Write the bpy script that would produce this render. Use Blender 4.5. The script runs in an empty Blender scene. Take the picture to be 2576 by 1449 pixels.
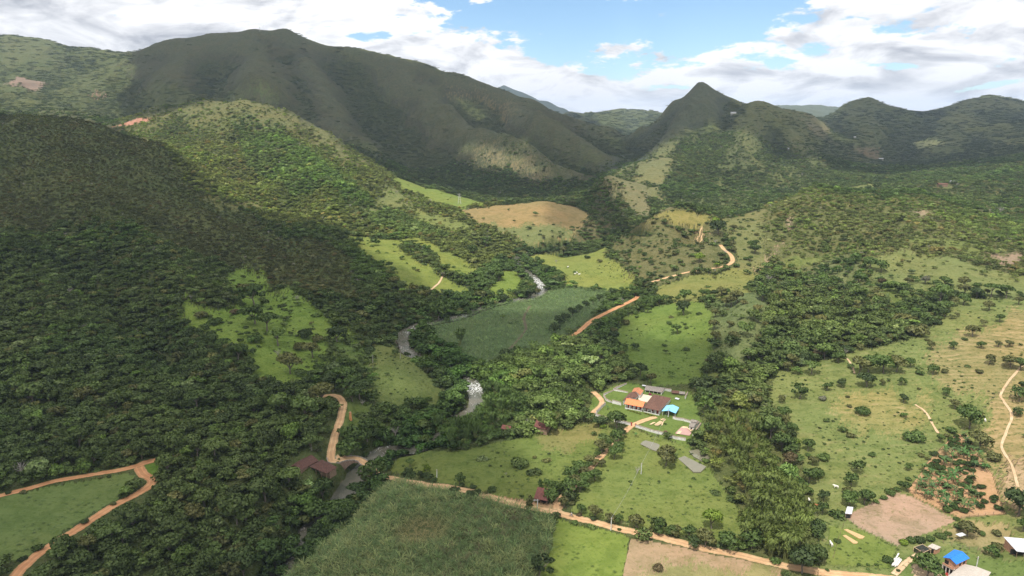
import bpy, bmesh, math, random
import numpy as np
from mathutils import Vector, Matrix
R = math.radians
random.seed(7)
rng = np.random.default_rng(11)
scene = bpy.context.scene

# ------------------------------------------------------------------ camera
CAMZ = 150.0
PITCH = R(13.5)
FV, CX, CY = 1740.0, 1288.0, 724.5           # focal length and centre in survey units (a 2576 wide picture)
cam_d = bpy.data.cameras.new('camera')
cam_d.sensor_width = 36.0
cam_d.lens = FV / 2576.0 * 36.0
cam_d.clip_start = 1.0
cam_d.clip_end = 60000.0
cam = bpy.data.objects.new('camera', cam_d)
cam.location = (0, 0, CAMZ)
cam.rotation_euler = (R(90) - PITCH, 0, 0)
scene.collection.objects.link(cam)
scene.camera = cam

# ------------------------------------------------------------------ sun, world, exposure
SUN_EL, SUN_AZ = R(64), R(205)               # azimuth measured clockwise from +Y: behind the camera, to its left
SUN_DIR = Vector((math.cos(SUN_EL)*math.sin(SUN_AZ), math.cos(SUN_EL)*math.cos(SUN_AZ), math.sin(SUN_EL)))
sun_d = bpy.data.lights.new('sun', 'SUN')
sun_d.energy = 4.2
sun_d.angle = R(0.53)
sun_d.color = (1.0, 0.955, 0.88)
sun = bpy.data.objects.new('sun', sun_d)
sun.rotation_euler = SUN_DIR.to_track_quat('Z', 'Y').to_euler()
sun.location = (0, -200, 900)
scene.collection.objects.link(sun)
scene.view_settings.view_transform = 'Standard'
scene.view_settings.look = 'None'
scene.view_settings.exposure = 0.28
scene.view_settings.gamma = 1.0
scene.render.engine = 'CYCLES'
cy = scene.cycles
cy.use_denoising = True
cy.max_bounces = 5
cy.diffuse_bounces = 2
cy.glossy_bounces = 2
cy.transmission_bounces = 2
cy.volume_bounces = 0
cy.transparent_max_bounces = 8
cy.caustics_reflective = False
cy.caustics_refractive = False

# node helper -------------------------------------------------------
class NT:
    def __init__(s, tree):
        s.t = tree; s.n = tree.nodes; s.l = tree.links
    def new(s, typ, **kw):
        n = s.n.new(typ)
        for k, v in kw.items():
            if k == 'ins':
                for a, b in v.items(): s.set(n, a, b)
            else: setattr(n, k, v)
        return n
    def set(s, n, k, v):
        sock = n.inputs[k]
        if isinstance(v, bpy.types.NodeSocket): s.l.new(v, sock)
        else: sock.default_value = v
    def math(s, op, a, b=0.0, c=0.0, clamp=False):
        n = s.n.new('ShaderNodeMath'); n.operation = op; n.use_clamp = clamp
        s.set(n, 0, a); s.set(n, 1, b)
        if op in ('MULTIPLY_ADD', 'SMOOTH_MIN', 'SMOOTH_MAX'): s.set(n, 2, c)
        return n.outputs[0]
    def mix(s, f, a, b, typ='RGBA', blend='MIX'):
        n = s.n.new('ShaderNodeMix'); n.data_type = typ
        if typ == 'RGBA': n.blend_type = blend
        i = {'FLOAT': (2, 3), 'RGBA': (6, 7), 'VECTOR': (4, 5)}[typ]
        s.set(n, 0, f); s.set(n, i[0], a); s.set(n, i[1], b)
        return n.outputs[{'FLOAT': 0, 'RGBA': 2, 'VECTOR': 1}[typ]]
    def ramp(s, f, lo, hi, smooth=True):
        n = s.n.new('ShaderNodeMapRange'); n.interpolation_type = 'SMOOTHSTEP' if smooth else 'LINEAR'
        s.set(n, 0, f); n.inputs[1].default_value = lo; n.inputs[2].default_value = hi
        return n.outputs[0]
    def noise(s, vec, scale, detail=3, rough=0.55, dist=0.0, out=0):
        n = s.n.new('ShaderNodeTexNoise')
        if vec is not None: s.l.new(vec, n.inputs['Vector'])
        n.inputs['Scale'].default_value = scale; n.inputs['Detail'].default_value = detail
        n.inputs['Roughness'].default_value = rough; n.inputs['Distortion'].default_value = dist
        return n.outputs[out]

world = bpy.data.worlds.new('World'); scene.world = world; world.use_nodes = True
def build_world():
    T = NT(world.node_tree); T.n.clear()
    out = T.new('ShaderNodeOutputWorld'); bg = T.new('ShaderNodeBackground')
    sky = T.new('ShaderNodeTexSky', sky_type='NISHITA', sun_disc=False)
    sky.sun_elevation = SUN_EL; sky.sun_rotation = SUN_AZ; sky.altitude = 1200
    sky.air_density = 1.0; sky.dust_density = 0.4; sky.ozone_density = 3.0
    tc = T.new('ShaderNodeTexCoord'); d = tc.outputs['Generated']
    sep = T.new('ShaderNodeSeparateXYZ'); T.l.new(d, sep.inputs[0])
    x, y, z = sep.outputs
    # tangent-plane coordinates of a direction: a = bearing, e = elevation (both of the sky, not of the picture)
    a = T.math('ARCTAN2', x, y)
    e = T.math('ARCSINE', z)
    # wobble the coordinates so that the cloud outlines billow
    cmb = T.new('ShaderNodeCombineXYZ'); T.l.new(a, cmb.inputs[0]); T.l.new(T.math('MULTIPLY', e, 2.8), cmb.inputs[1])
    p = cmb.outputs[0]
    n1 = T.noise(p, 8.0, 9, 0.6, 0.25)
    n2 = T.noise(p, 28.0, 7, 0.62, 0.2)
    n3 = T.noise(p, 3.0, 5, 0.55, 0.0)
    wob = T.math('ADD', T.math('MULTIPLY', T.math('SUBTRACT', n1, 0.5), 2.3), T.math('MULTIPLY', T.math('SUBTRACT', n2, 0.5), 1.0))
    # open blue lenses in the cloud deck: (bearing, elevation, half width, half height, tilt, weight) in degrees
    lenses = BLUE
    acc = None
    for (la, le, hw, hh, tl, wgt) in lenses:
        da = T.math('SUBTRACT', a, R(la)); de = T.math('SUBTRACT', e, R(le))
        c_, s_ = math.cos(R(tl)), math.sin(R(tl))
        u = T.math('DIVIDE', T.math('ADD', T.math('MULTIPLY', da, c_), T.math('MULTIPLY', de, s_)), R(hw))
        v = T.math('DIVIDE', T.math('SUBTRACT', T.math('MULTIPLY', de, c_), T.math('MULTIPLY', da, s_)), R(hh))
        r2 = T.math('ADD', T.math('MULTIPLY', u, u), T.math('MULTIPLY', v, v))
        g = T.math('MULTIPLY', T.math('EXPONENT', T.math('MULTIPLY', r2, -0.7)), wgt)
        acc = g if acc is None else T.math('MAXIMUM', acc, g) if wgt > 0 else T.math('ADD', acc, g)
    f = T.math('ADD', T.math('SUBTRACT', 0.62, acc), wob)
    # far from the view the deck is broken evenly
    cover = T.ramp(f, 0.05, 0.27)
    # cloud body brightness: grey bellies, bright rims
    greys = None
    for (la, le, hw, hh, tl, wgt) in GREY:
        da = T.math('SUBTRACT', a, R(la)); de = T.math('SUBTRACT', e, R(le))
        c_, s_ = math.cos(R(tl)), math.sin(R(tl))
        u = T.math('DIVIDE', T.math('ADD', T.math('MULTIPLY', da, c_), T.math('MULTIPLY', de, s_)), R(hw))
        v = T.math('DIVIDE', T.math('SUBTRACT', T.math('MULTIPLY', de, c_), T.math('MULTIPLY', da, s_)), R(hh))
        r2 = T.math('ADD', T.math('MULTIPLY', u, u), T.math('MULTIPLY', v, v))
        g = T.math('MULTIPLY', T.math('EXPONENT', T.math('MULTIPLY', r2, -0.8)), wgt)
        greys = g if greys is None else T.math('MAXIMUM', greys, g)
    n4 = T.noise(p, 10.0, 8, 0.55, 0.6)
    # the same field sampled a little higher: where it thins out upwards the billow is lit
    off = T.new('ShaderNodeVectorMath', operation='ADD'); T.l.new(p, off.inputs[0]); off.inputs[1].default_value = (-0.012, 0.045, 0)
    n5 = T.noise(off.outputs[0], 10.0, 8, 0.55, 0.6)
    relief = T.math('MULTIPLY', T.math('SUBTRACT', n4, n5), 3.4)
    shade = T.math('ADD', T.math('MULTIPLY', greys, T.math('ADD', 0.55, T.math('MULTIPLY', T.math('SUBTRACT', n4, 0.5), 2.2))), T.math('MULTIPLY', T.ramp(n3, 0.45, 0.75), 0.10))
    shade = T.math('SUBTRACT', shade, relief)
    shade = T.math('MAXIMUM', T.math('MINIMUM', shade, 1.0), 0.0)
    cc = T.mix(shade, (1.0, 1.0, 1.01, 1), (0.42, 0.44, 0.49, 1))
    cool = T.math('MULTIPLY', cover, 1.0)
    skym = T.new('ShaderNodeVectorMath', operation='MULTIPLY'); T.l.new(sky.outputs[0], skym.inputs[0]); skym.inputs[1].default_value = SKYMUL
    full = T.mix(cool, skym.outputs[0], T.mix(1.0, cc, (CLOUDL, CLOUDL, CLOUDL, 1), blend='MULTIPLY'))
    T.l.new(full, bg.inputs[0]); bg.inputs[1].default_value = 0.15
    T.l.new(bg.outputs[0], out.inputs[0])
    world.cycles.sampling_method = 'MANUAL'; world.cycles.sample_map_resolution = 1024
SKYMUL = (0.86, 0.93, 0.93); CLOUDL = 6.9
def vdir(px, py):
    """bearing and elevation (degrees) of a survey point"""
    x = (px-CX)/FV; yv = (CY-py)/FV
    v = Vector((x, math.cos(PITCH)+yv*math.sin(PITCH), -math.sin(PITCH)+yv*math.cos(PITCH))).normalized()
    return math.degrees(math.atan2(v.x, v.y)), math.degrees(math.asin(v.z))
def skyblob(px, py, hw, hh, tl, w):
    a, e = vdir(px, py); k = 0.0318
    return (a, e, hw*k, hh*k, tl, w)
BLUE = [skyblob(*q) for q in [
    (1540, 52, 400, 58, -4, 1.1), (1200, 45, 110, 32, 10, 0.85), (1420, 110, 120, 45, 0, 0.9), (960, 88, 90, 14, 0, 0.7),
    (1790, 60, 180, 60, 16, 1.1), (2060, 120, 60, 16, -10, 0.7), (1690, 165, 200, 16, 4, 0.6), (1900, 170, 130, 12, 8, 0.5),
    (1700, 218, 100, 7, 0, 0.35), (2230, 165, 70, 10, 0, 0.45), (2480, 218, 70, 8, 8, 0.6), (1650, 20, 200, 30, 0, 1.0)]]
GREY = [skyblob(*q) for q in [
    (180, 60, 330, 60, -8, 0.85), (60, 20, 200, 60, 0, 0.8), (560, 60, 160, 30, 0, 0.35), (1160, 150, 120, 30, -25, 0.22),
    (2300, 205, 220, 38, 4, 0.75), (2420, 110, 260, 70, 22, 0.75), (2150, 50, 260, 40, 20, 0.45), (1620, 255, 120, 14, 0, 0.55),
    (2480, 60, 200, 80, 10, 0.5), (1240, 100, 80, 50, 0, 0.35), (1950, 245, 140, 16, 0, 0.4)]]
build_world()

# ------------------------------------------------------------------ terrain
def vt(px, py):
    """(s, t): sideways and upward slope per metre of northing of a sight line"""
    yv = (CY-py)/FV; den = math.cos(PITCH)+yv*math.sin(PITCH)
    return (px-CX)/FV/den, (-math.sin(PITCH)+yv*math.cos(PITCH))/den
SX = 1.7
P = []                                         # survey points: s, ln(Y), z
def D(px, py, Y):
    s, t = vt(px, py); P.append((s, math.log(Y), CAMZ+t*Y))
def Z(px, py, z):
    s, t = vt(px, py); P.append((s, math.log((z-CAMZ)/t), z))
def H(px, Y, z):                               # hidden ground on that bearing
    P.append(((px-CX)/FV, math.log(Y), z))
for q in [ # river course (height)
  (1500,465,24),(1420,500,19),(1560,590,9),(1480,608,8),(1400,622,7),(1310,640,4),(1340,690,2),(1362,725,0),(1300,750,-2),(1180,782,-4),(1010,835,-6),(1030,880,-7),
  (1110,925,-8),(1180,965,-9),(1190,1010,-10),(1160,1045,-11),(1060,1110,-12),(960,1130,-13),(905,1190,-14),(870,1240,-15),(790,1330,-16),
  # valley floor
  (1450,680,6),(1560,700,7),(1380,650,6),(1400,760,2),(1250,850,-1),(1130,840,-1),(1350,830,1),(1480,790,3),(1300,900,-1),(1010,950,-3),(1060,970,-4),(960,890,-3),
  (1000,1350,-1),(1200,1300,0),(850,1400,-3),(1300,1440,0),(1000,1449,-1),(1000,1250,-2),(1100,1170,-3),(1250,1150,-2),(1400,1130,-1),(1500,1150,0),(1640,1020,2.5),(1560,1010,2),(1700,1080,2),(1720,1000,3),
  (1500,1400,0),(1700,1250,0),(1750,1400,0),(2000,1400,0.5),(2120,1330,1),(1850,1250,0),(1400,1000,-1),(1280,1060,-4),(1250,960,-3),(1450,900,1),(1650,900,5),(1600,950,4),
  (1480,870,3),(300,1449,-2),(500,1400,-7),(200,1400,-1),(100,1300,1),(0,1300,3),(300,1230,0),(640,1449,-12),(700,1300,-8),(600,1200,0),(480,1250,-3),(400,1150,1),(800,1180,-4),(830,1100,-1),(870,1000,-2),
  (0,1200,4),(1140,800,-2),(1240,730,3),(1270,690,5)]: Z(*q)
for q in [ # sight points with their northing (m)
  # near left hill
  (0,297,1150),(150,300,1100),(280,325,1080),(400,370,1020),(470,430,960),(560,510,880),(700,570,790),(870,640,680),(950,720,590),(1000,800,520),
  (0,600,600),(0,800,450),(0,1000,350),(300,600,640),(300,800,480),(300,450,850),(0,450,820),(600,700,570),(600,850,445),(700,950,390),(850,900,433),(200,1100,312),(450,1000,362),
  (150,370,960),(450,600,690),(750,800,505),(850,760,545),(0,370,960),(500,760,520),
  # lit hill behind it
  (300,312,1700),(400,285,1640),(500,262,1600),(630,258,1500),(730,285,1440),(830,340,1350),(950,420,1250),(1000,452,1210),(1100,480,1150),(1250,513,1060),
  (600,400,1130),(800,500,905),(700,350,1280),(900,560,830),(1000,600,770),(450,350,1380),(800,420,1090),(1000,530,930),(1100,570,850),(1200,620,770),(700,470,970),
  # green spurs
  (900,600,765),(1050,605,755),(1170,650,700),(1150,720,625),(1000,700,605),(1100,660,670),
  # brown hill
  (1350,508,985),(1390,509,985),(1200,540,920),(1470,543,925),(1390,606,812),(1300,560,870),(1270,519,985),(1420,565,875),(1510,575,880),
  # mountain foot
  (1000,400,1750),(1100,440,1600),(1250,470,1450),(900,350,1900),(1350,478,1420),
  # big mountain skyline
  (0,93,3300),(62,97,3300),(125,104,3280),(167,116,3250),(236,123,3200),(312,137,3150),(340,136,2850),(382,120,2780),(430,113,2750),(486,101,2780),(555,87,2850),(604,82,2900),(639,75,2950),(680,76,3000),(722,75,3000),(757,89,3000),(778,101,3000),(805,112,2980),(878,125,2950),(946,135,2920),(1019,151,2880),(1075,165,2850),(1106,179,2830),(1161,191,2800),(1199,207,2780),(1241,222,2750),(1304,243,2720),(1356,260,2680),(1387,278,2660),(1422,292,2640),(1495,314,2620),(1561,344,2600),(1583,362,2600),
  # its face
  (650,200,2350),(640,240,2050),(720,180,2650),(870,180,2800),(950,300,2350),(1030,390,1880),(800,200,2550),(880,300,2180),(1050,230,2600),(1130,320,2200),(1220,368,1880),(1330,408,1690),(1425,452,1540),
  (1200,272,2580),(1275,350,2200),(1390,405,1850),(1350,318,2260),(1450,378,2020),(1500,430,1760),(1540,395,2250),(1130,400,1800),(760,280,2050),
  (350,200,2500),(450,250,2080),(400,160,2650),(520,180,2500),(540,230,2250),(100,200,2600),(100,268,2000),(250,282,1900),(200,160,2900),(0,200,2550),(0,270,2000),(300,230,2350),
  # pyramid peak and its shoulders
  (1766,207,2400),(1755,211,2400),(1745,219,2400),(1726,234,2400),(1690,263,2395),(1657,299,2380),(1635,315,2360),(1605,345,2330),(1588,367,2300),(1785,214,2400),(1799,226,2400),(1825,241,2400),(1854,257,2390),(1872,263,2350),(1895,262,2250),(1920,261,2250),(1945,268,2280),(1975,280,2380),(2010,292,2500),(1730,262,2250),(1800,262,2250),(1690,300,2250),(1840,290,2200),
  (1770,280,2100),(1700,340,1980),(1640,385,1830),(1560,420,1650),(1490,458,1500),(1830,330,1800),(1900,400,1560),(1800,420,1470),(1950,450,1370),(1740,470,1260),(1880,500,1120),
  (1700,400,1560),(1660,400,1500),(1600,430,1400),(2000,340,2000),(2100,400,1800),(2150,440,1500),(2000,460,1330),
  # bare knob in front of the peak
  (1530,445,1170),(1565,450,1165),(1600,462,1150),(1660,500,1110),(1505,467,1150),(1475,492,1120),(1445,518,1090),(1560,545,1010),(1600,500,1090),(1640,545,960),(1690,525,1060),
  # scrubby knoll
  (1650,538,790),(1690,524,775),(1750,527,768),(1800,545,762),(1620,558,780),(1575,590,770),(1530,640,735),(1600,712,608),(1700,620,670),(1640,620,690),(1780,600,690),(1850,640,640),(1900,560,800),(1650,705,600),(1800,690,600),(1760,620,700),
  # wooded ridge on the right
  (2050,490,800),(2150,485,830),(2300,490,850),(2400,510,850),(2500,540,830),(2576,560,810),(1960,520,790),(2300,600,620),(2150,600,640),(2450,620,600),(2576,640,590),(2000,600,680),
  (1700,780,503),(1880,750,495),(1860,820,435),(1850,880,402),(1950,900,392),(2100,900,387),(2300,900,377),(2500,900,367),(2576,760,452),(2300,760,470),(2000,700,580),(2300,680,545),(2100,760,480),(2450,700,510),(1780,880,420),(1790,720,560),
  (2100,1000,341),(2500,1000,332),(2100,1200,268),(2500,1200,262),(2300,1100,298),(2500,1400,214),(2300,1300,239),(2576,1100,297),(2576,880,370),(1960,1050,325),
  # beyond it
  (2200,470,1250),(2400,462,1180),(2576,420,1400),(2300,440,1500),(2200,400,2200),(2400,400,2000),(2576,380,1900),(2300,350,2700),(2400,300,3200),(2100,330,2900),(2200,300,3200),
  (2576,256,3900),(2555,251,3900),(2522,244,3950),(2468,246,4000),(2440,258,3980),(2413,268,3950),(2365,278,3900),(2307,288,3800),(2274,288,3750),(2238,274,3700),(2205,259,3650),(2183,251,3600),(2146,256,3600),(2124,265,3550),(2102,276,3500),(2080,288,3350),(2576,300,3200),(2500,330,2700),
  # far hills in the gap
  (1430,290,5500),(1500,286,5500),(1560,282,5600),(1640,286,5700),(1540,320,4800),(1590,345,3700),(1500,345,4000),
  # far blue tableland
  (1950,270,9000),(2000,268,9200),(2080,270,9200),(1400,300,9000)]: D(*q)
for q in [ # ground out of sight, and the sides
  (200,1400,105),(0,1400,110),(400,1250,104),(500,1150,95),(600,1060,62),(750,900,34),(-500,1200,175),(-500,700,90),(-500,400,25),(-500,250,8),(-900,1000,200),(-900,500,90),(-900,260,25),(-900,2500,400),(-500,3000,480),(-900,6000,300),
  (630,1800,105),(450,1800,110),(830,1600,70),(950,1500,45),(300,1950,130),(1100,1330,22),(1250,1250,17),(1350,1200,16),(1470,1120,12),(1600,880,14),(1540,860,10),(1500,1250,20),(1560,1290,26),(1620,1260,32),(1690,1270,42),
  (1770,2700,180),(1660,2700,90),(1900,2500,120),(1650,900,18),(1700,900,20),(1750,900,25),(1850,960,30),(2050,1000,42),(2200,1000,42),(2400,1020,40),(2576,1050,40),(2000,2900,110),(1600,3000,60),
  (0,4000,330),(400,3600,260),(700,3700,330),(950,3600,240),(1150,3500,160),(1350,3400,80),(1500,3300,60),(0,6000,100),(700,6000,60),(1150,6000,50),(2450,5200,120),(2160,4600,120),(2576,6000,60),(1500,6800,60),(1770,4000,80),(1770,6500,80),
  (0,12000,60),(700,12000,60),(1300,12500,60),(2000,12500,60),(2576,12000,60),(3400,12000,60),(-900,12000,60),(2300,6500,60),(3100,3000,260),(3100,4000,300),(3600,3000,260),(3100,1500,110),(3100,800,75),(3100,450,50),(3100,250,20),(3600,700,90),(3600,300,30),(3600,1500,140),
  (0,130,8),(600,130,-18),(900,130,-3),(1300,130,0),(1800,130,0),(2500,130,2),(3400,130,10),(-700,130,10),(0,180,4),(600,180,-18),(1300,180,0),(2000,180,0),(2600,180,2),
  (1300,60,0),(-900,60,15),(3600,60,10),(300,60,-5),(2300,60,0)]: H(*q)
P = np.array(P)
SKYP = [(s_, l_) for s_, l_, z_ in P if l_ > math.log(2200) and l_ < math.log(4100) and (z_-CAMZ)/math.exp(l_) > -.03 and any(abs(math.exp(l_)-q) < 1 for q in (3300,3280,3250,3200,3150,2850,2780,2750,2900,2950,3000,2980,2920,2880,2830,2800,2720,2680,2660,2640,2620,2600,2400,2395,2380,2360,2330,2390,2350,3900,3950,4000,3980,3800,3700,3650,3600,3550,3500))]

def hash2(ix, iy, seed):
    h = (ix.astype(np.int64)*374761393 + iy.astype(np.int64)*668265263 + seed*1442695041) & 0xffffffff
    h = ((h ^ (h >> 13))*1274126177) & 0xffffffff
    h = ((h ^ (h >> 16))*2246822519) & 0xffffffff
    return ((h ^ (h >> 15)) & 0xffffff)/float(0xffffff)
def vnoise(x, y, seed=0):
    ix, iy = np.floor(x), np.floor(y); fx, fy = x-ix, y-iy
    fx = fx*fx*fx*(fx*(fx*6-15)+10); fy = fy*fy*fy*(fy*(fy*6-15)+10)
    a, b = hash2(ix, iy, seed), hash2(ix+1, iy, seed)
    c, d = hash2(ix, iy+1, seed), hash2(ix+1, iy+1, seed)
    return (a*(1-fx)+b*fx)*(1-fy)+(c*(1-fx)+d*fx)*fy
def fbm(x, y, seed=0, o=4, g=0.5, ridge=False):
    t = 0; a = 1; n = 0
    for k in range(o):
        v = vnoise(x*2**k+k*17.3, y*2**k-k*9.1, seed+k)*2-1
        if ridge: v = 1-2*np.abs(v)
        t = t+a*v; n += a; a *= g
    return t/n
def sstep(a, b, x):
    t = np.clip((x-a)/(b-a), 0, 1); return t*t*(3-2*t)

C2 = 0.017**2
_A = np.stack([P[:, 0]*SX, P[:, 1]], 1)
_d = np.sqrt(((_A[:, None]-_A[None])**2).sum(2)+C2)
_n = len(P)
_M = np.zeros((_n+3, _n+3)); _M[:_n, :_n] = _d - 0.004*np.eye(_n)*-1
_M[:_n, _n] = 1; _M[:_n, _n+1:] = _A; _M[_n, :_n] = 1; _M[_n+1:, :_n] = _A.T
_w = np.linalg.solve(_M, np.concatenate([P[:, 2], [0, 0, 0]]))
def base_h(s, L):
    sh = s.shape; q = np.stack([s.ravel()*SX, L.ravel()], 1); o = np.empty(len(q))
    for i in range(0, len(q), 20000):
        c = q[i:i+20000]
        dd = np.sqrt((c[:, 0:1]-_A[None, :, 0])**2+(c[:, 1:2]-_A[None, :, 1])**2+C2)
        o[i:i+20000] = dd@_w[:_n]+_w[_n]+c@_w[_n+1:]
    return o.reshape(sh)
# coarse evaluation, then refined bilinearly with noise relief on top
s_lo, s_hi = -1.5, 1.5
L_lo, L_hi = math.log(60), math.log(12500)
NS, NL = 1400, 1150
def sgrid(n):                                  # finer columns where the view is
    u = np.linspace(-1, 1, n); return 0.86*u + 0.64*np.sign(u)*np.abs(u)**9
S1 = sgrid(NS); L1 = np.linspace(L_lo, L_hi, NL)
cs, cl = S1[::5], L1[::5]
if cs[-1] != S1[-1]: cs = np.append(cs, S1[-1])
if cl[-1] != L1[-1]: cl = np.append(cl, L1[-1])
CG = base_h(*np.meshgrid(cs, cl))
def interp2(G, xs, ys, x, y):
    i = np.clip(np.searchsorted(xs, x)-1, 0, len(xs)-2); j = np.clip(np.searchsorted(ys, y)-1, 0, len(ys)-2)
    fx = np.clip((x-xs[i])/(xs[i+1]-xs[i]), 0, 1); fy = np.clip((y-ys[j])/(ys[j+1]-ys[j]), 0, 1)
    return (G[j, i]*(1-fx)+G[j, i+1]*fx)*(1-fy)+(G[j+1, i]*(1-fx)+G[j+1, i+1]*fx)*fy
SS, LL = np.meshgrid(S1, L1)
YY = np.exp(LL); XX = SS*YY
ZZ = interp2(CG, cs, cl, SS, LL)
# surveyed ribs (+) and gullies (-): sight points, height in m, half width in (s, ln Y)
RIBS = [([(700,90),(662,140),(648,200),(640,240)],75,.13),([(960,158),(1010,200),(1080,260),(1130,320),(1220,370),(1330,410),(1410,450)],60,.11),
 ([(1250,252),(1330,312),(1440,372),(1500,418)],38,.08),([(350,134),(420,190),(480,240)],40,.12),([(830,130),(880,190),(930,270),(1000,350),(1050,398)],-60,.12),
 ([(1135,225),(1200,290),(1270,352),(1380,402),(1440,440)],-50,.09),([(560,110),(545,190),(520,240)],-45,.12),([(330,145),(300,220),(240,275)],-35,.12),([(100,110),(60,190),(20,260)],25,.1),
 ([(780,120),(800,200),(830,290)],30,.08),([(1070,190),(1130,250),(1180,310)],-30,.05),([(300,338),(400,398),(500,482),(620,562),(740,625)],-12,.07),
 ([(560,300),(620,400),(720,500)],-12,.07),([(640,262),(720,380),(850,500)],9,.07),([(760,330),(850,420),(960,500)],-7,.06),([(60,330),(180,450),(330,600),(480,760)],11,.1),
 ([(0,420),(120,560),(260,740),(420,900)],-10,.1),([(200,320),(350,450),(520,600),(680,740)],-8,.07),([(1770,212),(1735,280),(1700,350),(1650,390)],30,.06),
 ([(1770,214),(1800,300),(1850,370)],14,.06),([(1660,295),(1650,350),(1600,400)],-18,.05),([(1900,270),(1880,350),(1850,430)],22,.07),([(1960,280),(1990,350),(2050,420)],20,.06),([(1840,290),(1830,370)],-22,.05),([(1940,300),(1940,390)],-16,.05),
 ([(1880,752),(1862,820),(1845,890)],2.2,.05),([(2160,255),(2180,330),(2200,400)],45,.07),([(2380,275),(2300,340),(2250,400)],-35,.08),([(2450,250),(2400,320),(2380,380)],40,.08),([(2060,290),(2100,340)],-25,.06),
 ([(2060,492),(2040,560),(1990,660)],6,.06),([(2200,500),(2230,600)],-6,.06),([(2330,640),(2180,690),(2050,760)],-4,.06),([(2400,690),(2260,740),(2100,800)],3,.05)]
def seg_d(pts, x, y):
    d = np.full(x.shape, 9.0)
    for (ax, ay), (bx, by) in zip(pts[:-1], pts[1:]):
        vx, vy = bx-ax, by-ay; t = np.clip(((x-ax)*vx+(y-ay)*vy)/(vx*vx+vy*vy+1e-12), 0, 1)
        d = np.minimum(d, np.hypot(x-ax-t*vx, y-ay-t*vy))
    return d
def W0(px, py):
    s, t = vt(px, py); L = np.linspace(math.log(150), L_hi-.01, 3000); Y = np.exp(L)
    h = interp2(CG, cs, cl, np.full_like(L, s), L); r = CAMZ+t*Y; k = np.nonzero(h > r)[0]
    k = k[0] if len(k) else int(np.argmin((r-h)/Y)); return s*SX, L[k]
_add = np.zeros_like(ZZ)
_w1 = 0.012*fbm(XX/np.maximum(YY*.05,8), YY/np.maximum(YY*.05,8), 77, 3)
for pts, am, wd in RIBS:
    g = [W0(*p) for p in pts]; gx = [q[0] for q in g]; gy = [q[1] for q in g]
    j0 = np.searchsorted(L1, min(gy)-wd*1.1); j1 = np.searchsorted(L1, max(gy)+wd*1.1)
    i0 = np.searchsorted(S1, (min(gx)-wd*1.1)/SX); i1 = np.searchsorted(S1, (max(gx)+wd*1.1)/SX)
    sl = (slice(j0, j1), slice(i0, i1))
    dd = seg_d(g, SS[sl]*SX+_w1[sl], LL[sl]+_w1[sl]); q = np.clip(1-dd/wd, 0, 1)
    ta = 1.0
    if pts[0][1] < 330: ta = sstep(0.01, 0.11, gy[0]-LL[sl])          # nothing is added on the skyline itself
    _add[sl] += am*(.62 if abs(am) > 24 else 1)*ta*(0.35*q+0.65*q*q*(3-2*q))
ZZ = ZZ+_add
# relief: ribs and gullies on the mountains, hummocks on the hills, almost nothing on the valley floor
up = sstep(25, 140, ZZ)
far = sstep(900, 2200, YY)
wx = XX+60*fbm(XX/260, YY/260, 5, 2); wy = YY+60*fbm(XX/260, YY/260, 9, 2)
_sk = [q for q in SKYP]; _cs, _cl = np.meshgrid(cs, cl); _dm = np.full(_cs.shape, 9.0)
for (_a, _b) in _sk: _dm = np.minimum(_dm, np.hypot((_cs-_a)*SX, (_cl-_b)*.8))
SKW = interp2(np.clip(_dm/.10, 0.06, 1), cs, cl, SS, LL)           # surveyed skylines keep their height
ZZ = ZZ + up*far*SKW*(21*fbm(wx/300, wy/420, 21, 5, 0.5, True)+11*fbm(wx/62, wy/300, 25, 3, 0.55, True)) + sstep(4000, 5000, YY)*9*fbm(XX/500, YY/700, 31, 4, 0.5, True)
ZZ = ZZ + sstep(14, 70, ZZ)*(1-0.5*far)*5.0*fbm(wx/95, wy/120, 41, 3, 0.5, True)
ZZ = ZZ + sstep(6, 20, ZZ)*1.1*fbm(XX/30, YY/30, 51, 2)
ZZ = ZZ + (0.25+0.4*sstep(3, 10, ZZ))*fbm(XX/14, YY/14, 61, 3)

def boxblur(a, ri, rj):
    for ax, r in ((0, rj), (1, ri)):
        p = np.cumsum(np.insert(np.pad(a, [(r+1, r) if k == ax else (0, 0) for k in (0, 1)], 'edge'), 0, 0, axis=ax), axis=ax)
        n = a.shape[ax]; hi = np.take(p, np.arange(n)+2*r+1, axis=ax); lo = np.take(p, np.arange(n), axis=ax); a = (hi-lo)/(2*r+1)
    return a
CURV = (ZZ-boxblur(ZZ, 40, 16))/(YY*.006)
def hgt(x, y):
    x = np.asarray(x, float); y = np.asarray(y, float)
    return interp2(ZZ, S1, L1, x/y, np.log(y))
def W(px, py):
    """ground point seen along a sight line (x, y, z)"""
    s, t = vt(px, py)
    L = np.linspace(math.log(90), L_hi-0.01, 6000); Y = np.exp(L)
    h = interp2(ZZ, S1, L1, np.full_like(L, s), L); r = CAMZ+t*Y
    k = np.nonzero(h > r)[0]
    if len(k) and k[0] > 0:
        k = k[0]; d0 = r[k-1]-h[k-1]; d1 = h[k]-r[k]; Yh = Y[k-1]+(Y[k]-Y[k-1])*d0/(d0+d1)
    else:
        m = (r-h)/Y; Yh = Y[np.argmin(m)]
    return Vector((s*Yh, Yh, float(hgt(s*Yh, Yh))))
def pxof(x, y, z):
    yc = y*math.cos(PITCH)-(z-CAMZ)*math.sin(PITCH); u = y*math.sin(PITCH)+(z-CAMZ)*math.cos(PITCH)
    return CX+FV*x/yc, CY-FV*u/yc
def SL(pts):
    """outline of ground surveyed from the camera -> polygon in (s, ln Y)"""
    o = []
    for a, b in pts:
        w = W(a, b); o.append((w.x/w.y, math.log(w.y)))
    return np.array(o)
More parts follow.
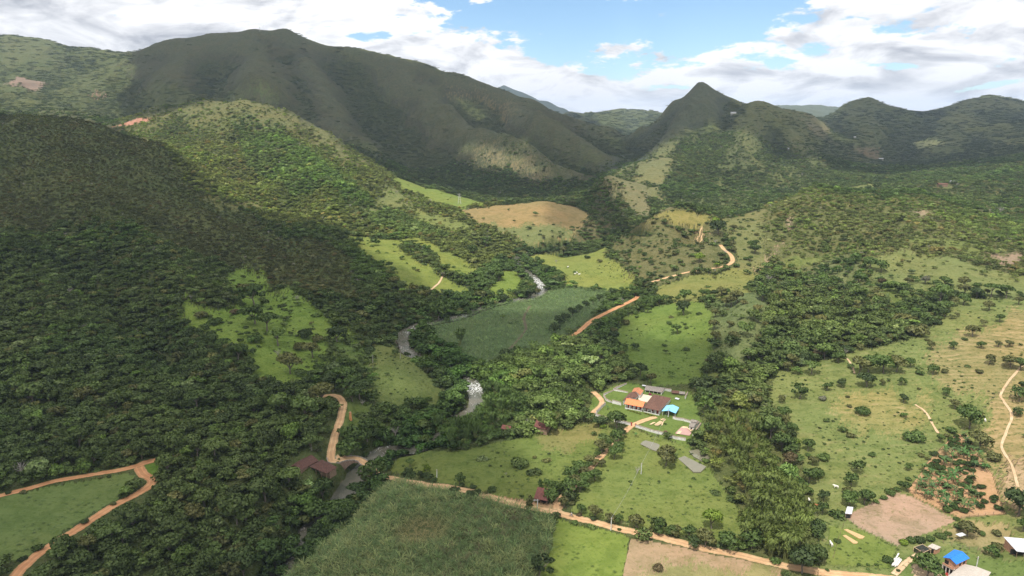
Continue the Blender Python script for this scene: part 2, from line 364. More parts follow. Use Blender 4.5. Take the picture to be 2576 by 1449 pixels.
def inpoly(poly, x, y):
    c = np.zeros(x.shape, bool); n = len(poly); j = n-1
    for i in range(n):
        xi, yi = poly[i]; xj, yj = poly[j]
        if yi != yj:
            m = ((yi > y) != (yj > y)) & (x < (xj-xi)*(y-yi)/(yj-yi)+xi)
            c ^= m
        j = i
    return c
def pdist(poly, x, y, closed=True):
    d = np.full(x.shape, 1e9); n = len(poly)
    for i in range(n if closed else n-1):
        ax, ay = poly[i]; bx, by = poly[(i+1) % n]
        vx, vy = bx-ax, by-ay; L2 = vx*vx+vy*vy+1e-12
        t = np.clip(((x-ax)*vx+(y-ay)*vy)/L2, 0, 1)
        d = np.minimum(d, np.hypot(x-ax-t*vx, y-ay-t*vy))
    return d

# ------------------------------------------------------------------ river bed and road beds are cut before anything is set on the ground
def smooth_line(pts, step):
    pts = [np.array(p, float) for p in pts]; q = [pts[0]*2-pts[1]]+pts+[pts[-1]*2-pts[-2]]; o = []
    for i in range(1, len(q)-2):
        n = max(2, int(np.linalg.norm(q[i+1]-q[i])/step))
        for k in range(n):
            t = k/n; o.append(0.5*((2*q[i])+(q[i+1]-q[i-1])*t+(2*q[i-1]-5*q[i]+4*q[i+1]-q[i+2])*t*t+(3*q[i]-q[i-1]-3*q[i+1]+q[i+2])*t**3))
    o.append(pts[-1]); return np.array(o)
RIV = [(1620,590),(1540,600),(1470,612),(1400,623),(1330,636),(1298,652),(1318,676),(1342,697),(1364,727),(1330,750),(1292,753),(1225,768),(1130,800),(1060,812),(1022,830),(1012,848),(1029,880),(1062,892),(1100,912),(1150,935),(1182,955),(1198,985),(1197,1025),(1160,1046),(1110,1095),(1040,1125),(960,1130),(932,1158),(900,1190),(868,1238),(830,1285),(785,1325),(720,1400),(650,1470)]
rw = np.array([(lambda w: (w.x, w.y, w.z))(W(*p)) for p in RIV])
rz = np.minimum.accumulate(np.array([rw[i, 2] for i in range(len(rw))]))-1.0
river_line = smooth_line([(a[0], a[1], b) for a, b in zip(rw, rz)], 4.0)
river_line[:, 2] = np.minimum.accumulate(river_line[:, 2])
river_w = 3.9+1.3*np.array([float(fbm(np.array([i*0.08]), np.array([3.3]), 4, 2)[0]) for i in range(len(river_line))])
def carve(line, wid, below, bank):
    global ZZ
    x0, x1, y0, y1 = line[:, 0].min()-60, line[:, 0].max()+60, line[:, 1].min()-60, line[:, 1].max()+60
    m = (XX > x0) & (XX < x1) & (YY > y0) & (YY < y1)
    vx, vy, vz = XX[m], YY[m], ZZ[m]
    best = np.full(vx.shape, 1e9); bz = np.zeros(vx.shape); bw = np.ones(vx.shape)
    for i in range(0, len(line)-1):
        a, b = line[i], line[i+1]; dx, dy = b[0]-a[0], b[1]-a[1]
        q = (np.abs(vx-a[0]) < 45) & (np.abs(vy-a[1]) < 45)
        if not q.any(): continue
        t = np.clip(((vx[q]-a[0])*dx+(vy[q]-a[1])*dy)/(dx*dx+dy*dy+1e-9), 0, 1)
        d = np.hypot(vx[q]-a[0]-t*dx, vy[q]-a[1]-t*dy)
        ix = np.nonzero(q)[0]; u = d < best[ix]; ix = ix[u]
        best[ix] = d[u]; bz[ix] = a[2]+t[u]*(b[2]-a[2]); bw[ix] = wid[i] if hasattr(wid, '__len__') else wid
    if below is not None:                       # a stream: bed below the water, banks rising from it
        k = sstep(0, 1, (best-bw)/bank)
        nz = np.where(best < bw, bz-below, bz-below+(np.maximum(vz, bz+0.6)-bz+below)*k)
        vz = np.where(best < bw+bank, nz, vz)
    else:                                       # a road: level across
        k = sstep(0, 1, (best-bw)/bank); vz = np.where(best < bw+bank, bz*(1-k)+vz*k, vz)
    ZZ[m] = vz
carve(river_line, river_w, 1.2, 7.0)

ROADS = {  # name: (sight points, half width m)
 'road': [([(-60,1262),(60,1232),(140,1212),(240,1194),(318,1180),(392,1156)],1.7),
          ([(392,1156),(352,1170),(358,1192),(383,1212),(352,1240),(280,1276),(200,1330),(120,1378),(55,1430),(20,1480)],2.0),
          ([(790,1000),(840,995),(862,1012),(858,1050),(848,1078),(838,1110),(832,1140),(842,1162),(868,1174),(905,1184),(960,1199),(1050,1214),(1120,1224),(1190,1238),(1245,1254),(1310,1272),(1360,1282),(1400,1290),(1440,1302),(1500,1316),(1570,1333),(1660,1352),(1760,1378),(1870,1400),(1980,1425),(2080,1442),(2180,1452),(2300,1462)],2.1),
          ([(1412,1292),(1400,1280),(1405,1262),(1440,1228),(1480,1185),(1510,1150),(1545,1112),(1568,1088),(1592,1070),(1620,1058),(1650,1048)],1.5),
          ([(1492,986),(1506,998),(1514,1010),(1510,1022),(1495,1036),(1482,1046)],1.5),
          ([(1440,846),(1458,833),(1490,806),(1530,785),(1590,756),(1605,745)],1.9),
          ([(1640,712),(1658,705),(1700,692),(1760,679),(1822,671),(1842,658),(1838,642),(1822,628),(1812,612)],1.8)],
 'path': [([(2576,915),(2520,985),(2525,1010),(2545,1045),(2530,1090),(2520,1125),(2545,1170),(2560,1225)],0.55),
          ([(2250,1446),(2275,1420),(2310,1395),(2330,1385)],0.9),
          ([(2302,1018),(2330,1040),(2360,1090)],0.5),
          ([(1115,692),(1105,710),(1085,728),(1075,733)],0.7),
          ([(1333,770),(1318,800),(1322,830),(1290,870),(1250,905),(1220,925)],1.0),
          ([(2120,890),(2140,915),(2150,940)],0.5)]}
road_lines = {}
for nm, L_ in ROADS.items():
    road_lines[nm] = []
    for pts, hw in L_:
        g = [W(*p) for p in pts]
        ln = smooth_line([tuple(w) for w in g], 2.0)
        if nm == 'road':
            z = ln[:, 2].copy(); z = np.convolve(np.pad(z, 6, 'edge'), np.ones(13)/13, 'valid')[:len(z)]; ln[:, 2] = z
        road_lines[nm].append((ln, hw))
bridge_i = None
for ln, hw in road_lines['road']:
    d = np.array([np.hypot(river_line[:, 0]-q[0], river_line[:, 1]-q[1]).min() for q in ln])
    keep = d > 10.5
    if (~keep).any():                          # the bridge: do not dam the river
        k = np.nonzero(~keep)[0]; bridge_i = (ln, k[0], k[-1])
        ln[k[0]-1:k[-1]+2, 2] = np.linspace(ln[k[0]-1, 2], ln[k[-1]+1, 2], k[-1]-k[0]+3)+.6*np.sin(np.linspace(0, math.pi, k[-1]-k[0]+3))
        segs = [ln[:k[0]], ln[k[-1]+1:]]
    else: segs = [ln]
    for sg in segs:
        if len(sg) > 3: carve(sg, hw+0.8, None, 4.0)

# ------------------------------------------------------------------ land cover: (outline, colour, tree cover, scrub, edge wander)
GR = (0.135, 0.190, 0.040); GRD = (0.115, 0.172, 0.036); GRB = (0.150, 0.215, 0.035); GRY = (0.195, 0.195, 0.068); OLV = (0.155, 0.155, 0.062)
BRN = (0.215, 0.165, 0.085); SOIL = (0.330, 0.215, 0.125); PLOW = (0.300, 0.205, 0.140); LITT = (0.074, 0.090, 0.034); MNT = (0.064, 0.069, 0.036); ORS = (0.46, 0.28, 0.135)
def zA(pts, ox, oy, k): return [(ox+a*k, oy+b*k) for a, b in pts]
COV = [
 # woods everywhere by default; then, from far to near
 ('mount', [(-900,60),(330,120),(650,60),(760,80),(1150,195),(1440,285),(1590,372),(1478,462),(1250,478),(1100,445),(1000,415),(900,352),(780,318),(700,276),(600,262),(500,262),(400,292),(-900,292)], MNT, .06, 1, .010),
 ('wood', [(838,135),(885,130),(940,205),(1000,270),(1045,330),(1062,398),(1000,392),(940,340),(905,270),(870,200)], LITT, .95, 1, .012),
 ('wood', [(1190,300),(1290,345),(1420,430),(1400,440),(1260,370)], LITT, .6, 1, .010),
 ('wood', [(1300,340),(1480,400),(1540,385),(1560,370),(1500,440),(1440,420)], LITT, .35, 1, .012),
 ('wood', [(1000,395),(1250,455),(1440,470),(1440,500),(1250,500),(1100,450)], LITT, .9, 1, .008),
 ('wood', [(860,350),(1000,395),(1100,455),(1000,450),(900,400),(830,335)], LITT, .7, 1, .008),
 ('wood', [(330,240),(620,225),(600,262),(500,262),(400,290),(200,300),(160,285)], LITT, .8, 1, .010),
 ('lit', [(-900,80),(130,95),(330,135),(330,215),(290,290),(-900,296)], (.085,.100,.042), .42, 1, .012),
 ('wood', [(60,96),(330,135),(320,150),(180,118),(110,104)], LITT, .95, 1, .006),
 ('wood', [(200,130),(235,200),(150,290),(60,285),(120,215)], LITT, .8, 1, .02),
 ('grass', [(625,225),(650,195),(690,235),(660,245)], (.075,.105,.035), .05, .6, .01),
 ('soil', [(8,215),(45,195),(120,207),(105,222),(88,240),(70,222)], (.20,.15,.115), 0, .1, .004),
 ('soil', [(235,235),(262,232),(250,252),(232,250)], (.20,.14,.10), 0, .1, .006),
 ('ridge', [(1130,235),(1230,245),(1300,290),(1240,320),(1180,290)], (.135,.118,.06), .05, .8, .02),
 ('ridge', [(1160,390),(1240,368),(1330,402),(1420,455),(1340,460),(1230,430)], (.145,.130,.068), .08, .8, .02),
 ('farhill', [(1420,284),(1680,280),(1600,375),(1560,352),(1450,305)], (.085,.100,.05), .35, 1, .03),
 ('peak', [(1575,380),(1700,255),(1770,200),(1860,250),(1830,300),(1700,345),(1640,385),(1560,425),(1475,465)], (.056,.068,.042), .03, 1, .008),
 ('pgr', [(1560,425),(1640,388),(1690,350),(1720,360),(1640,405),(1560,440),(1500,470)], (.13,.15,.05), .15, .6, .006),
 ('pgr', [(1600,420),(1650,400),(1695,390),(1690,430),(1660,470),(1665,500),(1690,520),(1640,500),(1560,452)], (.165,.175,.06), .06, .5, .004),
 ('pgr', [(1780,450),(1830,455),(1840,480),(1790,470)], (.15,.175,.05), .3, .5, .006),
 ('pgr', [(1870,455),(1900,440),(1960,470),(1950,480)], (.13,.16,.05), .3, .5, .01),
 ('pgr', [(1890,335),(1960,380),(2000,420),(1900,400)], (.10,.13,.045), .55, .5, .02),
 ('pgr', [(2000,295),(2060,300),(2150,370),(2120,372),(2040,330)], (.14,.13,.07), .25, .6, .01),
 ('pgr', [(2140,375),(2215,372),(2200,405),(2150,395)], (.12,.095,.05), .2, .5, .01),
 ('pgr', [(2300,355),(2330,350),(2385,362),(2350,370),(2300,366)], (.17,.19,.07), .05, .4, .004),
 ('pgr', [(2440,260),(2560,255),(2560,285),(2470,275)], (.11,.12,.055), .35, .5, .02),
 ('knob', [(1530,444),(1600,456),(1692,522),(1660,545),(1590,532),(1545,505),(1528,470)], (.165,.165,.065), .04, .4, .004),
 ('knob', [(1440,520),(1530,446),(1545,500),(1590,545),(1620,590),(1560,592),(1500,540)], (.075,.075,.035), .5, 1, .006),
 ('pgr', [(1700,505),(1860,480),(2000,470),(2120,470),(2130,482),(1960,492),(1880,515),(1810,535)], (.125,.155,.05), .35, .6, .01),
 ('pgr', [(2110,472),(2200,462),(2220,470),(2150,478)], (.17,.2,.055), .05, .4, .004),
 ('tops', [(420,280),(500,262),(640,258),(740,292),(840,345),(950,420),(900,420),(760,360),(640,300),(500,300)], (.125,.125,.05), .5, 1, .012),
 ('tops', [(300,310),(420,275),(440,300),(380,330),(400,372),(330,340)], (.12,.12,.048), .5, 1, .01),
 ('soil', [(278,320),(340,299),(382,298),(370,306),(320,314)], (.33,.17,.12), 0, .1, .002),
 ('bare', [(400,372),(520,470),(600,510),(700,530),(640,540),(560,515),(460,430)], (.12,.125,.05), .45, 1, .008),
 ('pgr', [(880,525),(940,470),(965,452),(1010,470),(1040,505),(1010,528),(940,535)], (.155,.185,.055), .16, .7, .01),
 ('G1', [(975,440),(1040,460),(1120,485),(1250,513),(1160,528),(1100,510),(1020,480)], (.165,.225,.042), .005, .3, .003),
 ('G2', [(1150,530),(1250,517),(1350,508),(1430,515),(1485,545),(1455,590),(1430,608),(1350,613),(1280,590),(1200,560)], (.225,.170,.075), .01, .4, .003),
 ('G2b', [(1200,560),(1280,570),(1450,580),(1430,608),(1350,613),(1280,592)], (.185,.180,.062), .05, .5, .006),
 ('G2c', [(1440,515),(1540,560),(1575,598),(1520,606),(1440,606),(1485,545)], (.115,.105,.05), .42, 1, .005),
 ('G3b', [(1025,512),(1060,522),(1110,542),(1172,568),(1215,596),(1110,575),(1040,548),(1015,530)], (.165,.20,.05), .1, .4, .006),
 ('G3', [(860,590),(930,598),(1060,600),(1110,620),(1180,655),(1200,690),(1110,682),(1190,728),(1180,742),(1110,742),(1020,735),(960,665),(900,622)], (.17,.215,.04), .04, .4, .004),
 ('G3w', [(1000,612),(1030,612),(1150,690),(1130,705),(1060,665)], LITT, .8, 1, .006),
 ('G4', [(1255,682),(1300,680),(1318,715),(1285,742),(1215,757),(1240,720)], GRB, .01, .3, .003),
 ('G5', [(1318,650),(1400,636),(1530,619),(1520,650),(1600,692),(1590,732),(1500,727),(1420,722),(1415,690),(1350,665)], (.185,.225,.045), .002, .3, .002),
 ('K3', [(1530,640),(1570,590),(1640,545),(1700,520),(1760,530),(1800,560),(1820,640),(1780,690),(1650,718),(1600,700)], (.145,.150,.052), .24, 1, .006),
 ('K3t', [(1620,560),(1690,525),(1800,545),(1760,565),(1690,560)], (.175,.165,.055), .06, .5, .004),
 ('grv', [(1752,572),(1768,570),(1776,602),(1762,604)], (.46,.34,.20), 0, .2, .003),
 ('grv', [(1965,545),(1985,548),(1990,588),(1972,580)], (.26,.20,.13), .03, .4, .004),
 ('grv', [(2300,535),(2340,528),(2365,545),(2330,552)], (.24,.19,.12), .03, .4, .006),
 ('grv', [(2480,640),(2576,632),(2600,660),(2520,668)], (.23,.17,.115), .05, .4, .008),
 ('grv', [(1890,640),(1925,615),(1945,640),(1905,680)], (.25,.19,.12), .08, .5, .008),
 ('G13', [(1800,560),(1860,540),(1940,520),(1925,640),(1900,690),(1850,690),(1850,640),(1825,600)], (.165,.18,.055), .07, .5, .005),
 ('G12', [(1650,722),(1760,690),(1850,668),(1910,690),(1880,755),(1790,750),(1700,765),(1640,745)], (.185,.205,.05), .015, .4, .003),
 ('C1', [(1420,725),(1545,735),(1500,785),(1415,850),(1370,882),(1262,892),(1215,922),(1110,860),(1068,822),(1200,788),(1290,762),(1350,742)], (.100,.150,.050), 0, .2, .0015),
 ('G11', [(1560,800),(1640,772),(1760,756),(1812,800),(1790,900),(1760,962),(1640,972),(1585,930),(1540,850)], (.130,.195,.035), .01, .4, .003),
 ('G6', [(470,750),(560,790),(600,770),(555,705),(575,672),(640,680),(700,730),(800,790),(895,836),(912,862),(835,855),(835,935),(760,975),(650,940),(590,880),(465,820),(430,780)], (.145,.225,.036), .09, .6, .008),
 ('G7', [(935,870),(1000,868),(1060,930),(1115,980),(1105,1020),(1010,1032),(930,1005)], (.125,.165,.040), .005, .4, .003),
 ('G7b', [(830,850),(940,880),(930,1000),(880,990),(850,930)], (.12,.18,.040), .30, .6, .006),
 ('G8', [(-60,1256),(60,1238),(200,1210),(310,1188),(345,1196),(330,1238),(230,1295),(150,1350),(60,1410),(-60,1440)], (.118,.172,.042), 0, .3, .002),
 ('G8b', [(365,1160),(392,1160),(410,1200),(385,1215),(365,1195)], (.12,.20,.03), 0, .3, .002),
 ('G7c', [(860,1020),(890,1000),(960,1040),(920,1090),(870,1150),(845,1140)], (.11,.155,.034), .25, .5, .004),
 ('G9', [(985,1165),(1040,1140),(1150,1135),(1250,1110),(1400,1085),(1500,1058),(1560,1078),(1530,1115),(1430,1215),(1345,1272),(1240,1248),(1100,1215),(985,1190)], (.130,.175,.036), .012, .4, .002),
 ('G9y', [(1350,1100),(1440,1075),(1520,1065),(1500,1100),(1420,1130),(1350,1120)], (.19,.195,.055), 0, .4, .008),
 ('G10', [(1585,1080),(1740,1122),(1800,1200),(1870,1285),(1870,1380),(1700,1345),(1560,1318),(1430,1288),(1455,1215),(1530,1130)], (.150,.195,.042), .004, .5, .002),
 ('G14', [(1955,940),(2120,893),(2300,850),(2370,800),(2400,750),(2700,745),(2700,1500),(3200,2000),(2150,2000),(1990,1500),(2060,1440),(2050,1280),(1990,1100),(1935,1000)], (.190,.200,.058), .012, .5, .003),
 ('G15', [(2170,655),(2250,630),(2330,640),(2400,650),(2576,695),(2700,700),(2700,745),(2400,745),(2260,725),(2200,700)], (.185,.190,.06), .10, .5, .004),
 ('G15b', [(1960,690),(2100,660),(2180,665),(2110,740),(1980,760)], (.165,.165,.06), .45, .6, .01),
 ('ter', [(2330,870),(2576,780),(2700,780),(2700,1010),(2450,1000),(2330,950)], (.215,.185,.080), .012, .5, .01),
 ('ter', [(2130,990),(2230,970),(2330,1020),(2300,1110),(2150,1090),(2090,1020)], (.205,.190,.070), .003, .5, .01),
 ('ter', [(2480,1010),(2700,960),(2700,1240),(2560,1260),(2480,1110)], (.25,.205,.095), .02, .5, .01),
 ('ero', [(2545,1150),(2700,1120),(2700,1270),(2576,1262),(2535,1222)], (.34,.25,.15), 0, .9, .010),
 ('ero', [(1890,738),(1896,760),(1868,850),(1855,890),(1848,880),(1866,820),(1880,760)], (.40,.35,.28), 0, .2, .009),
 ('spur', [(1800,760),(1890,735),(1935,770),(1905,880),(1860,930),(1790,925),(1785,850)], (.150,.165,.058), .12, .6, .003),
 ('G16', [(1478,1030),(1500,990),(1570,962),(1740,985),(1775,1080),(1735,1125),(1590,1078),(1500,1048)], (.125,.185,.036), 0, .3, .002),
 ('G17', [(1400,1305),(1585,1350),(1562,1500),(1540,2000),(1250,2000),(1330,1500),(1385,1380)], (.165,.225,.038), 0, .35, .002),
 ('B1', [(1588,1352),(1700,1372),(1960,1425),(1990,1500),(2150,2000),(1540,2000),(1560,1500),(1572,1420)], (.285,.205,.125), 0, .25, .0012),
 ('B1g', [(1640,1410),(1940,1425),(1990,1500),(1620,1500)], (.21,.195,.085), 0, .3, .01),
 ('B2', [(2126,1301),(2150,1285),(2200,1262),(2252,1239),(2300,1252),(2405,1308),(2350,1337),(2290,1352),(2258,1373),(2164,1330)], (.300,.215,.150), 0, .45, .0012),
 ('B3', [(2400,1092),(2425,1089),(2500,1190),(2530,1290),(2413,1302),(2300,1252),(2285,1232),(2329,1169)], (.345,.225,.125), 0, .15, .0015),
 ('B4', [(2360,1345),(2420,1305),(2540,1310),(2560,1370),(2480,1385)], (.24,.205,.10), 0, .3, .004),
 ('G18', [(2085,1320),(2164,1335),(2258,1380),(2235,1430),(2080,1420)], (.155,.205,.040), 0, .3, .002),
 ('G19', [(2240,1440),(2330,1385),(2500,1400),(2600,1410),(2600,1500),(2230,1500)], (.130,.185,.042), 0, .3, .002),
 ('yard', [(2290,1420),(2350,1418),(2420,1460),(2300,1470)], (.42,.31,.20), 0, .1, .002),
 ('C2', [(1010,1213),(1120,1228),(1240,1258),(1392,1302),(1392,1380),(1330,1500),(1250,2000),(380,2000),(660,1500),(800,1390),(905,1295),(955,1235)], (.080,.100,.040), 0, .3, .0015),
 ('verge', [(1200,1240),(1330,1262),(1420,1272),(1400,1290),(1300,1268),(1190,1245)], (.33,.22,.125), 0, .1, .002),
 
]
GEOM = []
NWILD = [q[0] for q in COV].index('G1')
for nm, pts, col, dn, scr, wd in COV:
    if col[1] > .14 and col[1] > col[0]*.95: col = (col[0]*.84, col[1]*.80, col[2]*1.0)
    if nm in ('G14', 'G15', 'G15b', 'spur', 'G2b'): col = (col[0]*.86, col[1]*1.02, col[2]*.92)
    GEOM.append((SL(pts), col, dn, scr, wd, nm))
def cover(x, y, want=None):
    """colour, tree cover, scrub and zone number of the ground at x, y"""
    s = x/y; L = np.log(y); n = len(x)
    k = y*0.02+3
    n1 = fbm(x/k, y/k, 301, 4); n2 = fbm(x/k, y/k, 411, 4)
    col = np.empty((n, 3)); col[:] = LITT
    den = np.full(n, .97); scr = np.ones(n); zone = np.full(n, -1)
    farwood = sstep(2400, 4000, y)
    den = den*(1-0.35*farwood)
    openw = sstep(.12, .4, fbm(x/(90+y*.05), y/(90+y*.16), 88, 4))*0.75*((y > 1200) | (x > 0))      # clearings between trees
    col = col+(np.array([.115, .125, .045])-col)*openw[:, None]; den = den*(1-openw*.8)
    ridge = (s > .36) & (y > 520) & (y < 1200)
    col[ridge] = np.array([.12, .125, .048]); den[ridge] *= .70
    grv = (s > .3) & (y > 330) & (y <= 620); gw = sstep(.05, .35, fbm(x/28, y/28, 93, 4)); den = den*(1-.55*gw*grv); col = col+(np.array([.135, .165, .048])-col)*(gw*grv*.8)[:, None]
    for i, (g, c, dn, sc_, wd, nm) in enumerate(GEOM):
        w = wd*2.4
        b0, b1 = g.min(0)-w, g.max(0)+w
        m = (s > b0[0]) & (s < b1[0]) & (L > b0[1]) & (L < b1[1])
        ix = np.nonzero(m)[0]
        if not len(ix): continue
        fz = wd*.9*rng.normal(size=(2, len(ix)))*(wd > .0016)
        q = inpoly(g, s[ix]+fz[0]+n1[ix]*w, L[ix]+fz[1]+n2[ix]*w*np.where(y[ix] > 1400, .7, 2.0)); ix = ix[q]
        if want == 'far' and 0: continue
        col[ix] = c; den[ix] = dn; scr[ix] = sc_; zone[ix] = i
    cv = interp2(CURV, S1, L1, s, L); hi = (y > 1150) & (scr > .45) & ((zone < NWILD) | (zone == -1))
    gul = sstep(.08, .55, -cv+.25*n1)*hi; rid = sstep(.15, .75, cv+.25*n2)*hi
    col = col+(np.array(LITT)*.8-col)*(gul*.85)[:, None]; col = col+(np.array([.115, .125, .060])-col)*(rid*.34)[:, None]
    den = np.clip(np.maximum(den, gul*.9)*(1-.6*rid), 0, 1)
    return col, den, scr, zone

# ------------------------------------------------------------------ helpers for objects
def tag(o, label=None, cat=None, group=None, kind=None):
    if label: o['label'] = label
    if cat: o['category'] = cat
    if group: o['group'] = group
    if kind: o['kind'] = kind
    return o
def mesh_from(name, co, faces_flat, nper, mats=(), matidx=None, smooth=False, attrs=None):
    me = bpy.data.meshes.new(name)
    co = np.asarray(co, np.float32); f = np.asarray(faces_flat, np.int32).ravel()
    me.vertices.add(len(co)); me.vertices.foreach_set('co', co.ravel())
    me.loops.add(len(f)); me.loops.foreach_set('vertex_index', f)
    nf = len(f)//nper; me.polygons.add(nf); me.polygons.foreach_set('loop_start', np.arange(0, len(f), nper, dtype=np.int32))
    if smooth: me.polygons.foreach_set('use_smooth', np.ones(nf, bool))
    for m in mats: me.materials.append(m)
    if matidx is not None: me.polygons.foreach_set('material_index', np.asarray(matidx, np.int32))
    if attrs:
        for k, (typ, v) in attrs.items():
            a = me.attributes.new(k, typ, 'POINT'); v = np.asarray(v, np.float32)
            if typ == 'FLOAT_COLOR': v = np.concatenate([v, np.ones((len(v), 1), np.float32)], 1)
            a.data.foreach_set({'FLOAT': 'value', 'FLOAT_COLOR': 'color', 'FLOAT_VECTOR': 'vector'}[typ], v.ravel())
    me.update(calc_edges=True); return me
def link(name, me, parent=None):
    o = bpy.data.objects.new(name, me); scene.collection.objects.link(o)
    if parent is not None: o.parent = parent
    return o
def new_mat(name):
    m = bpy.data.materials.new(name); m.use_nodes = True; T = NT(m.node_tree); T.n.clear()
    out = T.new('ShaderNodeOutputMaterial'); bs = T.new('ShaderNodeBsdfPrincipled'); T.l.new(bs.outputs[0], out.inputs[0])
    bs.inputs['Specular IOR Level'].default_value = 0.25
    return m, T, bs, out

# ------------------------------------------------------------------ ground material
def ground_mat():
    m, T, bs, out = new_mat('ground_cover')
    g = T.new('ShaderNodeNewGeometry'); pos = g.outputs['Position']
    at = T.new('ShaderNodeAttribute', attribute_name='cov'); base = at.outputs['Color']
    sc = T.new('ShaderNodeAttribute', attribute_name='scrub').outputs['Fac']
    tr = T.new('ShaderNodeAttribute', attribute_name='terrace').outputs['Fac']
    n_far = T.noise(pos, .018, 6, .62); n_mid = T.noise(pos, .13, 5, .62, .6); n_near = T.noise(pos, .60, 4, .68, .5); n_fine = T.noise(pos, 3.2, 3, .6)
    # large drifts of drier and greener growth
    a = T.mix(T.math('MULTIPLY', T.ramp(n_far, .38, .68), .55), base, T.mix(1.0, base, (1.28, 1.06, 1.05, 1), blend='MULTIPLY'))
    a = T.mix(T.math('MULTIPLY', T.ramp(n_mid, .42, .66), T.math('MULTIPLY_ADD', sc, .40, .48)), a, T.mix(1.0, a, (.60, .68, .55, 1), blend='MULTIPLY'))
    # tussocks, denser where the pasture is rough
    tus = T.ramp(n_near, .52, .68)
    a = T.mix(T.math('MULTIPLY', tus, T.math('MULTIPLY_ADD', sc, .70, .42)), a, T.mix(1.0, a, (.52, .66, .42, 1), blend='MULTIPLY'))
    a = T.mix(T.math('MULTIPLY', T.ramp(n_fine, .45, .75), .35), a, T.mix(1.0, a, (1.35, 1.25, 1.1, 1), blend='MULTIPLY'))
    # bare scrapes
    vor = T.noise(pos, .33, 5, .7, 1.2)
    a = T.mix(T.math('MULTIPLY', T.ramp(vor, .66, .76), T.math('MULTIPLY', sc, .55)), a, (.27, .19, .10, 1))
    # cattle terraces follow the contours
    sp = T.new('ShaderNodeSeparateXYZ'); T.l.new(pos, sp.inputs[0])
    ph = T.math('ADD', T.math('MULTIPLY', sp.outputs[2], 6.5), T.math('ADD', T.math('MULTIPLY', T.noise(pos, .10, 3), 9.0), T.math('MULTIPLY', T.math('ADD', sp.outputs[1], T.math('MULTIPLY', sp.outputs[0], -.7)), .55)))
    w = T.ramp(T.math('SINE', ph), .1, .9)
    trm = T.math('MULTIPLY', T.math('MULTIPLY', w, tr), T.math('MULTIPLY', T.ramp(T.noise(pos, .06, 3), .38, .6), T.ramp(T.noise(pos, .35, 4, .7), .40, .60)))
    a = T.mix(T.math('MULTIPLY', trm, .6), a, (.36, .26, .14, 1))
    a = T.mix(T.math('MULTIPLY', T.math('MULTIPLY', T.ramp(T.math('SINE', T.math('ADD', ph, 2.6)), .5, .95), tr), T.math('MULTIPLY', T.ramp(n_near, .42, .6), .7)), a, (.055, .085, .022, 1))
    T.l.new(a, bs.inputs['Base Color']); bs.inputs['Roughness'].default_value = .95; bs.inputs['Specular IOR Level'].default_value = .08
    # relief: shrubs on the far slopes, tussocks nearby
    b1 = T.new('ShaderNodeBump'); b1.inputs['Distance'].default_value = 6.0; T.l.new(T.math('MULTIPLY', T.noise(pos, .075, 6, .68), sc), b1.inputs['Height']); b1.inputs['Strength'].default_value = .75
    b2 = T.new('ShaderNodeBump'); b2.inputs['Distance'].default_value = .6; T.l.new(n_near, b2.inputs['Height']); b2.inputs['Strength'].default_value = .55; T.l.new(b1.outputs[0], b2.inputs['Normal'])
    T.l.new(b2.outputs[0], bs.inputs['Normal'])
    return m
GMAT = ground_mat()

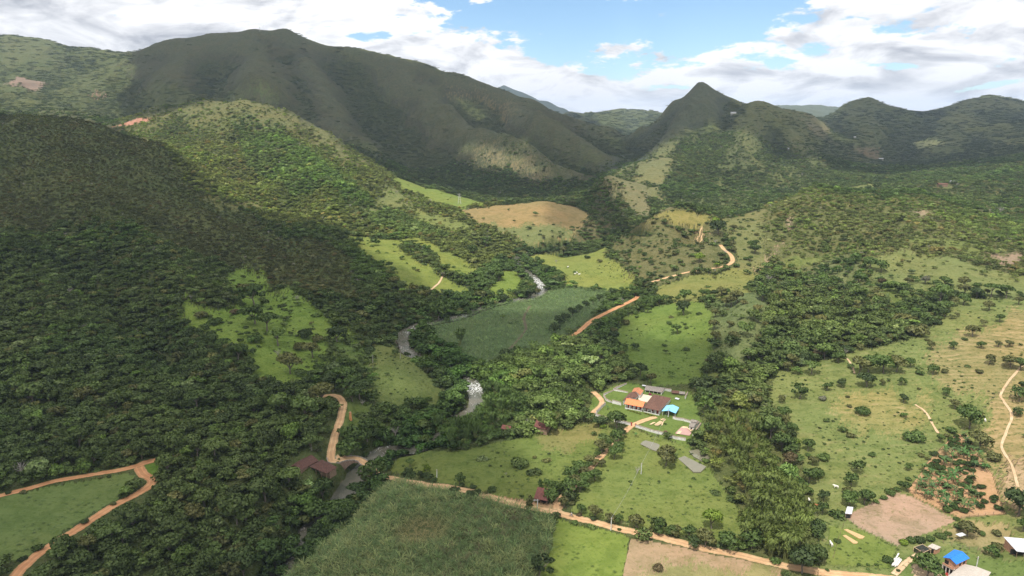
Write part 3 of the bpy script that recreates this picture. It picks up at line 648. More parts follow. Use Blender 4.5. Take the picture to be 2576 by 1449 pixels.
def add_ground():
    x, y = XX.ravel(), YY.ravel(); n = len(x)
    col = np.empty((n, 3)); scr = np.empty(n); zone = np.empty(n, int); den = np.empty(n)
    for i in range(0, n, 200000):
        c, d, s_, z_ = cover(x[i:i+200000], y[i:i+200000]); col[i:i+200000] = c; scr[i:i+200000] = s_; zone[i:i+200000] = z_; den[i:i+200000] = d
    ter_id = [i for i, q in enumerate(GEOM) if q[5] == 'ter']; g14 = [i for i, q in enumerate(GEOM) if q[5] == 'G14']
    ter = np.isin(zone, ter_id)*1.0+np.isin(zone, g14)*.35
    # damp stony margin along the river
    rl = river_line[::2]; near = (y < 1500) & (np.abs(x) < 400)
    ix = np.nonzero(near)[0]; dmin = np.full(len(ix), 1e9)
    for i in range(len(rl)): dmin = np.minimum(dmin, np.hypot(x[ix]-rl[i, 0], y[ix]-rl[i, 1]))
    st = ix[dmin < 5.6]; col[st] = (.16, .14, .115); 
    st2 = ix[(dmin >= 5.6) & (dmin < 9)]; col[st2] = (.07, .09, .032)
    co = np.stack([x, y, ZZ.ravel()], 1)
    idx = np.arange(NS*NL).reshape(NL, NS)
    f = np.stack([idx[:-1, :-1], idx[:-1, 1:], idx[1:, 1:], idx[1:, :-1]], 2).reshape(-1, 4)
    fc = f[:, 0]; fx, fy = x[fc], y[fc]; s = fx/fy; L = np.log(fy)
    # the landforms, parted along their foot lines
    part = np.zeros(len(f), int)
    reg = [  # (outline, nearest northing, farthest northing, name)
      ([(-2000,-600),(-2000,300),(-900,300),(0,296),(280,318),(400,292),(500,266),(640,262),(740,290),(840,345),(950,420),(1080,452),(1250,478),(1478,462),(1590,372),(1700,250),(1700,-600)], 1330, 1e9, 1),
      ]
    mtn = inpoly(np.array([(-1.6, math.log(1330)), (-.37, math.log(1330)), (-.37, math.log(1580)), (-.19, math.log(1420)), (-.05, math.log(1380)), (.10, math.log(1480)), (.135, math.log(1700)), (.17, math.log(2300)), (.16, math.log(3600)), (-.1, math.log(4700)), (-.5, math.log(5200)), (-1.6, math.log(5200))]), s, L)
    mtn &= ~((s < -.37) & (fy < 1380)); mtn &= ~((s > -.62) & (s < -.37) & (fy < 1880)); part[mtn] = 1
    pk = inpoly(np.array([(.10, math.log(1480)), (.20, math.log(1380)), (.31, math.log(1180)), (.42, math.log(1230)), (.46, math.log(1600)), (.44, math.log(2600)), (.30, math.log(3000)), (.17, math.log(2700)), (.172, math.log(2300)), (.14, math.log(1700))]), s, L) & ~mtn
    part[pk] = 2
    fh = (fy > 1900) & (part == 0) & (s > .17); part[fh] = 3
    fr = (fy > 3300) & (part == 0); part[fr] = 4
    names = [('ground', 'valley floor and pastures with patchwork of green and brown fields'), ('mountain', 'long dark shrub covered mountain under cloud shade on the left'), ('peak', 'pointed pyramid shaped peak with wooded shoulder'), ('hills', 'dark blue green wooded hills along the right horizon'), ('far_hills', 'hazy hills seen through the gap between mountain and peak')]
    nrm = None
    for k, (nm, lb) in enumerate(names):
        ff = f[part == k]
        if not len(ff): continue
        u, inv = np.unique(ff, return_inverse=True)
        me = mesh_from(nm, co[u], inv.reshape(ff.shape), 4, (GMAT,), smooth=True, attrs={'cov': ('FLOAT_COLOR', col[u]), 'scrub': ('FLOAT', scr[u]), 'terrace': ('FLOAT', ter[u])})
        tag(link(nm, me), lb, nm.replace('_', ' '), kind='structure')
add_ground()
def distant_peak():
    s_, t_ = vt(1268, 214); Y0 = 9300; cx_, cy_ = s_*Y0, Y0; H0 = min(CAMZ+t_*Y0, 640); r = np.linspace(0, 1, 40)[:, None]; a = np.linspace(0, 2*math.pi, 97)[None, :-1]
    x = cx_+1500*r*np.cos(a); y = cy_+1500*r*np.sin(a); z = H0*(1-r)**1.15+60+40*fbm(x/260, y/260, 12, 4, .5, True)*r*(1-r)*4-60*(1-r); co = np.stack([x, y, z], 2).reshape(-1, 3)
    i = np.arange(40*96).reshape(40, 96); n = np.roll(i, -1, 1); f = np.stack([i[:-1], i[1:], n[1:], n[:-1]], 2).reshape(-1, 4); k = len(co)
    me = mesh_from('distant_peak', co, f, 4, (GMAT,), smooth=True, attrs={'cov': ('FLOAT_COLOR', np.tile([.045, .06, .04], (k, 1))), 'scrub': ('FLOAT', np.ones(k)), 'terrace': ('FLOAT', np.zeros(k))})
    tag(link('distant_peak', me), 'tip of a far blue mountain behind the long dark one', 'peak', kind='structure')
distant_peak()

# ------------------------------------------------------------------ dirt roads, paths, river
def ribbon(line, hw, lift, across, wob=0.0, crown=0.0, follow=True, seed=0, wids=None):
    t = np.gradient(line[:, :2], axis=0); t /= np.linalg.norm(t, axis=1)[:, None]+1e-9
    n = np.stack([-t[:, 1], t[:, 0]], 1); k = len(line); u = np.linspace(-1, 1, across)
    arc = np.concatenate([[0], np.cumsum(np.linalg.norm(np.diff(line[:, :2], axis=0), axis=1))])
    el = 1+wob*fbm(arc/5.0, np.full(k, 1.7), seed, 3); er = 1+wob*fbm(arc/5.0, np.full(k, 8.3), seed+5, 3)
    w = wids if wids is not None else np.full(k, hw)
    off = np.where(u[None, :] < 0, u[None, :]*(w*el)[:, None], u[None, :]*(w*er)[:, None])
    x = line[:, 0:1]+n[:, 0:1]*off; y = line[:, 1:2]+n[:, 1:2]*off
    z = (hgt(x, y) if follow else np.repeat(line[:, 2:3], across, 1))+lift+crown*(1-np.abs(u[None, :]))
    co = np.stack([x, y, z], 2).reshape(-1, 3); idx = np.arange(k*across).reshape(k, across)
    f = np.stack([idx[:-1, :-1], idx[:-1, 1:], idx[1:, 1:], idx[1:, :-1]], 2).reshape(-1, 4)[:, ::-1]
    return co, f, np.repeat(arc[:, None], across, 1).ravel(), np.tile(u, k)
def dirt_mat(name, c1, c2):
    m, T, bs, out = new_mat(name); g = T.new('ShaderNodeNewGeometry'); pos = g.outputs['Position']
    u = T.new('ShaderNodeAttribute', attribute_name='across').outputs['Fac']
    a = T.mix(T.ramp(T.noise(pos, .25, 4, .6), .35, .7), c1, c2)
    a = T.mix(T.math('MULTIPLY', T.ramp(T.noise(pos, 1.1, 4, .7), .5, .75), .5), a, T.mix(1.0, a, (.72, .66, .6, 1), blend='MULTIPLY'))
    # two wheel tracks, grassy crown and verges
    tr = T.math('ABSOLUTE', T.math('SUBTRACT', T.math('ABSOLUTE', u), .42))
    a = T.mix(T.math('MULTIPLY', T.ramp(tr, .22, .03), .8), a, T.mix(1.0, a, (1.3, 1.27, 1.24, 1), blend='MULTIPLY'))
    ed = T.ramp(T.math('ADD', T.math('ABSOLUTE', u), T.math('MULTIPLY', T.math('SUBTRACT', T.noise(pos, .8, 4, .65), .5), 1.0)), .82, 1.02)
    a = T.mix(ed, a, (.13, .14, .05, 1)); T.l.new(a, bs.inputs['Base Color']); bs.inputs['Roughness'].default_value = .95
    b = T.new('ShaderNodeBump'); b.inputs['Distance'].default_value = .3; b.inputs['Strength'].default_value = .5; T.l.new(T.noise(pos, 1.0, 4, .65), b.inputs['Height']); T.l.new(b.outputs[0], bs.inputs['Normal'])
    return m
M_ROADL = dirt_mat('orange_dirt_road', (.36, .175, .082, 1), (.44, .235, .115, 1)); M_ROAD = dirt_mat('dirt_road', (.40, .245, .13, 1), (.48, .325, .18, 1)); M_PATH = dirt_mat('worn_soil', (.42, .29, .17, 1), (.50, .37, .24, 1))
RL = ['orange dirt road between shaded slope and left pasture', 'wide orange dirt road curving down the left foreground', 'dirt road crossing arch bridge and running along the cane field', 'dirt lane climbing between trees to the farmstead gate', 'short curved lane beside the farmstead wall', 'straight orange road behind the dark hedge of trees', 'pale road bending round the scrubby knoll']
PL = ['pale cattle path down the right pasture', 'bare track to the yard of the blue roofed house', 'thin scraped trail across the terraced pasture', 'earth path on the bright green spur', 'dark furrow track through the middle cane field', 'thin bare trail beside the grove']
for nm, labs, mt in (('road', RL, M_ROAD), ('path', PL, M_PATH)):
    for i, (ln, hw) in enumerate(road_lines[nm]):
        co, f, arc, u = ribbon(ln, hw*(1.12 if nm != 'road' or i != 2 else 1.0), .14, 7, .22 if nm == 'road' else .5, follow=not(nm == 'road' and i == 2), seed=i*7)
        if nm == 'road' and i == 2:            # over the bridge the deck carries it
            hh = hgt(co[:, 0], co[:, 1])+.14; d = np.array([np.hypot(river_line[:, 0]-q[0], river_line[:, 1]-q[1]).min() for q in co])
            co[:, 2] = np.maximum(co[:, 2], np.where(d > 6.5, hh, -99)); co[:, 2] = np.where(d > 13, hh, co[:, 2])
        m_ = M_ROADL if nm == 'road' and i in (0, 1, 5) else mt
        if nm == 'path' and i == 4: m_ = dirt_mat('furrow_soil', (.07, .06, .035, 1), (.10, .08, .045, 1))
        me = mesh_from(nm, co, f, 4, (m_,), smooth=True, attrs={'across': ('FLOAT', u)})
        tag(link(nm, me), labs[i], nm, kind='structure')
def water_mat():
    m, T, bs, out = new_mat('river_water'); g = T.new('ShaderNodeNewGeometry'); pos = g.outputs['Position']
    fo = T.new('ShaderNodeAttribute', attribute_name='rapid').outputs['Fac']
    st = T.new('ShaderNodeMapping'); T.l.new(pos, st.inputs[0]); st.inputs['Scale'].default_value = (1, .55, 1)
    n = T.noise(st.outputs[0], .55, 6, .7, 1.5); f = T.math('MULTIPLY', T.ramp(T.math('ADD', n, T.math('MULTIPLY', fo, .16)), .63, .76), .72)
    a = T.mix(T.ramp(T.noise(pos, .12, 3), .3, .7), (.075, .08, .055, 1), (.13, .12, .09, 1))
    a = T.mix(f, a, (.80, .81, .80, 1)); T.l.new(a, bs.inputs['Base Color'])
    T.l.new(T.mix(f, .16, .8, typ='FLOAT'), bs.inputs['Roughness']); bs.inputs['Specular IOR Level'].default_value = .5
    b = T.new('ShaderNodeBump'); b.inputs['Distance'].default_value = .5; b.inputs['Strength'].default_value = .6; T.l.new(T.noise(st.outputs[0], .9, 5, .65, .8), b.inputs['Height']); T.l.new(b.outputs[0], bs.inputs['Normal'])
    return m
co, f, arc, u = ribbon(river_line, 6, 0, 7, .2, follow=False, wids=river_w+1.0)
pxs, pys = pxof(co[:, 0], co[:, 1], co[:, 2])
rap = fbm(arc/22.0, np.full(len(arc), .5), 60, 3)*.8
for (ax, ay, rr, v) in [(1356,715,45,1.4),(1195,980,34,1.5),(957,1128,30,1.6),(1300,752,30,.9),(1195,1035,18,-.9),(1175,1042,30,-.6),(870,1235,70,-1.4),(1012,846,25,.35),(1090,1128,30,.6)]:
    w0 = W(ax, ay); rap += v*np.exp(-((co[:, 0]-w0.x)**2+(co[:, 1]-w0.y)**2)/(2*(rr*w0.y/FV)**2))
tag(link('river', mesh_from('river', co, f, 4, (water_mat(),), smooth=True, attrs={'rapid': ('FLOAT', np.clip(rap, -1, 1.2))})), 'shallow river with white rapids winding down the valley', 'river', kind='structure')

# ------------------------------------------------------------------ foliage materials
def leaf_mat(name, mode):
    m, T, bs, out = new_mat(name)
    if mode == 'INST': c = T.new('ShaderNodeAttribute', attribute_name='tint', attribute_type='INSTANCER').outputs['Color']
    elif mode == 'OBJ': c = T.new('ShaderNodeObjectInfo').outputs['Color']
    else: c = None
    lf = T.new('ShaderNodeAttribute', attribute_name='lf'); r = T.new('ShaderNodeSeparateColor'); T.l.new(lf.outputs['Color'], r.inputs[0])
    a = T.mix(r.outputs[0], T.mix(1.0, c, (.74, .80, .70, 1), blend='MULTIPLY'), T.mix(1.0, c, (1.34, 1.28, 1.15, 1), blend='MULTIPLY'))
    T.l.new(a, bs.inputs['Base Color']); bs.inputs['Roughness'].default_value = .6; bs.inputs['Specular IOR Level'].default_value = .25
    tl = T.new('ShaderNodeBsdfTranslucent'); T.l.new(T.mix(1.0, a, (1.1, 1.2, .7, 1), blend='MULTIPLY'), tl.inputs[0])
    mx = T.new('ShaderNodeMixShader'); mx.inputs[0].default_value = .28; T.l.new(bs.outputs[0], mx.inputs[1]); T.l.new(tl.outputs[0], mx.inputs[2]); T.l.new(mx.outputs[0], out.inputs[0])
    return m
M_LI, M_LO = leaf_mat('foliage_wood', 'INST'), leaf_mat('foliage', 'OBJ')
def bark_mat(name, c):
    m, T, bs, out = new_mat(name); tc = T.new('ShaderNodeTexCoord')
    T.l.new(T.mix(T.noise(tc.outputs['Object'], 6, 4, .7), tuple(v*.6 for v in c)+(1,), tuple(v*1.4 for v in c)+(1,)), bs.inputs['Base Color']); bs.inputs['Roughness'].default_value = .9; return m
M_BARK = bark_mat('bark', (.16, .135, .11)); M_PALE = bark_mat('pale_bark', (.36, .33, .29))

# ------------------------------------------------------------------ plant builders: numpy soup of small leaf clumps
class Soup:
    def __init__(s): s.co = []; s.f = []; s.no = []; s.lf = []; s.k = 0
    def quads(s, c, n, size, rs, flat=0.0, up=None, aspect=1.0):
        """leaf clumps at centres c facing n; up = long axis"""
        m = len(c); n = n/np.linalg.norm(n, axis=1)[:, None]
        fn = n+rs.normal(size=(m, 3))*.65; fn /= np.linalg.norm(fn, axis=1)[:, None]
        t = rs.normal(size=(m, 3)) if up is None else up+rs.normal(size=(m, 3))*.15
        t -= (t*fn).sum(1)[:, None]*fn; t /= np.linalg.norm(t, axis=1)[:, None]; b = np.cross(fn, t)
        sz = (size*(.7+.6*rs.random(m)))[:, None]; bw = sz/aspect; fold = fn*sz*.22
        v = np.stack([c-t*sz-fold, c-b*bw*(.5+.4*rs.random((m, 1)))+fold, c+t*sz-fold, c+b*bw*(.5+.4*rs.random((m, 1)))+fold], 1)
        s.co.append(v.reshape(-1, 3)); s.f.append(np.arange(m*4)+s.k); s.k += m*4
        nn = n*.8+fn*.35; nn /= np.linalg.norm(nn, axis=1)[:, None]; s.no.append(np.repeat(nn, 4, 0)); s.lf.append(np.repeat(rs.random(m), 4))
    def mesh(s, name, mat):
        co = np.concatenate(s.co); lf = np.concatenate(s.lf)
        me = mesh_from(name, co, np.concatenate(s.f), 4, (mat,), smooth=True, attrs={'lf': ('FLOAT_COLOR', np.stack([lf]*3, 1))})
        me.normals_split_custom_set_from_vertices(np.concatenate(s.no).tolist()); return me
def sph(rs, m, top=-.35):
    v = rs.normal(size=(m*3, 3)); v /= np.linalg.norm(v, axis=1)[:, None]; return v[v[:, 2] > top][:m]
def crown_mesh(name, mat, seed, kind, n=330):
    rs = np.random.default_rng(seed); S = Soup(); L = []
    if kind == 'round':
        nl = 7+seed % 3; L.append((0, 0, 1.25, .62, .55))
        for i in range(nl):
            a = i*2.4+rs.random(); r = .34+.28*rs.random(); L.append((r*math.cos(a), r*math.sin(a), .85+.65*rs.random(), .36+.16*rs.random(), .30+.14*rs.random()))
    elif kind == 'flat':
        for i in range(9):
            a = i*2.4+rs.random()*.6; r = .15+.6*math.sqrt((i+.5)/9); L.append((r*math.cos(a), r*math.sin(a), 1.45+.22*rs.random()-.18*r, .34+.12*rs.random(), .13+.06*rs.random()))
    elif kind == 'tall':
        for i in range(8):
            a = i*2.4; r = .25*rs.random()+.1; L.append((r*math.cos(a), r*math.sin(a), .7+1.6*i/8, .34+.12*rs.random()-.02*i, .3))
    elif kind == 'bush':
        for i in range(6):
            a = i*1.2+rs.random(); r = .15+.45*rs.random(); L.append((r*math.cos(a), r*math.sin(a), .25+.3*rs.random(), .42+.15*rs.random(), .32+.1*rs.random()))
    elif kind == 'open':
        for i in range(11):
            a = i*2.4+rs.random(); r = .2+.65*rs.random(); L.append((r*math.cos(a), r*math.sin(a), .9+.8*rs.random()-.3*r, .20+.12*rs.random(), .14+.08*rs.random()))
    w = np.array([l[3]**2 for l in L]); w /= w.sum()
    for (x, y, z, r, h), q in zip(L, w):
        v = sph(rs, max(8, int(n*q)), -.3 if kind != 'bush' else -.1); rad = .72+.36*rs.random(len(v))
        c = v*rad[:, None]*np.array([r, r, h])+np.array([x, y, z]); nn = v*np.array([1, 1, r/h])
        S.quads(c, nn, .125 if n > 250 else .17, rs)
    return S.mesh(name, mat), L
def limb(bm_co, bm_f, a, b, ra, rb, sides=5, bend=0.06, seg=3, rs=None):
    a, b = np.array(a, float), np.array(b, float); ax = b-a; ln = np.linalg.norm(ax); ax /= ln
    u = np.cross(ax, [0, 0, 1.0]) if abs(ax[2]) < .9 else np.cross(ax, [1.0, 0, 0]); u /= np.linalg.norm(u); v = np.cross(ax, u)
    base = sum(len(q) for q in bm_co); off = (rs.normal(size=3) if rs is not None else np.ones(3))*bend*ln
    for k in range(seg+1):
        t = k/seg; c = a+(b-a)*t+off*math.sin(math.pi*t); r = ra+(rb-ra)*t
        bm_co.append(np.array([c+(u*math.cos(q*2*math.pi/sides)+v*math.sin(q*2*math.pi/sides))*r for q in range(sides)]))
    for k in range(seg):
        for q in range(sides):
            i = base+k*sides; bm_f += [i+q, i+(q+1) % sides, i+sides+(q+1) % sides, i+sides+q]
def trunk_mesh(name, mat, seed, L, kind):
    rs = np.random.default_rng(seed); co = []; f = []
    fork = {'round': .45, 'flat': .8, 'tall': .4, 'open': .6, 'bush': .08}[kind]
    top = (rs.normal()*.04, rs.normal()*.04, fork)
    limb(co, f, (0, 0, -.25), top, .075, .05, 6, .03, 3, rs)
    for l in L[:7]: limb(co, f, top, (l[0]*.85, l[1]*.85, l[2]), .035, .010, 4, .05, 3, rs)
    return mesh_from(name, np.concatenate(co), f, 4, (mat,), smooth=True)
def bare_mesh(name, mat, seed):
    rs = np.random.default_rng(seed); co = []; f = []
    limb(co, f, (0, 0, -.2), (.03, 0, .7), .06, .045, 5, .04, 3, rs)
    for i in range(9):
        a = i*2.4; e = np.array([math.cos(a)*.5, math.sin(a)*.5, 1.1+.5*rs.random()]); limb(co, f, (.03, 0, .45+.03*i), e, .028, .01, 4, .06, 3, rs)
        for j in range(4): limb(co, f, e*(.55+.1*j), e+rs.normal(size=3)*[.3, .3, .15], .012, .005, 3, .05, 2, rs)
    return mesh_from(name, np.concatenate(co), f, 4, (mat,), smooth=True)
def bamboo_mesh(name, mat, seed, n=520):
    """arching plumes rising from one foot"""
    rs = np.random.default_rng(seed); S = Soup()
    for i in range(26):
        a = i*2.4; sp = .12+.5*math.sqrt(i/26); ht = 2.7-1.0*sp+.35*rs.random(); d = np.array([math.cos(a), math.sin(a), 0])
        m = n//26; t = .35+.65*rs.random(m)**.8
        p = d[None]*(.12+sp*.55*t+.75*sp*t**3)[:, None]; p[:, 2] = ht*(t-.22*t**4); p += rs.normal(size=(m, 3))*(.035+.05*(1-t))[:, None]
        nn = np.tile(d, (m, 1))*.8; nn[:, 2] += .7; up = np.tile(d*.6, (m, 1)); up[:, 2] += .55-1.1*t**2
        S.quads(p, nn, .125, rs, up=up, aspect=2.3)
    return S.mesh(name, mat)
def culm_mesh(name, mat, seed):
    rs = np.random.default_rng(seed); co = []; f = []
    for i in range(14):
        a = i*2.4; sp = .05+.22*math.sqrt(i/14); limb(co, f, (sp*.5*math.cos(a), sp*.5*math.sin(a), -.1), (sp*1.6*math.cos(a), sp*1.6*math.sin(a), 1.7), .014, .010, 4, .03, 3, rs)
    return mesh_from(name, np.concatenate(co), f, 4, (mat,), smooth=True)
def blades_mesh(name, mat, seed, nb, ln, wd, arch, z0, seg=5, up=1.0):
    """long arching leaves round a stem (banana, palm, cane)"""
    rs = np.random.default_rng(seed); co = []; f = []; lf = []; k = 0
    for i in range(nb):
        a = i*2.4+rs.random()*.5; d = np.array([math.cos(a), math.sin(a), 0]); sd = np.array([-d[1], d[0], 0]); l = ln*(.75+.5*rs.random()); el = up*(.6+.5*rs.random()); q = rs.random()
        base = np.array([0, 0, z0[0]+(z0[1]-z0[0])*rs.random()])+d*.03
        for j in range(seg+1):
            t = j/seg; c = base+d*l*t*(.55+.45*t*arch)+np.array([0, 0, l*(el*t-arch*1.05*t*t)]); w = wd*math.sin(math.pi*(.08+.86*t))**.7
            co += [c-sd*w, c+np.array([0, 0, -w*.35]), c+sd*w]; lf += [q]*3
        for j in range(seg):
            b = k+j*3; f += [b, b+1, b+4, b+3, b+1, b+2, b+5, b+4]
        k += (seg+1)*3
    lf = np.array(lf); return mesh_from(name, np.array(co), f, 4, (mat,), smooth=True, attrs={'lf': ('FLOAT_COLOR', np.stack([lf]*3, 1))})

KINDS_ = [('round', 3), ('round', 14), ('round', 25), ('flat', 36), ('open', 47), ('tall', 58), ('bush', 69), ('bush', 80), ('round', 91), ('open', 102)]
wood_col = bpy.data.collections.new('wood_plants')        # never linked: only the woods draw on it
def proto(i, me, extra=None):
    o = bpy.data.objects.new('p%02d' % i, me); wood_col.objects.link(o)
def join_np(name, parts):
    """parts: (mesh, material index) merged into one mesh, keeping lf"""
    bm = bmesh.new()
    mats = []
    for me, mi in parts:
        n0 = len(bm.faces); bm.from_mesh(me); bm.faces.ensure_lookup_table()
        for q in bm.faces[n0:]: q.material_index = mi
        mats.append(me.materials[0])
    out = bpy.data.meshes.new(name); bm.to_mesh(out); bm.free()
    for mi in range(max(p[1] for p in parts)+1): out.materials.append([p[0].materials[0] for p in parts if p[1] == mi][0])
    return out
CR, TK = {}, {}
for i, (kd, sd) in enumerate(KINDS_):
    nn = 240
    me, L = crown_mesh('crown_w', M_LI, sd, kd, nn)
    tm = trunk_mesh('trunk_w', M_BARK, sd, L, kd)
    o_ = bpy.data.objects.new('p%02d' % i, me); wood_col.objects.link(o_)
    tk = bpy.data.objects.new('t%02d' % i, tm)
    CR[i] = crown_mesh('crown', M_LO, sd, kd, 620)[0]; TK[i] = tm
proto(10, bamboo_mesh('bamboo_w', M_LI, 5)); proto(11, bamboo_mesh('bamboo_w', M_LI, 6))
proto(12, bare_mesh('bare_w', M_PALE, 8))
proto(13, blades_mesh('fronds_w', M_LI, 9, 9, 1.0, .13, .75, (.7, .9)))
def patch_mesh(seed, n, rr):
    rs = np.random.default_rng(seed); S = Soup()
    for i in range(n):
        a = i*2.4; r = rr*math.sqrt((i+.5)/n); s_ = .75+.6*rs.random(); v = sph(rs, 26, -.1)
        c = v*s_*(.8+.3*rs.random(len(v)))[:, None]*[1, 1, .8]+np.array([r*math.cos(a)+rs.normal()*.3, r*math.sin(a)+rs.normal()*.3, .45]); S.quads(c, v, .34, rs)
    return S.mesh('patch', M_LI)
for i in range(3): proto(14+i, patch_mesh(200+i, 12, 4.2))
proto(17, blades_mesh('cane_w', M_LI, 31, 13, 1.0, .035, .55, (.15, .9), 4, 1.25)); proto(18, blades_mesh('cane_w', M_LI, 32, 13, 1.0, .035, .5, (.2, 1.0), 4, 1.35))
proto(19, blades_mesh('tuft_w', M_LI, 33, 12, .8, .06, .5, (0, .1), 3, .9))

def scatter(name, label, cat, x, y, vi, sc, tint, zoff=0.0, kind='stuff', lean=.06):
    """one object: points that carry a plant each, through geometry nodes"""
    n = len(x); z = hgt(x, y)+zoff
    me = bpy.data.meshes.new(name); me.vertices.add(n); me.vertices.foreach_set('co', np.stack([x, y, z], 1).astype(np.float32).ravel())
    r = np.stack([rng.normal(size=n)*lean, rng.normal(size=n)*lean, rng.random(n)*6.283], 1)
    def at(k, t, v, f):
        a = me.attributes.new(k, t, 'POINT'); a.data.foreach_set(f, np.ascontiguousarray(v).ravel())
    at('vi', 'INT', vi.astype(np.int32), 'value'); at('sc', 'FLOAT_VECTOR', sc.astype(np.float32), 'vector'); at('ro', 'FLOAT_VECTOR', r.astype(np.float32), 'vector')
    at('tint', 'FLOAT_COLOR', np.concatenate([tint, np.ones((n, 1))], 1).astype(np.float32), 'color')
    o = link(name, me); md = o.modifiers.new('plants', 'NODES'); md.node_group = scatter_tree(); tag(o, label, cat, kind=kind); return o
_st = []
def scatter_tree():
    if _st: return _st[0]
    t = bpy.data.node_groups.new('plants', 'GeometryNodeTree'); t.interface.new_socket('Geometry', in_out='INPUT', socket_type='NodeSocketGeometry'); t.interface.new_socket('Geometry', in_out='OUTPUT', socket_type='NodeSocketGeometry')
    N = t.nodes; gi = N.new('NodeGroupInput'); go = N.new('NodeGroupOutput'); ip = N.new('GeometryNodeInstanceOnPoints'); ci = N.new('GeometryNodeCollectionInfo')
    ci.inputs[0].default_value = wood_col; ci.inputs[1].default_value = True; ci.inputs[2].default_value = True
    def na(nm, dt):
        a = N.new('GeometryNodeInputNamedAttribute'); a.data_type = dt; a.inputs[0].default_value = nm; return a.outputs[0]
    t.links.new(gi.outputs[0], ip.inputs['Points']); t.links.new(ci.outputs[0], ip.inputs['Instance']); ip.inputs['Pick Instance'].default_value = True
    t.links.new(na('vi', 'INT'), ip.inputs['Instance Index']); t.links.new(na('ro', 'FLOAT_VECTOR'), ip.inputs['Rotation']); t.links.new(na('sc', 'FLOAT_VECTOR'), ip.inputs['Scale'])
    t.links.new(ip.outputs[0], go.inputs[0]); _st.append(t); return t

# ------------------------------------------------------------------ where the woods grow
def vz(pts, w=.006): return SL(pts), w
VEG = [  # outline, plant kinds, crown radius range, tint, wander -- later entries win
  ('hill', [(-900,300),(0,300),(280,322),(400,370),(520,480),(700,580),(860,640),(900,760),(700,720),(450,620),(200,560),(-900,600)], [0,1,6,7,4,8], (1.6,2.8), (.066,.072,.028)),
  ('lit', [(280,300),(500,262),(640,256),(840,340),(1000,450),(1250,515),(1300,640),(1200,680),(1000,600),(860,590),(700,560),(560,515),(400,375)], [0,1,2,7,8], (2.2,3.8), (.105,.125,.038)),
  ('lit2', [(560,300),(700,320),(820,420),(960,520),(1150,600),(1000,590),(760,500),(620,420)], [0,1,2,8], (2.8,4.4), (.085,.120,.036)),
  ('rid', [(1900,560),(1960,500),(2050,485),(2300,490),(2700,560),(2700,760),(2400,700),(2100,650),(1950,700)], [0,3,4,8,9,6], (1.8,3.3), (.100,.122,.040)),
  ('grove', [(1850,700),(2000,660),(2150,740),(2370,760),(2380,800),(2200,860),(2000,900),(1940,960),(1950,1050),(1850,1000),(1780,930),(1880,860)], [0,1,2,3,4], (2.6,4.6), (.070,.096,.030)),
  ('riv', [(985,800),(1060,780),(1300,640),(1400,640),(1420,740),(1380,900),(1250,950),(1130,1160),(960,1200),(800,1449),(600,1449),(760,1250),(900,1080),(1080,1050),(1130,960),(1000,860)], [0,1,2,3,8], (2.8,4.4), (.055,.088,.026)),
  ('mid', [(1180,930),(1280,880),(1400,850),(1520,870),(1600,960),(1500,1000),(1480,1060),(1250,1120),(1200,1100),(1220,1000)], [0,1,2,3,4,11], (2.8,4.6), (.082,.112,.034)),
  ('bam', [(1760,1070),(1830,1020),(1900,1060),(1940,1180),(2030,1270),(2050,1400),(1980,1440),(1880,1400),(1850,1250),(1800,1180)], [10,11,10,11,0], (2.8,3.9), (.098,.115,.034)),
  ('bam2', [(1190,960),(1260,950),(1330,1040),(1260,1120),(1130,1130),(1080,1120),(1140,1050)], [10,11,10,0], (2.6,3.6), (.070,.110,.030)),
]
VG = [(SL(p), ks, rr, np.array(ti), nm) for nm, p, ks, rr, ti in VEG]
def veg(x, y):
    n = len(x); s = x/y; L = np.log(y); k = y*.03+3; a = fbm(x/k, y/k, 700, 3)*.02; b = fbm(x/k, y/k, 711, 3)*.04
    vi = rng.choice([0, 1, 2, 3, 4, 7, 8], n); r = 2.3+1.9*rng.random(n)**1.5; tint = np.tile([.060, .085, .028], (n, 1)); zn = np.zeros(n, int)
    for i, (g, ks, rr, ti, nm) in enumerate(VG):
        m = inpoly(g, s+a, L+b); c = m.sum()
        if c: vi[m] = rng.choice(ks, c); r[m] = rr[0]+(rr[1]-rr[0])*rng.random(c)**1.4; tint[m] = ti; zn[m] = i+1
    # stands of one kind share a hue; single trees stray from it
    st = fbm(x/45, y/45, 720, 3)[:, None]; tint = tint*(1+.30*st*np.array([1.2, .9, .8]))
    q = rng.random(n); j = rng.normal(size=(n, 1))
    tint = tint*np.exp(.20*j)
    tint[q > .955] *= [1.4, 1.5, 1.2]; tint[q < .06] *= [1.5, 1.1, 1.3]; tint[(q > .06) & (q < .085)] *= [1.9, 1.7, 2.4]
    r = r*np.exp(.20*rng.normal(size=n)); em = (q > .90) & (q < .93); r[em] *= 1.35; tint[em] *= 1.12
    dd = (q > .60) & (q < .606); vi[dd] = 12
    gp = sstep(.05, .35, fbm(x/70, y/110, 760, 4))[:, None]; tint = tint*(1+gp*(np.array([1.0, 1.12, .95])-1)); return vi, r*np.where(zn == 1, .92, 1.04), np.clip(tint*np.array([1.48, 1.47, 1.45]), .01, .45), zn
def jitter_cells(y0, y1, cell, smax=.95, jit=.9):
    xs = np.arange(-smax*y1, smax*y1, cell); ys = np.arange(y0, y1, cell*.87); X, Y = np.meshgrid(xs, ys)
    X = X+(np.arange(len(ys)) % 2)[:, None]*cell/2; X = (X+(rng.random(X.shape)-.5)*cell*jit).ravel(); Y = (Y+(rng.random(Y.shape)-.5)*cell*jit).ravel()
    m = (np.abs(X) < smax*Y) & (Y > y0) & (Y <= y1); return X[m], Y[m]
_rl = river_line[::2]
ROADPTS = np.concatenate([np.concatenate([ln[:, :2], np.full((len(ln), 1), hw)], 1) for nm in road_lines for ln, hw in road_lines[nm] if hw > .9])
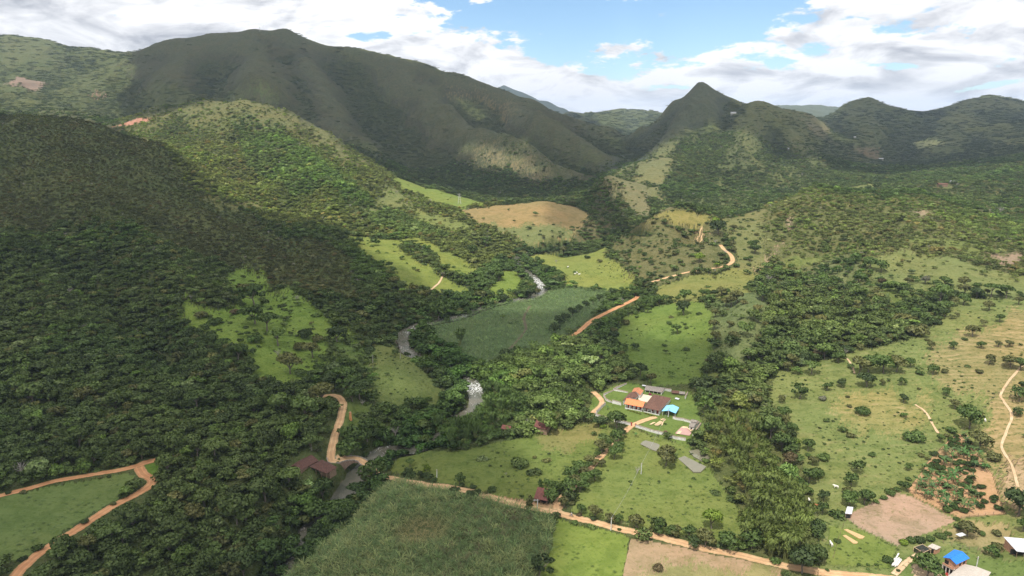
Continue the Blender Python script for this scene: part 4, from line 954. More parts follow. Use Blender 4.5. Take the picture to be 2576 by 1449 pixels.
def clear_of(x, y, r):
    """False where a stream, a road or a building is in the way"""
    ok = np.ones(len(x), bool); near = np.nonzero((y < 1400))[0]
    ok[near] &= ~blocked(x[near], y[near], r[near]); return ok
_cell = {}
def _put(px, py, rad):
    for i in range(int((px-rad)//4), int((px+rad)//4)+1):
        for j in range(int((py-rad)//4), int((py+rad)//4)+1): _cell.setdefault((i, j), []).append((px, py, rad))
OPENW = [(1356,715,42),(1330,692,16),(1302,752,16),(1022,850,38),(1055,888,22),(1197,1000,42),(1168,1042,16),(957,1128,24),(938,1150,12),(868,1230,32),(902,1190,14)]
for q, w_ in zip(river_line, river_w):
    pq = pxof(q[0], q[1], q[2]); op = max([1-math.hypot(pq[0]-a, pq[1]-b)/r for a, b, r in OPENW]+[0]); 
    if op > 0: _put(q[0], q[1]-3*op, w_+1.5*op); _put(q[0], q[1], w_)
    else: _put(q[0], q[1], 1.2)
for q in ROADPTS: _put(q[0], q[1], q[2]+.5)
for ln, hw in road_lines['road'][:2]+road_lines['road'][5:6]:
    for q in ln[::2]: _put(q[0]*.985, q[1]*.985-.5, 2.6); _put(q[0]*.97, q[1]*.97, 1.8)
def blocked(x, y, r):
    o = np.zeros(len(x), bool)
    for k in range(len(x)):
        for (a, b, rad) in _cell.get((int(x[k]//4), int(y[k]//4)), ()):
            if (x[k]-a)**2+(y[k]-b)**2 < (rad+.38*r[k])**2: o[k] = True; break
    return o
KEEP = []                                       # clearings kept free of wild trees: (x, y, radius)
def keep_clear(px, py, rad): w = W(px, py); _put(w.x, w.y, rad)
for q in [(1515,1010,5),(1560,985,9),(1600,975,9),(1640,985,12),(1680,975,12),(1610,1020,12),(1650,1020,12),(1690,1030,10),(1540,1040,9),(1600,1050,10),(1680,1070,10),(1720,1060,10),(1740,1080,8),(1640,1070,8),(1700,1000,8),(760,1170,7),(790,1168,8),(815,1165,6),(835,1180,4),(800,1190,3),(890,1182,5),
          (1362,1068,4),(1275,1078,3),(1365,1248,5),(1362,1258,5),(882,1050,4),(880,1020,6),(2400,1420,9),(2330,1375,7),(2420,1345,4),(2560,1370,9),(2135,1290,4),(1845,290,20),(2370,475,16),(2390,470,10)]: keep_clear(*q)
wx_, wy_, wv, ws, wt, wzn, wd_ = [], [], [], [], [], [], []
for y0, y1, cell, rm in [(110, 420, 3.9, .90), (420, 760, 4.0, .86), (760, 1250, 4.5, .84), (1250, 1800, 5.6, .92)]:
    x, y = jitter_cells(y0, y1, cell); col, den, scr, zone = cover(x, y)
    m = rng.random(len(x)) < den; x, y, zone = x[m], y[m], zone[m]; den = den[m]
    vi, r, ti, zn = veg(x, y); r = r*rm*np.where(den < .3, .62+.5*rng.random(len(x)), 1)
    small = den < .3; vi = np.where(small & (rng.random(len(x)) < .4), 6, vi)
    ok = clear_of(x, y, r); x, y, vi, r, ti, zn, den = x[ok], y[ok], vi[ok], r[ok], ti[ok], zn[ok], den[ok]
    wx_.append(x); wy_.append(y); wv.append(vi); ws.append(r); wt.append(ti); wzn.append(zn); wd_.append(den)
WX, WY, WV, WS, WT, WZ, WD = [np.concatenate(q) for q in (wx_, wy_, wv, ws, wt, wzn, wd_)]
# crowns of one wood are not stretched alike
# far slopes: patches of a dozen crowns each
fx, fy, fv, fs, ft = [], [], [], [], []
for y0, y1, cell in [(1800, 2700, 15), (2700, 4200, 22), (4200, 6500, 34)]:
    x, y = jitter_cells(y0, y1, cell, .85); col, den, scr, zone = cover(x, y)
    m = rng.random(len(x)) < den; x, y, den, col = x[m], y[m], den[m], col[m]; n = len(x)
    fx.append(x); fy.append(y); fv.append(rng.integers(14, 17, n)); fs.append((cell/8.4)*(.8+.5*rng.random(n))*.92)
    t = np.tile([.058, .082, .036], (n, 1))*(1+.3*fbm(x/150, y/150, 730, 3))[:, None]*np.exp(.14*rng.normal(size=(n, 1))); ft.append(t)
fx, fy, fv, fs, ft = [np.concatenate(q) for q in (fx, fy, fv, fs, ft)]

# ------------------------------------------------------------------ single trees and bushes, surveyed one by one
M_CULM = bark_mat('bamboo_culm', (.20, .22, .07))
BAM = [(bamboo_mesh('plumes', M_LO, 5, 1100), culm_mesh('culms', M_CULM, 5)), (bamboo_mesh('plumes', M_LO, 6, 1100), culm_mesh('culms', M_CULM, 6))]
BARE = bare_mesh('bare_branches', M_PALE, 8)
NAMES = {'b': 'broadleaf_tree', 'u': 'spreading_tree', 's': 'bush', 'd': 'bare_tree', 't': 'tall_tree', 'B': 'bamboo_clump'}
CATS = {'b': 'tree', 'u': 'tree', 's': 'bush', 'd': 'tree', 't': 'tree', 'B': 'bamboo'}
def plant(kind, x, y, r, tint, label, group=None, rs=random, hs=1.0, var=None):
    z = float(hgt(x, y)); nm = NAMES[kind]
    rot = rs.random()*6.28; sz = r*(.92+.16*rs.random())
    if kind == 'd':
        o = link(nm, BARE); root = o
    else:
        root = bpy.data.objects.new(nm, None); scene.collection.objects.link(root)
        if kind == 'B': i = rs.randrange(2); cm, tm = BAM[i]; cn, tn = 'plumes', 'culms'
        else:
            i = var if var is not None else rs.choice({'b': [0, 1, 2, 8], 'u': [3, 4, 9], 's': [6, 7], 't': [5]}[kind]); cm, tm = CR[i], TK[i]; cn, tn = 'crown', 'trunk'
        c = bpy.data.objects.new(cn, cm); scene.collection.objects.link(c); c.parent = root; c.color = (*tint, 1)
        t = bpy.data.objects.new(tn, tm); scene.collection.objects.link(t); t.parent = root
    root.location = (x, y, z-.1); root.rotation_euler = (rs.gauss(0, .04), rs.gauss(0, .04), rot); root.scale = (sz*(.9+.2*rs.random()), sz*(.9+.2*rs.random()), sz*hs*(.9+.2*rs.random()))
    tag(root, label, CATS[kind], group); return root
tr = random.Random(5)
PAL = {'g': (.088, .135, .038), 'd': (.062, .092, .033), 'o': (.130, .135, .052), 'y': (.160, .225, .034), 'r': (.125, .098, .052), 'l': (.125, .180, .052), 'w': (.17, .17, .13)}
T3 = lambda x, y: (1635+.3652*x, 943+.3652*y, .3652)
TB = lambda x, y: (1635+.3652*x, 440+.3652*y, .3652)
T5 = lambda x, y: (817.6+.3472*x, 440+.3472*y, .3472)
T2 = lambda x, y: (817.6+.349*x, 943+.349*y, .349)
TV = lambda x, y: (x, y, 1.0)
# each: transform, group, place phrase, [(x, y, radius, kind, hue)]
SING = [
 (T3, 'trees on the right pasture', 'on the right pasture', [(1030,165,60,'u','g'),(925,168,22,'d','w'),(1220,110,32,'b','g'),(1190,172,30,'s','w'),(1320,84,38,'b','d'),(1490,82,68,'b','d'),(1600,72,24,'b','o'),(1640,46,16,'b','g'),(1730,68,32,'u','g'),(2040,140,32,'b','g'),(2100,236,38,'b','o'),(1745,192,34,'b','d'),(1470,272,56,'s','g'),(1375,222,20,'s','o'),(1360,156,16,'s','o'),(900,322,42,'s','l'),(800,352,18,'t','d'),(1215,322,24,'s','l'),(1385,428,34,'s','o'),(1815,452,70,'s','g'),(1530,556,28,'s','g'),(1865,562,26,'s','o'),(2200,372,92,'b','g'),(1195,582,50,'s','l'),(965,624,52,'b','r'),(905,520,80,'b','g'),(1000,492,34,'b','y'),(1085,522,50,'b','g'),(1095,742,56,'b','g'),(1385,768,44,'b','g'),(1365,822,42,'s','o'),(1370,902,58,'b','g'),(1480,892,60,'b','g'),(1650,822,44,'s','g'),(1765,802,36,'b','g'),(2265,512,66,'b','o'),(2370,592,58,'s','o'),(2540,182,58,'b','g'),(2560,112,40,'b','d'),(1250,60,14,'s','g'),(1850,100,14,'s','o')]),
 (T3, 'trees round the lower right houses', 'near the lower right houses', [(2530,965,105,'b','d'),(2130,1062,38,'s','g'),(2180,1112,62,'b','o'),(2390,1202,44,'s','o'),(2390,1102,34,'s','o'),(2290,1104,24,'s','g'),(1290,1152,24,'s','g'),(1215,1268,18,'t','g'),(1910,1395,88,'b','g'),(1222,1350,18,'s','g'),(1640,1285,36,'s','g'),(1440,1312,14,'s','g'),(1500,1312,14,'s','g'),(1562,1312,16,'s','g'),(1850,1330,40,'b','y'),(2575,1080,50,'b','g')]),
 (T3, 'bushes along the edge of the brown plot', 'along the edge of the brown tilled plot', [(1750,1168,32,'s','y'),(1800,1152,34,'s','g'),(1860,1152,38,'s','d'),(1930,1142,34,'s','g'),(2000,1122,42,'s','l'),(2050,1102,28,'s','l'),(1700,800,28,'s','g'),(1610,856,28,'s','g'),(1560,880,24,'s','g'),(2110,1000,22,'s','g'),(2050,940,34,'s','g')]),
 (T3, 'trees on the near roadside', 'on the near verge of the bottom road', [(1040,1368,98,'b','d'),(430,1062,70,'b','y'),(60,1102,44,'t','g'),(170,1112,40,'b','o'),(270,1122,46,'b','g'),(380,1186,70,'b','o'),(540,1205,66,'b','g'),(700,1195,70,'b','g'),(1100,1244,46,'b','g'),(300,1190,50,'b','d'),(860,1300,40,'s','g'),(640,1190,50,'s','l')]),
 (T3, 'trees by the fish ponds', 'by the fish ponds', [(112,628,72,'b','o'),(280,472,34,'s','g'),(380,600,30,'s','l'),(420,420,60,'b','g')]),
 (TB, 'trees scattered on the upper right pasture', 'on the upper right pasture', [(1300,1292,44,'b','g'),(1165,1262,38,'b','r'),(1110,1374,58,'u','l'),(1390,1226,24,'b','g'),(1440,1374,72,'b','o'),(1510,1362,66,'b','g'),(1600,1364,76,'b','g'),(1700,1356,68,'b','o'),(1790,1324,40,'b','g'),(1950,1374,44,'b','g'),(1860,1374,28,'s','g'),(2030,1362,28,'s','o'),(2270,1364,34,'s','o'),(2340,1304,40,'b','o'),(2480,1332,58,'b','o'),(2550,1346,50,'b','g'),(1935,1204,34,'b','o'),(1910,1142,20,'s','o'),(2090,1200,30,'b','g'),(2120,1068,14,'s','o'),(2220,1114,48,'b','o'),(2280,1194,30,'b','g'),(2400,1184,24,'b','o'),(2470,1184,30,'b','o'),(2115,978,20,'b','o'),(2330,934,44,'b','o'),(2300,1044,30,'b','o'),(2410,1014,34,'b','g'),(2540,894,34,'b','o'),(2160,894,48,'b','g'),(2090,906,40,'b','o'),(1380,642,24,'b','g'),(1510,652,48,'b','g'),(1590,668,48,'b','g'),(1780,758,34,'b','o'),(1900,752,30,'b','w'),(2030,768,48,'b','g'),(2160,772,48,'b','o'),(2240,792,30,'b','g'),(1970,784,40,'b','g'),(1590,762,30,'b','r'),(1440,764,56,'b','g'),(2450,850,60,'u','g'),(2350,840,50,'u','g'),(2250,850,46,'b','d')]),
 (TB, 'small trees on the slope beside the winding pale road', 'on the slope beside the winding pale road', [(690,594,24,'b','g'),(660,584,20,'s','g'),(690,504,28,'b','g'),(722,502,34,'b','g'),(722,544,38,'b','g'),(650,518,14,'s','g'),(660,444,14,'s','g'),(615,418,20,'s','g'),(580,388,28,'b','o'),(630,368,20,'s','o'),(680,352,14,'s','o'),(735,418,20,'s','o'),(575,462,24,'b','g'),(540,458,20,'s','g'),(580,534,20,'b','o'),(595,634,24,'s','g'),(680,624,18,'s','g'),(470,410,55,'b','d'),(450,350,34,'b','y'),(340,600,42,'b','y'),(460,640,22,'b','y')]),
 (TB, 'trees in the green hollow', 'in or above the green hollow', [(362,716,10,'s','g'),(230,964,58,'b','d'),(185,1094,42,'u','g'),(240,1032,14,'s','g'),(130,1024,20,'s','g'),(410,896,20,'s','g'),(240,874,52,'b','g'),(305,848,18,'b','g'),(360,844,32,'b','g'),(402,840,28,'b','g'),(442,840,34,'b','d'),(492,834,38,'b','o'),(532,824,28,'b','g'),(600,884,54,'b','o'),(520,906,42,'b','o'),(560,910,46,'b','o'),(450,980,38,'b','o'),(550,1050,34,'b','o'),(580,1144,42,'b','o'),(450,1146,48,'b','o'),(440,1066,38,'b','o'),(710,984,22,'b','o'),(742,1014,28,'b','l'),(830,894,10,'s','g'),(770,866,62,'b','g'),(100,1180,20,'s','g')]),
 (T5, 'trees on the river meadows', 'on the meadows beside the river', [(1675,642,18,'d','w'),(1820,572,10,'d','w'),(1900,606,26,'s','d'),(1990,634,22,'s','o'),(855,738,22,'b','w'),(1290,1054,24,'u','l'),(1390,1078,18,'s','g'),(1345,1082,14,'s','g'),(975,1236,58,'B','g'),(885,1084,26,'b','g'),(1310,1346,48,'b','d'),(1835,822,14,'s','d'),(1925,828,14,'s','g'),(1740,812,7,'s','g'),(1775,818,9,'s','g'),(1995,834,20,'s','g'),(2095,844,24,'s','g'),(2150,850,24,'b','g')]),
 (T5, 'small far trees on the grassy spurs', 'dotted over the far grassy spurs', [(1330,262,11,'b','g'),(1105,247,8,'s','g'),(1185,242,8,'s','g'),(2155,70,11,'b','d'),(2085,122,8,'s','d'),(2118,166,11,'s','d'),(2275,167,7,'s','g'),(2340,182,10,'s','g'),(1300,397,10,'b','g'),(1645,418,12,'b','g'),(1700,427,12,'b','g'),(1725,438,12,'b','g'),(1580,462,16,'b','o'),(1560,412,9,'b','g'),(1380,442,9,'b','g'),(350,487,22,'b','d'),(250,504,28,'b','d'),(160,454,26,'b','d'),(1230,392,8,'s','g'),(1420,510,9,'s','g'),(1160,440,8,'s','g')]),
 (T5, 'big trees on the river bank', 'on the bank of the upper river bend', [(1165,524,44,'u','g'),(1070,584,42,'b','g'),(1265,768,42,'b','g'),(1480,908,50,'b','d'),(820,1054,72,'b','g'),(1300,930,34,'b','d'),(1600,715,40,'b','g'),(1690,800,34,'b','d'),(1640,770,26,'b','g'),(1400,880,30,'b','d'),(1540,640,30,'b','g')]),
 (T5, 'dark trees hedging the straight orange road', 'in the dark hedge along the straight orange road', [(1745,1062,36,'b','d'),(1790,1030,36,'b','d'),(1838,995,34,'b','d'),(1888,970,32,'b','d'),(1938,942,32,'b','g'),(1988,917,32,'b','d'),(2038,892,30,'b','g'),(2085,872,28,'b','d'),(1700,1100,42,'b','d'),(1670,1150,46,'b','d'),(2340,1000,34,'b','g'),(2360,966,24,'b','g'),(2260,1034,18,'s','g'),(2180,1084,38,'s','o'),(2195,996,30,'s','g'),(2500,1084,18,'s','g'),(2250,880,34,'b','g'),(2420,940,40,'b','g'),(2470,920,34,'b','g')]),
 (T2, 'trees in the hedge climbing to the farmstead', 'in the hedge along the farmstead lane', [(1550,815,34,'t','g'),(1602,806,34,'b','g'),(1630,915,50,'b','g'),(1722,955,44,'b','o'),(1660,862,58,'b','g'),(1760,866,66,'b','g'),(1835,846,56,'b','g'),(1775,778,56,'b','g'),(1872,788,54,'b','g'),(1944,766,48,'b','g'),(1830,705,48,'b','g'),(1902,655,44,'b','o'),(1994,664,34,'b','o'),(1994,566,58,'b','o'),(2084,606,48,'b','g'),(2114,556,44,'b','g'),(2104,486,54,'b','g'),(2098,392,82,'b','g'),(1972,376,48,'b','d'),(2004,380,30,'s','y')]),
 (T2, 'bushes and trees along the near dirt road', 'along the dirt road beside the cane field', [(1205,842,34,'s','g'),(970,792,44,'b','g'),(940,868,38,'b','d'),(1000,886,30,'s','d'),(1050,894,34,'b','d'),(1100,886,38,'b','d'),(1470,978,46,'t','o'),(1802,1076,28,'s','g'),(1945,1036,56,'b','o'),(1832,1014,24,'s','r'),(2112,1066,38,'b','g'),(2242,1108,56,'b','o'),(2404,1158,50,'t','g'),(2496,1166,44,'b','g'),(1630,1030,32,'s','g'),(1900,1090,18,'s','g'),(2120,1120,16,'s','g'),(690,740,34,'b','d'),(600,730,38,'b','d'),(790,765,28,'s','g')]),
 (T2, 'lone trees on the lower meadow', 'on the lower meadow', [(1545,1452,84,'u','d'),(2400,1405,40,'s','r'),(2250,715,32,'d','w'),(1410,676,32,'s','g'),(1304,722,14,'d','w'),(1700,578,9,'s','g'),(730,712,42,'u','y'),(612,660,32,'u','l'),(1510,600,20,'s','o')]),
 (TV, 'trees standing on the shaded left clearing', 'on the shaded left clearing', [(505,800,18,'s','o'),(543,815,20,'s','g'),(640,815,34,'u','g'),(672,835,28,'u','g'),(600,905,26,'b','g'),(560,870,20,'s','g'),(700,870,26,'u','l'),(640,770,30,'u','g'),(748,760,12,'d','w'),(700,900,14,'d','w'),(755,880,22,'s','o'),(785,900,26,'b','o'),(730,940,30,'b','o'),(770,850,22,'s','d'),(620,735,24,'s','o'),(805,935,18,'s','g'),(590,790,16,'s','r'),(850,860,26,'b','d'),(930,900,16,'b','d'),(645,860,20,'s','g'),(800,860,18,'s','o')]),
 (TV, 'tall trees by the lane to the chimney', 'beside the upper lane near the brick chimney', [(862,975,34,'u','g'),(880,990,30,'u','g'),(905,1005,26,'u','d'),(912,1020,10,'d','w'),(835,985,30,'b','d'),(812,1010,30,'b','o'),(890,1130,34,'b','g'),(880,1160,32,'b','g'),(925,1110,34,'b','g'),(940,1215,34,'b','g'),(885,1010,22,'b','g')]),
]
placed = []
HUE = {'g': 'green', 'd': 'dark green', 'o': 'olive green', 'y': 'bright yellow green', 'r': 'reddish brown', 'l': 'light green', 'w': 'pale grey'}
KW = {'b': 'round crowned tree', 'u': 'spreading tree', 's': 'bush', 'd': 'bare leafless tree', 't': 'tall narrow tree', 'B': 'bamboo clump'}
n_sing = {}
for tf, grp, ph, items in SING:
    for (x, y, r, kd, hue) in items:
        px, py, k = tf(x, y); w = W(px, py); dist = math.hypot(w.y, CAMZ-w.z); rr = r*k*dist/FV
        if (w.x, w.y) in placed: continue
        placed.append((w.x, w.y)); t = np.array(PAL[hue])*math.exp(tr.gauss(0, .12)); hgt_k = 1.0
        if kd == 'b': hgt_k = .95
        sz = 'large ' if rr > 5.5 else 'small ' if rr < 1.7 else ''
        plant(kd, w.x, w.y, rr, t, f'{sz}{HUE[hue]} {KW[kd]} {ph}', grp, tr, hgt_k)
        n_sing[CATS[kd]] = n_sing.get(CATS[kd], 0)+1
        _put(w.x, w.y, rr*.7)
# hedges: bushes and small trees strung along field edges
HEDGE = [  # sight points, spacing m, radius m, phrase
 ([(352,1236),(280,1268),(200,1318),(130,1360),(60,1408)], 5.5, 1.9, 'on the bank between the left field and the road'),
 ([(325,1192),(240,1202),(120,1225),(30,1246)], 7.5, 1.3, 'along the upper edge of the left field'),
 ([(1432,1285),(1450,1230),(1490,1170),(1530,1125),(1570,1085)], 5.0, 2.3, 'along the farmstead lane'),
 ([(1460,1296),(1540,1315),(1640,1335),(1740,1362),(1830,1380)], 6.0, 1.7, 'on the far verge of the bottom road'),
 ([(985,1188),(1060,1204),(1150,1222),(1230,1240)], 6.5, 1.8, 'on the far verge of the road above the cane field'),
 ([(1070,815),(1180,780),(1290,755),(1350,738),(1400,722)], 9, 2.6, 'between the middle cane field and the river'),
 ([(1420,722),(1500,724),(1590,735),(1620,715)], 9, 2.2, 'between the cattle meadow and the cane'),
 ([(1320,640),(1400,630),(1500,612),(1560,600)], 9, 3.2, 'along the far edge of the cattle meadow'),
 ([(1560,800),(1545,850),(1580,920),(1640,965)], 7, 2.8, 'round the lower rim of the green hollow'),
 ([(1640,735),(1700,752),(1780,745),(1850,742)], 9, 2.4, 'across the top of the green hollow'),
 ([(1975,935),(2060,905),(2130,885),(2220,868),(2300,845),(2370,800)], 9, 3.2, 'along the upper fence of the right pasture'),
 ([(2400,745),(2480,742),(2560,745)], 9, 2.6, 'along the skyline of the right pasture'),
 ([(1970,1010),(1990,1090),(2030,1170),(2060,1260),(2075,1330)], 8, 2.4, 'along the pasture side of the bamboo grove'),
 ([(2250,1240),(2300,1190),(2350,1140),(2400,1085)], 6, 1.7, 'up the fence beside the orange soil plot'),
 ([(1130,530),(1070,508),(1010,480)], 12, 3.0, 'below the far bright green strip'),
]
for pts, spc, rad, ph in HEDGE:
    ln = smooth_line([tuple(W(*p)) for p in pts], spc)
    for q in ln:
        if tr.random() < .18: continue
        x, y = q[0]+tr.gauss(0, spc*.16), q[1]+tr.gauss(0, spc*.16); r = rad*math.exp(tr.gauss(0, .25)); kd = 's' if r < 1.9 or tr.random() < .3 else 'b'; hue = tr.choice('ggddool'); _put(x, y, r*.6)
        if r > 1.0: plant(kd, x, y, r, np.array(PAL[hue])*math.exp(tr.gauss(0, .12)), f'{HUE[hue]} {KW[kd]} {ph}', 'hedge '+ph, tr)
# bamboo groves: each clump on its own
bm_n = 0
GROVE = [(1800,1110),(1830,1095),(1862,1085),(1895,1100),(1850,1130),(1820,1150),(1885,1140),(1912,1150),(1840,1170),(1870,1175),(1905,1190),(1935,1200),(1860,1205),(1890,1215),(1925,1235),(1880,1245),(1955,1240),(1985,1260),(1900,1270),(1940,1275),(1975,1290),(2010,1285),(1895,1300),(1930,1310),(1965,1320),(2000,1320),(2030,1330),(1885,1335),(1915,1345),(1950,1352),(1985,1355),(2015,1360),(1890,1365),(1925,1378),(1960,1388),(1995,1392),(1940,1405),(1975,1412),(1870,1372),(1850,1145),(1780,1085),
         (1225,1010),(1250,1000),(1275,1020),(1235,1040),(1262,1048),(1290,1045),(1205,1075),(1235,1080),(1265,1082),(1150,1100),(1175,1095),(1110,1118),(1140,1125),(1170,1120),(1100,1095),(1200,1105)]
for i, (px, py) in enumerate(GROVE):
    w = W(px+tr.gauss(0, 3), py+tr.gauss(0, 2)); g2 = i >= 41
    t = np.array((.095, .150, .040) if g2 else (.150, .190, .052))*math.exp(tr.gauss(0, .1)); rr = 3.6+tr.random()*1.0
    plant('B', w.x, w.y, rr, t, 'green bamboo clump beside the lower river' if g2 else 'olive green bamboo clump in the grove between the two pastures', 'bamboo on the river bank' if g2 else 'bamboo grove', tr, hs=1.3); bm_n += 1; _put(w.x, w.y, rr*.5)

# crop plants of the banana and coffee plot
M_STEM = bark_mat('banana_stem', (.22, .20, .10))
BAN = [blades_mesh('leaves', M_LO, 60+i, 9, 1.0, .12, .62, (.72, .95)) for i in range(3)]
def stem_mesh():
    co = []; f = []; limb(co, f, (0, 0, -.1), (0, 0, .95), .07, .045, 6, .02, 2, np.random.default_rng(1)); return mesh_from('stem', np.concatenate(co), f, 4, (M_STEM,), smooth=True)
STEM = stem_mesh()
def banana(x, y, r, label, group):
    o = bpy.data.objects.new('banana_plant', None); scene.collection.objects.link(o); o.location = (x, y, float(hgt(x, y))-.05); o.rotation_euler = (tr.gauss(0, .08), tr.gauss(0, .08), tr.random()*6.28); o.scale = (r, r, r*1.1)
    for nm, me in (('leaves', tr.choice(BAN)), ('stem', STEM)):
        c = bpy.data.objects.new(nm, me); scene.collection.objects.link(c); c.parent = o; c.color = (.085*tr.uniform(.8, 1.3), .150*tr.uniform(.8, 1.2), .050, 1)
    tag(o, label, 'banana plant', group); _put(x, y, r*.4)
plot = SL([(2402,1098),(2425,1092),(2498,1190),(2526,1285),(2413,1298),(2320,1258),(2292,1235),(2332,1172)])
na = nb = 0
x_, y_ = jitter_cells(200, 330, 3.0, .95, .7); s_ = x_/y_; m_ = inpoly(plot, s_, np.log(y_)); x_, y_ = x_[m_], y_[m_]
for x, y in zip(x_, y_):
    px, py = pxof(x, y, float(hgt(x, y)))
    if px > 2440 and py > 1180 and tr.random() < .62: continue
    if tr.random() < .05: continue
    if tr.random() < (.75 if py > 1200 and px < 2400 else .38):
        banana(x, y, 1.9+.9*tr.random(), 'banana plant with long arching leaves on the orange soil plot', 'banana plants on the orange soil plot'); na += 1
    else:
        plant('s', x, y, 1.2+.8*tr.random(), np.array((.060, .098, .026))*math.exp(tr.gauss(0, .15)), 'low dark coffee bush on the orange soil plot', 'coffee bushes on the orange soil plot', tr); nb += 1
for px, py, r in [(862,1215,2.0),(875,1222,1.8),(905,1230,2.0),(885,1242,2.0),(920,1222,1.8),(868,1235,1.9),(1600,1098,1.4),(1528,1062,1.6),(1530,1030,1.4)]:
    px = px-20 if px < 1000 else px
    w = W(px-60 if px < 1000 else px, py); banana(w.x, w.y, r, 'banana plant below the dark tiled house by the bridge' if px < 1000 else 'banana plant outside the farmstead wall', 'banana plants near the houses')
from collections import Counter
print(Counter(o.get('category') for o in scene.collection.objects if o.get('category')))
print('singles', n_sing, 'bamboo', bm_n, 'banana', na, 'coffee', nb)

# ------------------------------------------------------------------ woods: the nearest trees stand as single trees, the rest of each wood is one mass
ORD = ['nearest', 'second nearest', 'third nearest', 'fourth nearest', 'fifth nearest', 'sixth nearest', 'seventh nearest', 'eighth nearest', 'ninth nearest', 'tenth nearest']
MARKS = [(375,1190,'the bend of the left dirt road'),(150,1360,'the straight of the left dirt road'),(60,1430,'the lower left corner'),(790,1172,'the maroon tiled house'),(893,1185,'the arch bridge'),(882,1048,'the brick chimney'),(700,1330,'the hidden lower river'),(560,1290,'the middle of the thicket'),(1197,1000,'the white rapids'),(1375,1068,'the faded red roof'),(1365,1250,'the red roofed roadside shed'),(1590,1072,'the red gate pillar'),(1640,1010,'the farmhouse'),(1742,1170,'the rectangular pond'),(1765,1140,'the pond under the bamboo'),(1950,1400,'the bottom road'),(1950,1180,'the upper edge of the right pasture grove'),(2135,1290,'the bluish roofed hut'),(2200,1300,'the brown tilled plot'),(2400,1410,'the blue roofed house'),(2560,1370,'the long white shed'),(2400,1180,'the orange soil plot'),(2520,1080,'the pale cattle path'),(2010,970,'the tall lone tree'),(2145,920,'the thin bare trail'),(1875,810,'the eroded white gully'),(1700,790,'the green hollow'),(1830,660,'the pale road bend'),(1530,785,'the straight orange road'),(1450,690,'the white cattle on the meadow'),(1356,718,'the upper rapids'),(1030,860,'the river bend below the cane'),(1100,712,'the earth path on the spur'),(620,700,'the top of the left clearing'),(700,860,'the middle of the left clearing'),(1350,515,'the brown hill top'),(1530,450,'the bare knob'),(1030,1160,'the corner of the lower meadow'),(1270,1440,'the cane field corner')]
def single_out():
    from collections import defaultdict
    by = defaultdict(list)
    for o in scene.collection.objects:
        if o.parent is None and o.get('category') in ('tree', 'bush', 'bamboo') or (o.parent is None and o.get('group') == 'banana plants near the houses'): by[o['label']].append(o)
    heads = defaultdict(list)
    for lab, os_ in by.items():
        if len(os_) < 2 or 'coffee' in lab or 'shrub' in lab: continue
        head = lab
        for w_ in (' in or ', ' in the ', ' on the ', ' along the ', ' at the ', ' dotted ', ' beside the ', ' near the ', ' by the ', ' round the ', ' across ', ' between ', ' up the ', ' below ', ' outside '): head = head.split(w_)[0]
        heads[head] += os_
    for head, os_ in heads.items():
        bk = defaultdict(list)
        for o in os_:
            px, py = pxof(*o.location); d, i = min((math.hypot(px-m[0], py-m[1]), i) for i, m in enumerate(MARKS)); dx, dy = px-MARKS[i][0], py-MARKS[i][1]
            bk[(i, 'on its left' if abs(dx) > abs(dy) and dx < 0 else 'on its right' if abs(dx) > abs(dy) else 'above it' if dy < 0 else 'below it')].append((d, o))
        for (i, sd), v in bk.items():
            v.sort(key=lambda q: q[0])
            for k, (d, o) in enumerate(v[:10]): o['label'] = ' '.join(f'{head} {ORD[k]} {MARKS[i][2]}, {sd}'.split()[:16])
okk = ~blocked(WX, WY, WS*0+.5); WX, WY, WV, WS, WT, WZ, WD = [q[okk] for q in (WX, WY, WV, WS, WT, WZ, WD)]
WH = hgt(WX, WY); PXX, PYY = pxof(WX, WY, WH+WS*1.2)
inside = (PXX > 10) & (PXX < 2566) & (PYY > 10) & (PYY < 1440) & (WV < 10)
size = np.where(inside, WS/np.hypot(WY, CAMZ-WH), 0)
order = np.argsort(-size); NSING = 110
pick = order[:NSING]; ispick = np.zeros(len(WX), bool); ispick[pick] = True
for k in pick:
    px = PXX[k]; kd = {3: 'u', 4: 'u', 9: 'u', 5: 't', 6: 's', 7: 's'}.get(int(WV[k]), 'b')
    if px < 420 and PYY[k] > 1180: ph, gp = 'in the shaded thicket below the left dirt road', 'trees of the lower left thicket'
    elif px < 1000: ph, gp = 'in the shaded wood along the lower left river bank', 'trees of the lower left wood'
    elif px < 1700: ph, gp = 'at the edge of the middle river wood', 'trees of the middle wood'
    else: ph, gp = 'in the tree belt beside the bamboo grove', 'trees of the bamboo belt'
    t = WT[k]; h = 'yellow green' if t[1] > .14 else 'brownish' if t[0] > t[1]*1.05 else 'dark green' if t[1] < .08 else 'green'
    plant(kd, float(WX[k]), float(WY[k]), float(WS[k]), t, f'{h} {KW[kd]} {ph}', gp, tr, var=int(WV[k]))
single_out()
def wood(name, label, m):
    m = m & ~ispick; n = m.sum()
    if n < 5: return
    r = WS[m]; sc = r[:, None]*np.stack([.88+.24*rng.random(n), .88+.24*rng.random(n), .62+.42*rng.random(n)], 1)
    scatter(name, label, 'wood', WX[m], WY[m], WV[m], sc, WT[m], -.25*r)
S_ = WX/WY
left = (PXX < 1100) & (WY < 1150) & ~((PXX > 560) & (PYY < 600)) 
hill2 = (PXX < 1330) & ~left & (WY < 1450) & (PYY < 800)
left = left | ((PXX < 1100) & ~hill2 & (WY < 1450)); far_ = WY >= 1450
ridge_ = (PXX > 1880) & (WY > 500) & ~far_; mid_ = ~left & ~hill2 & ~ridge_ & ~far_
wood('slope_forest', 'dense dark scrub forest covering the shaded left slope', left)
wood('hill_forest', 'sunlit olive forest on the rounded hill behind the dark slope', hill2)
wood('ridge_woodland', 'open scrubby woodland over the broad right ridge', ridge_)
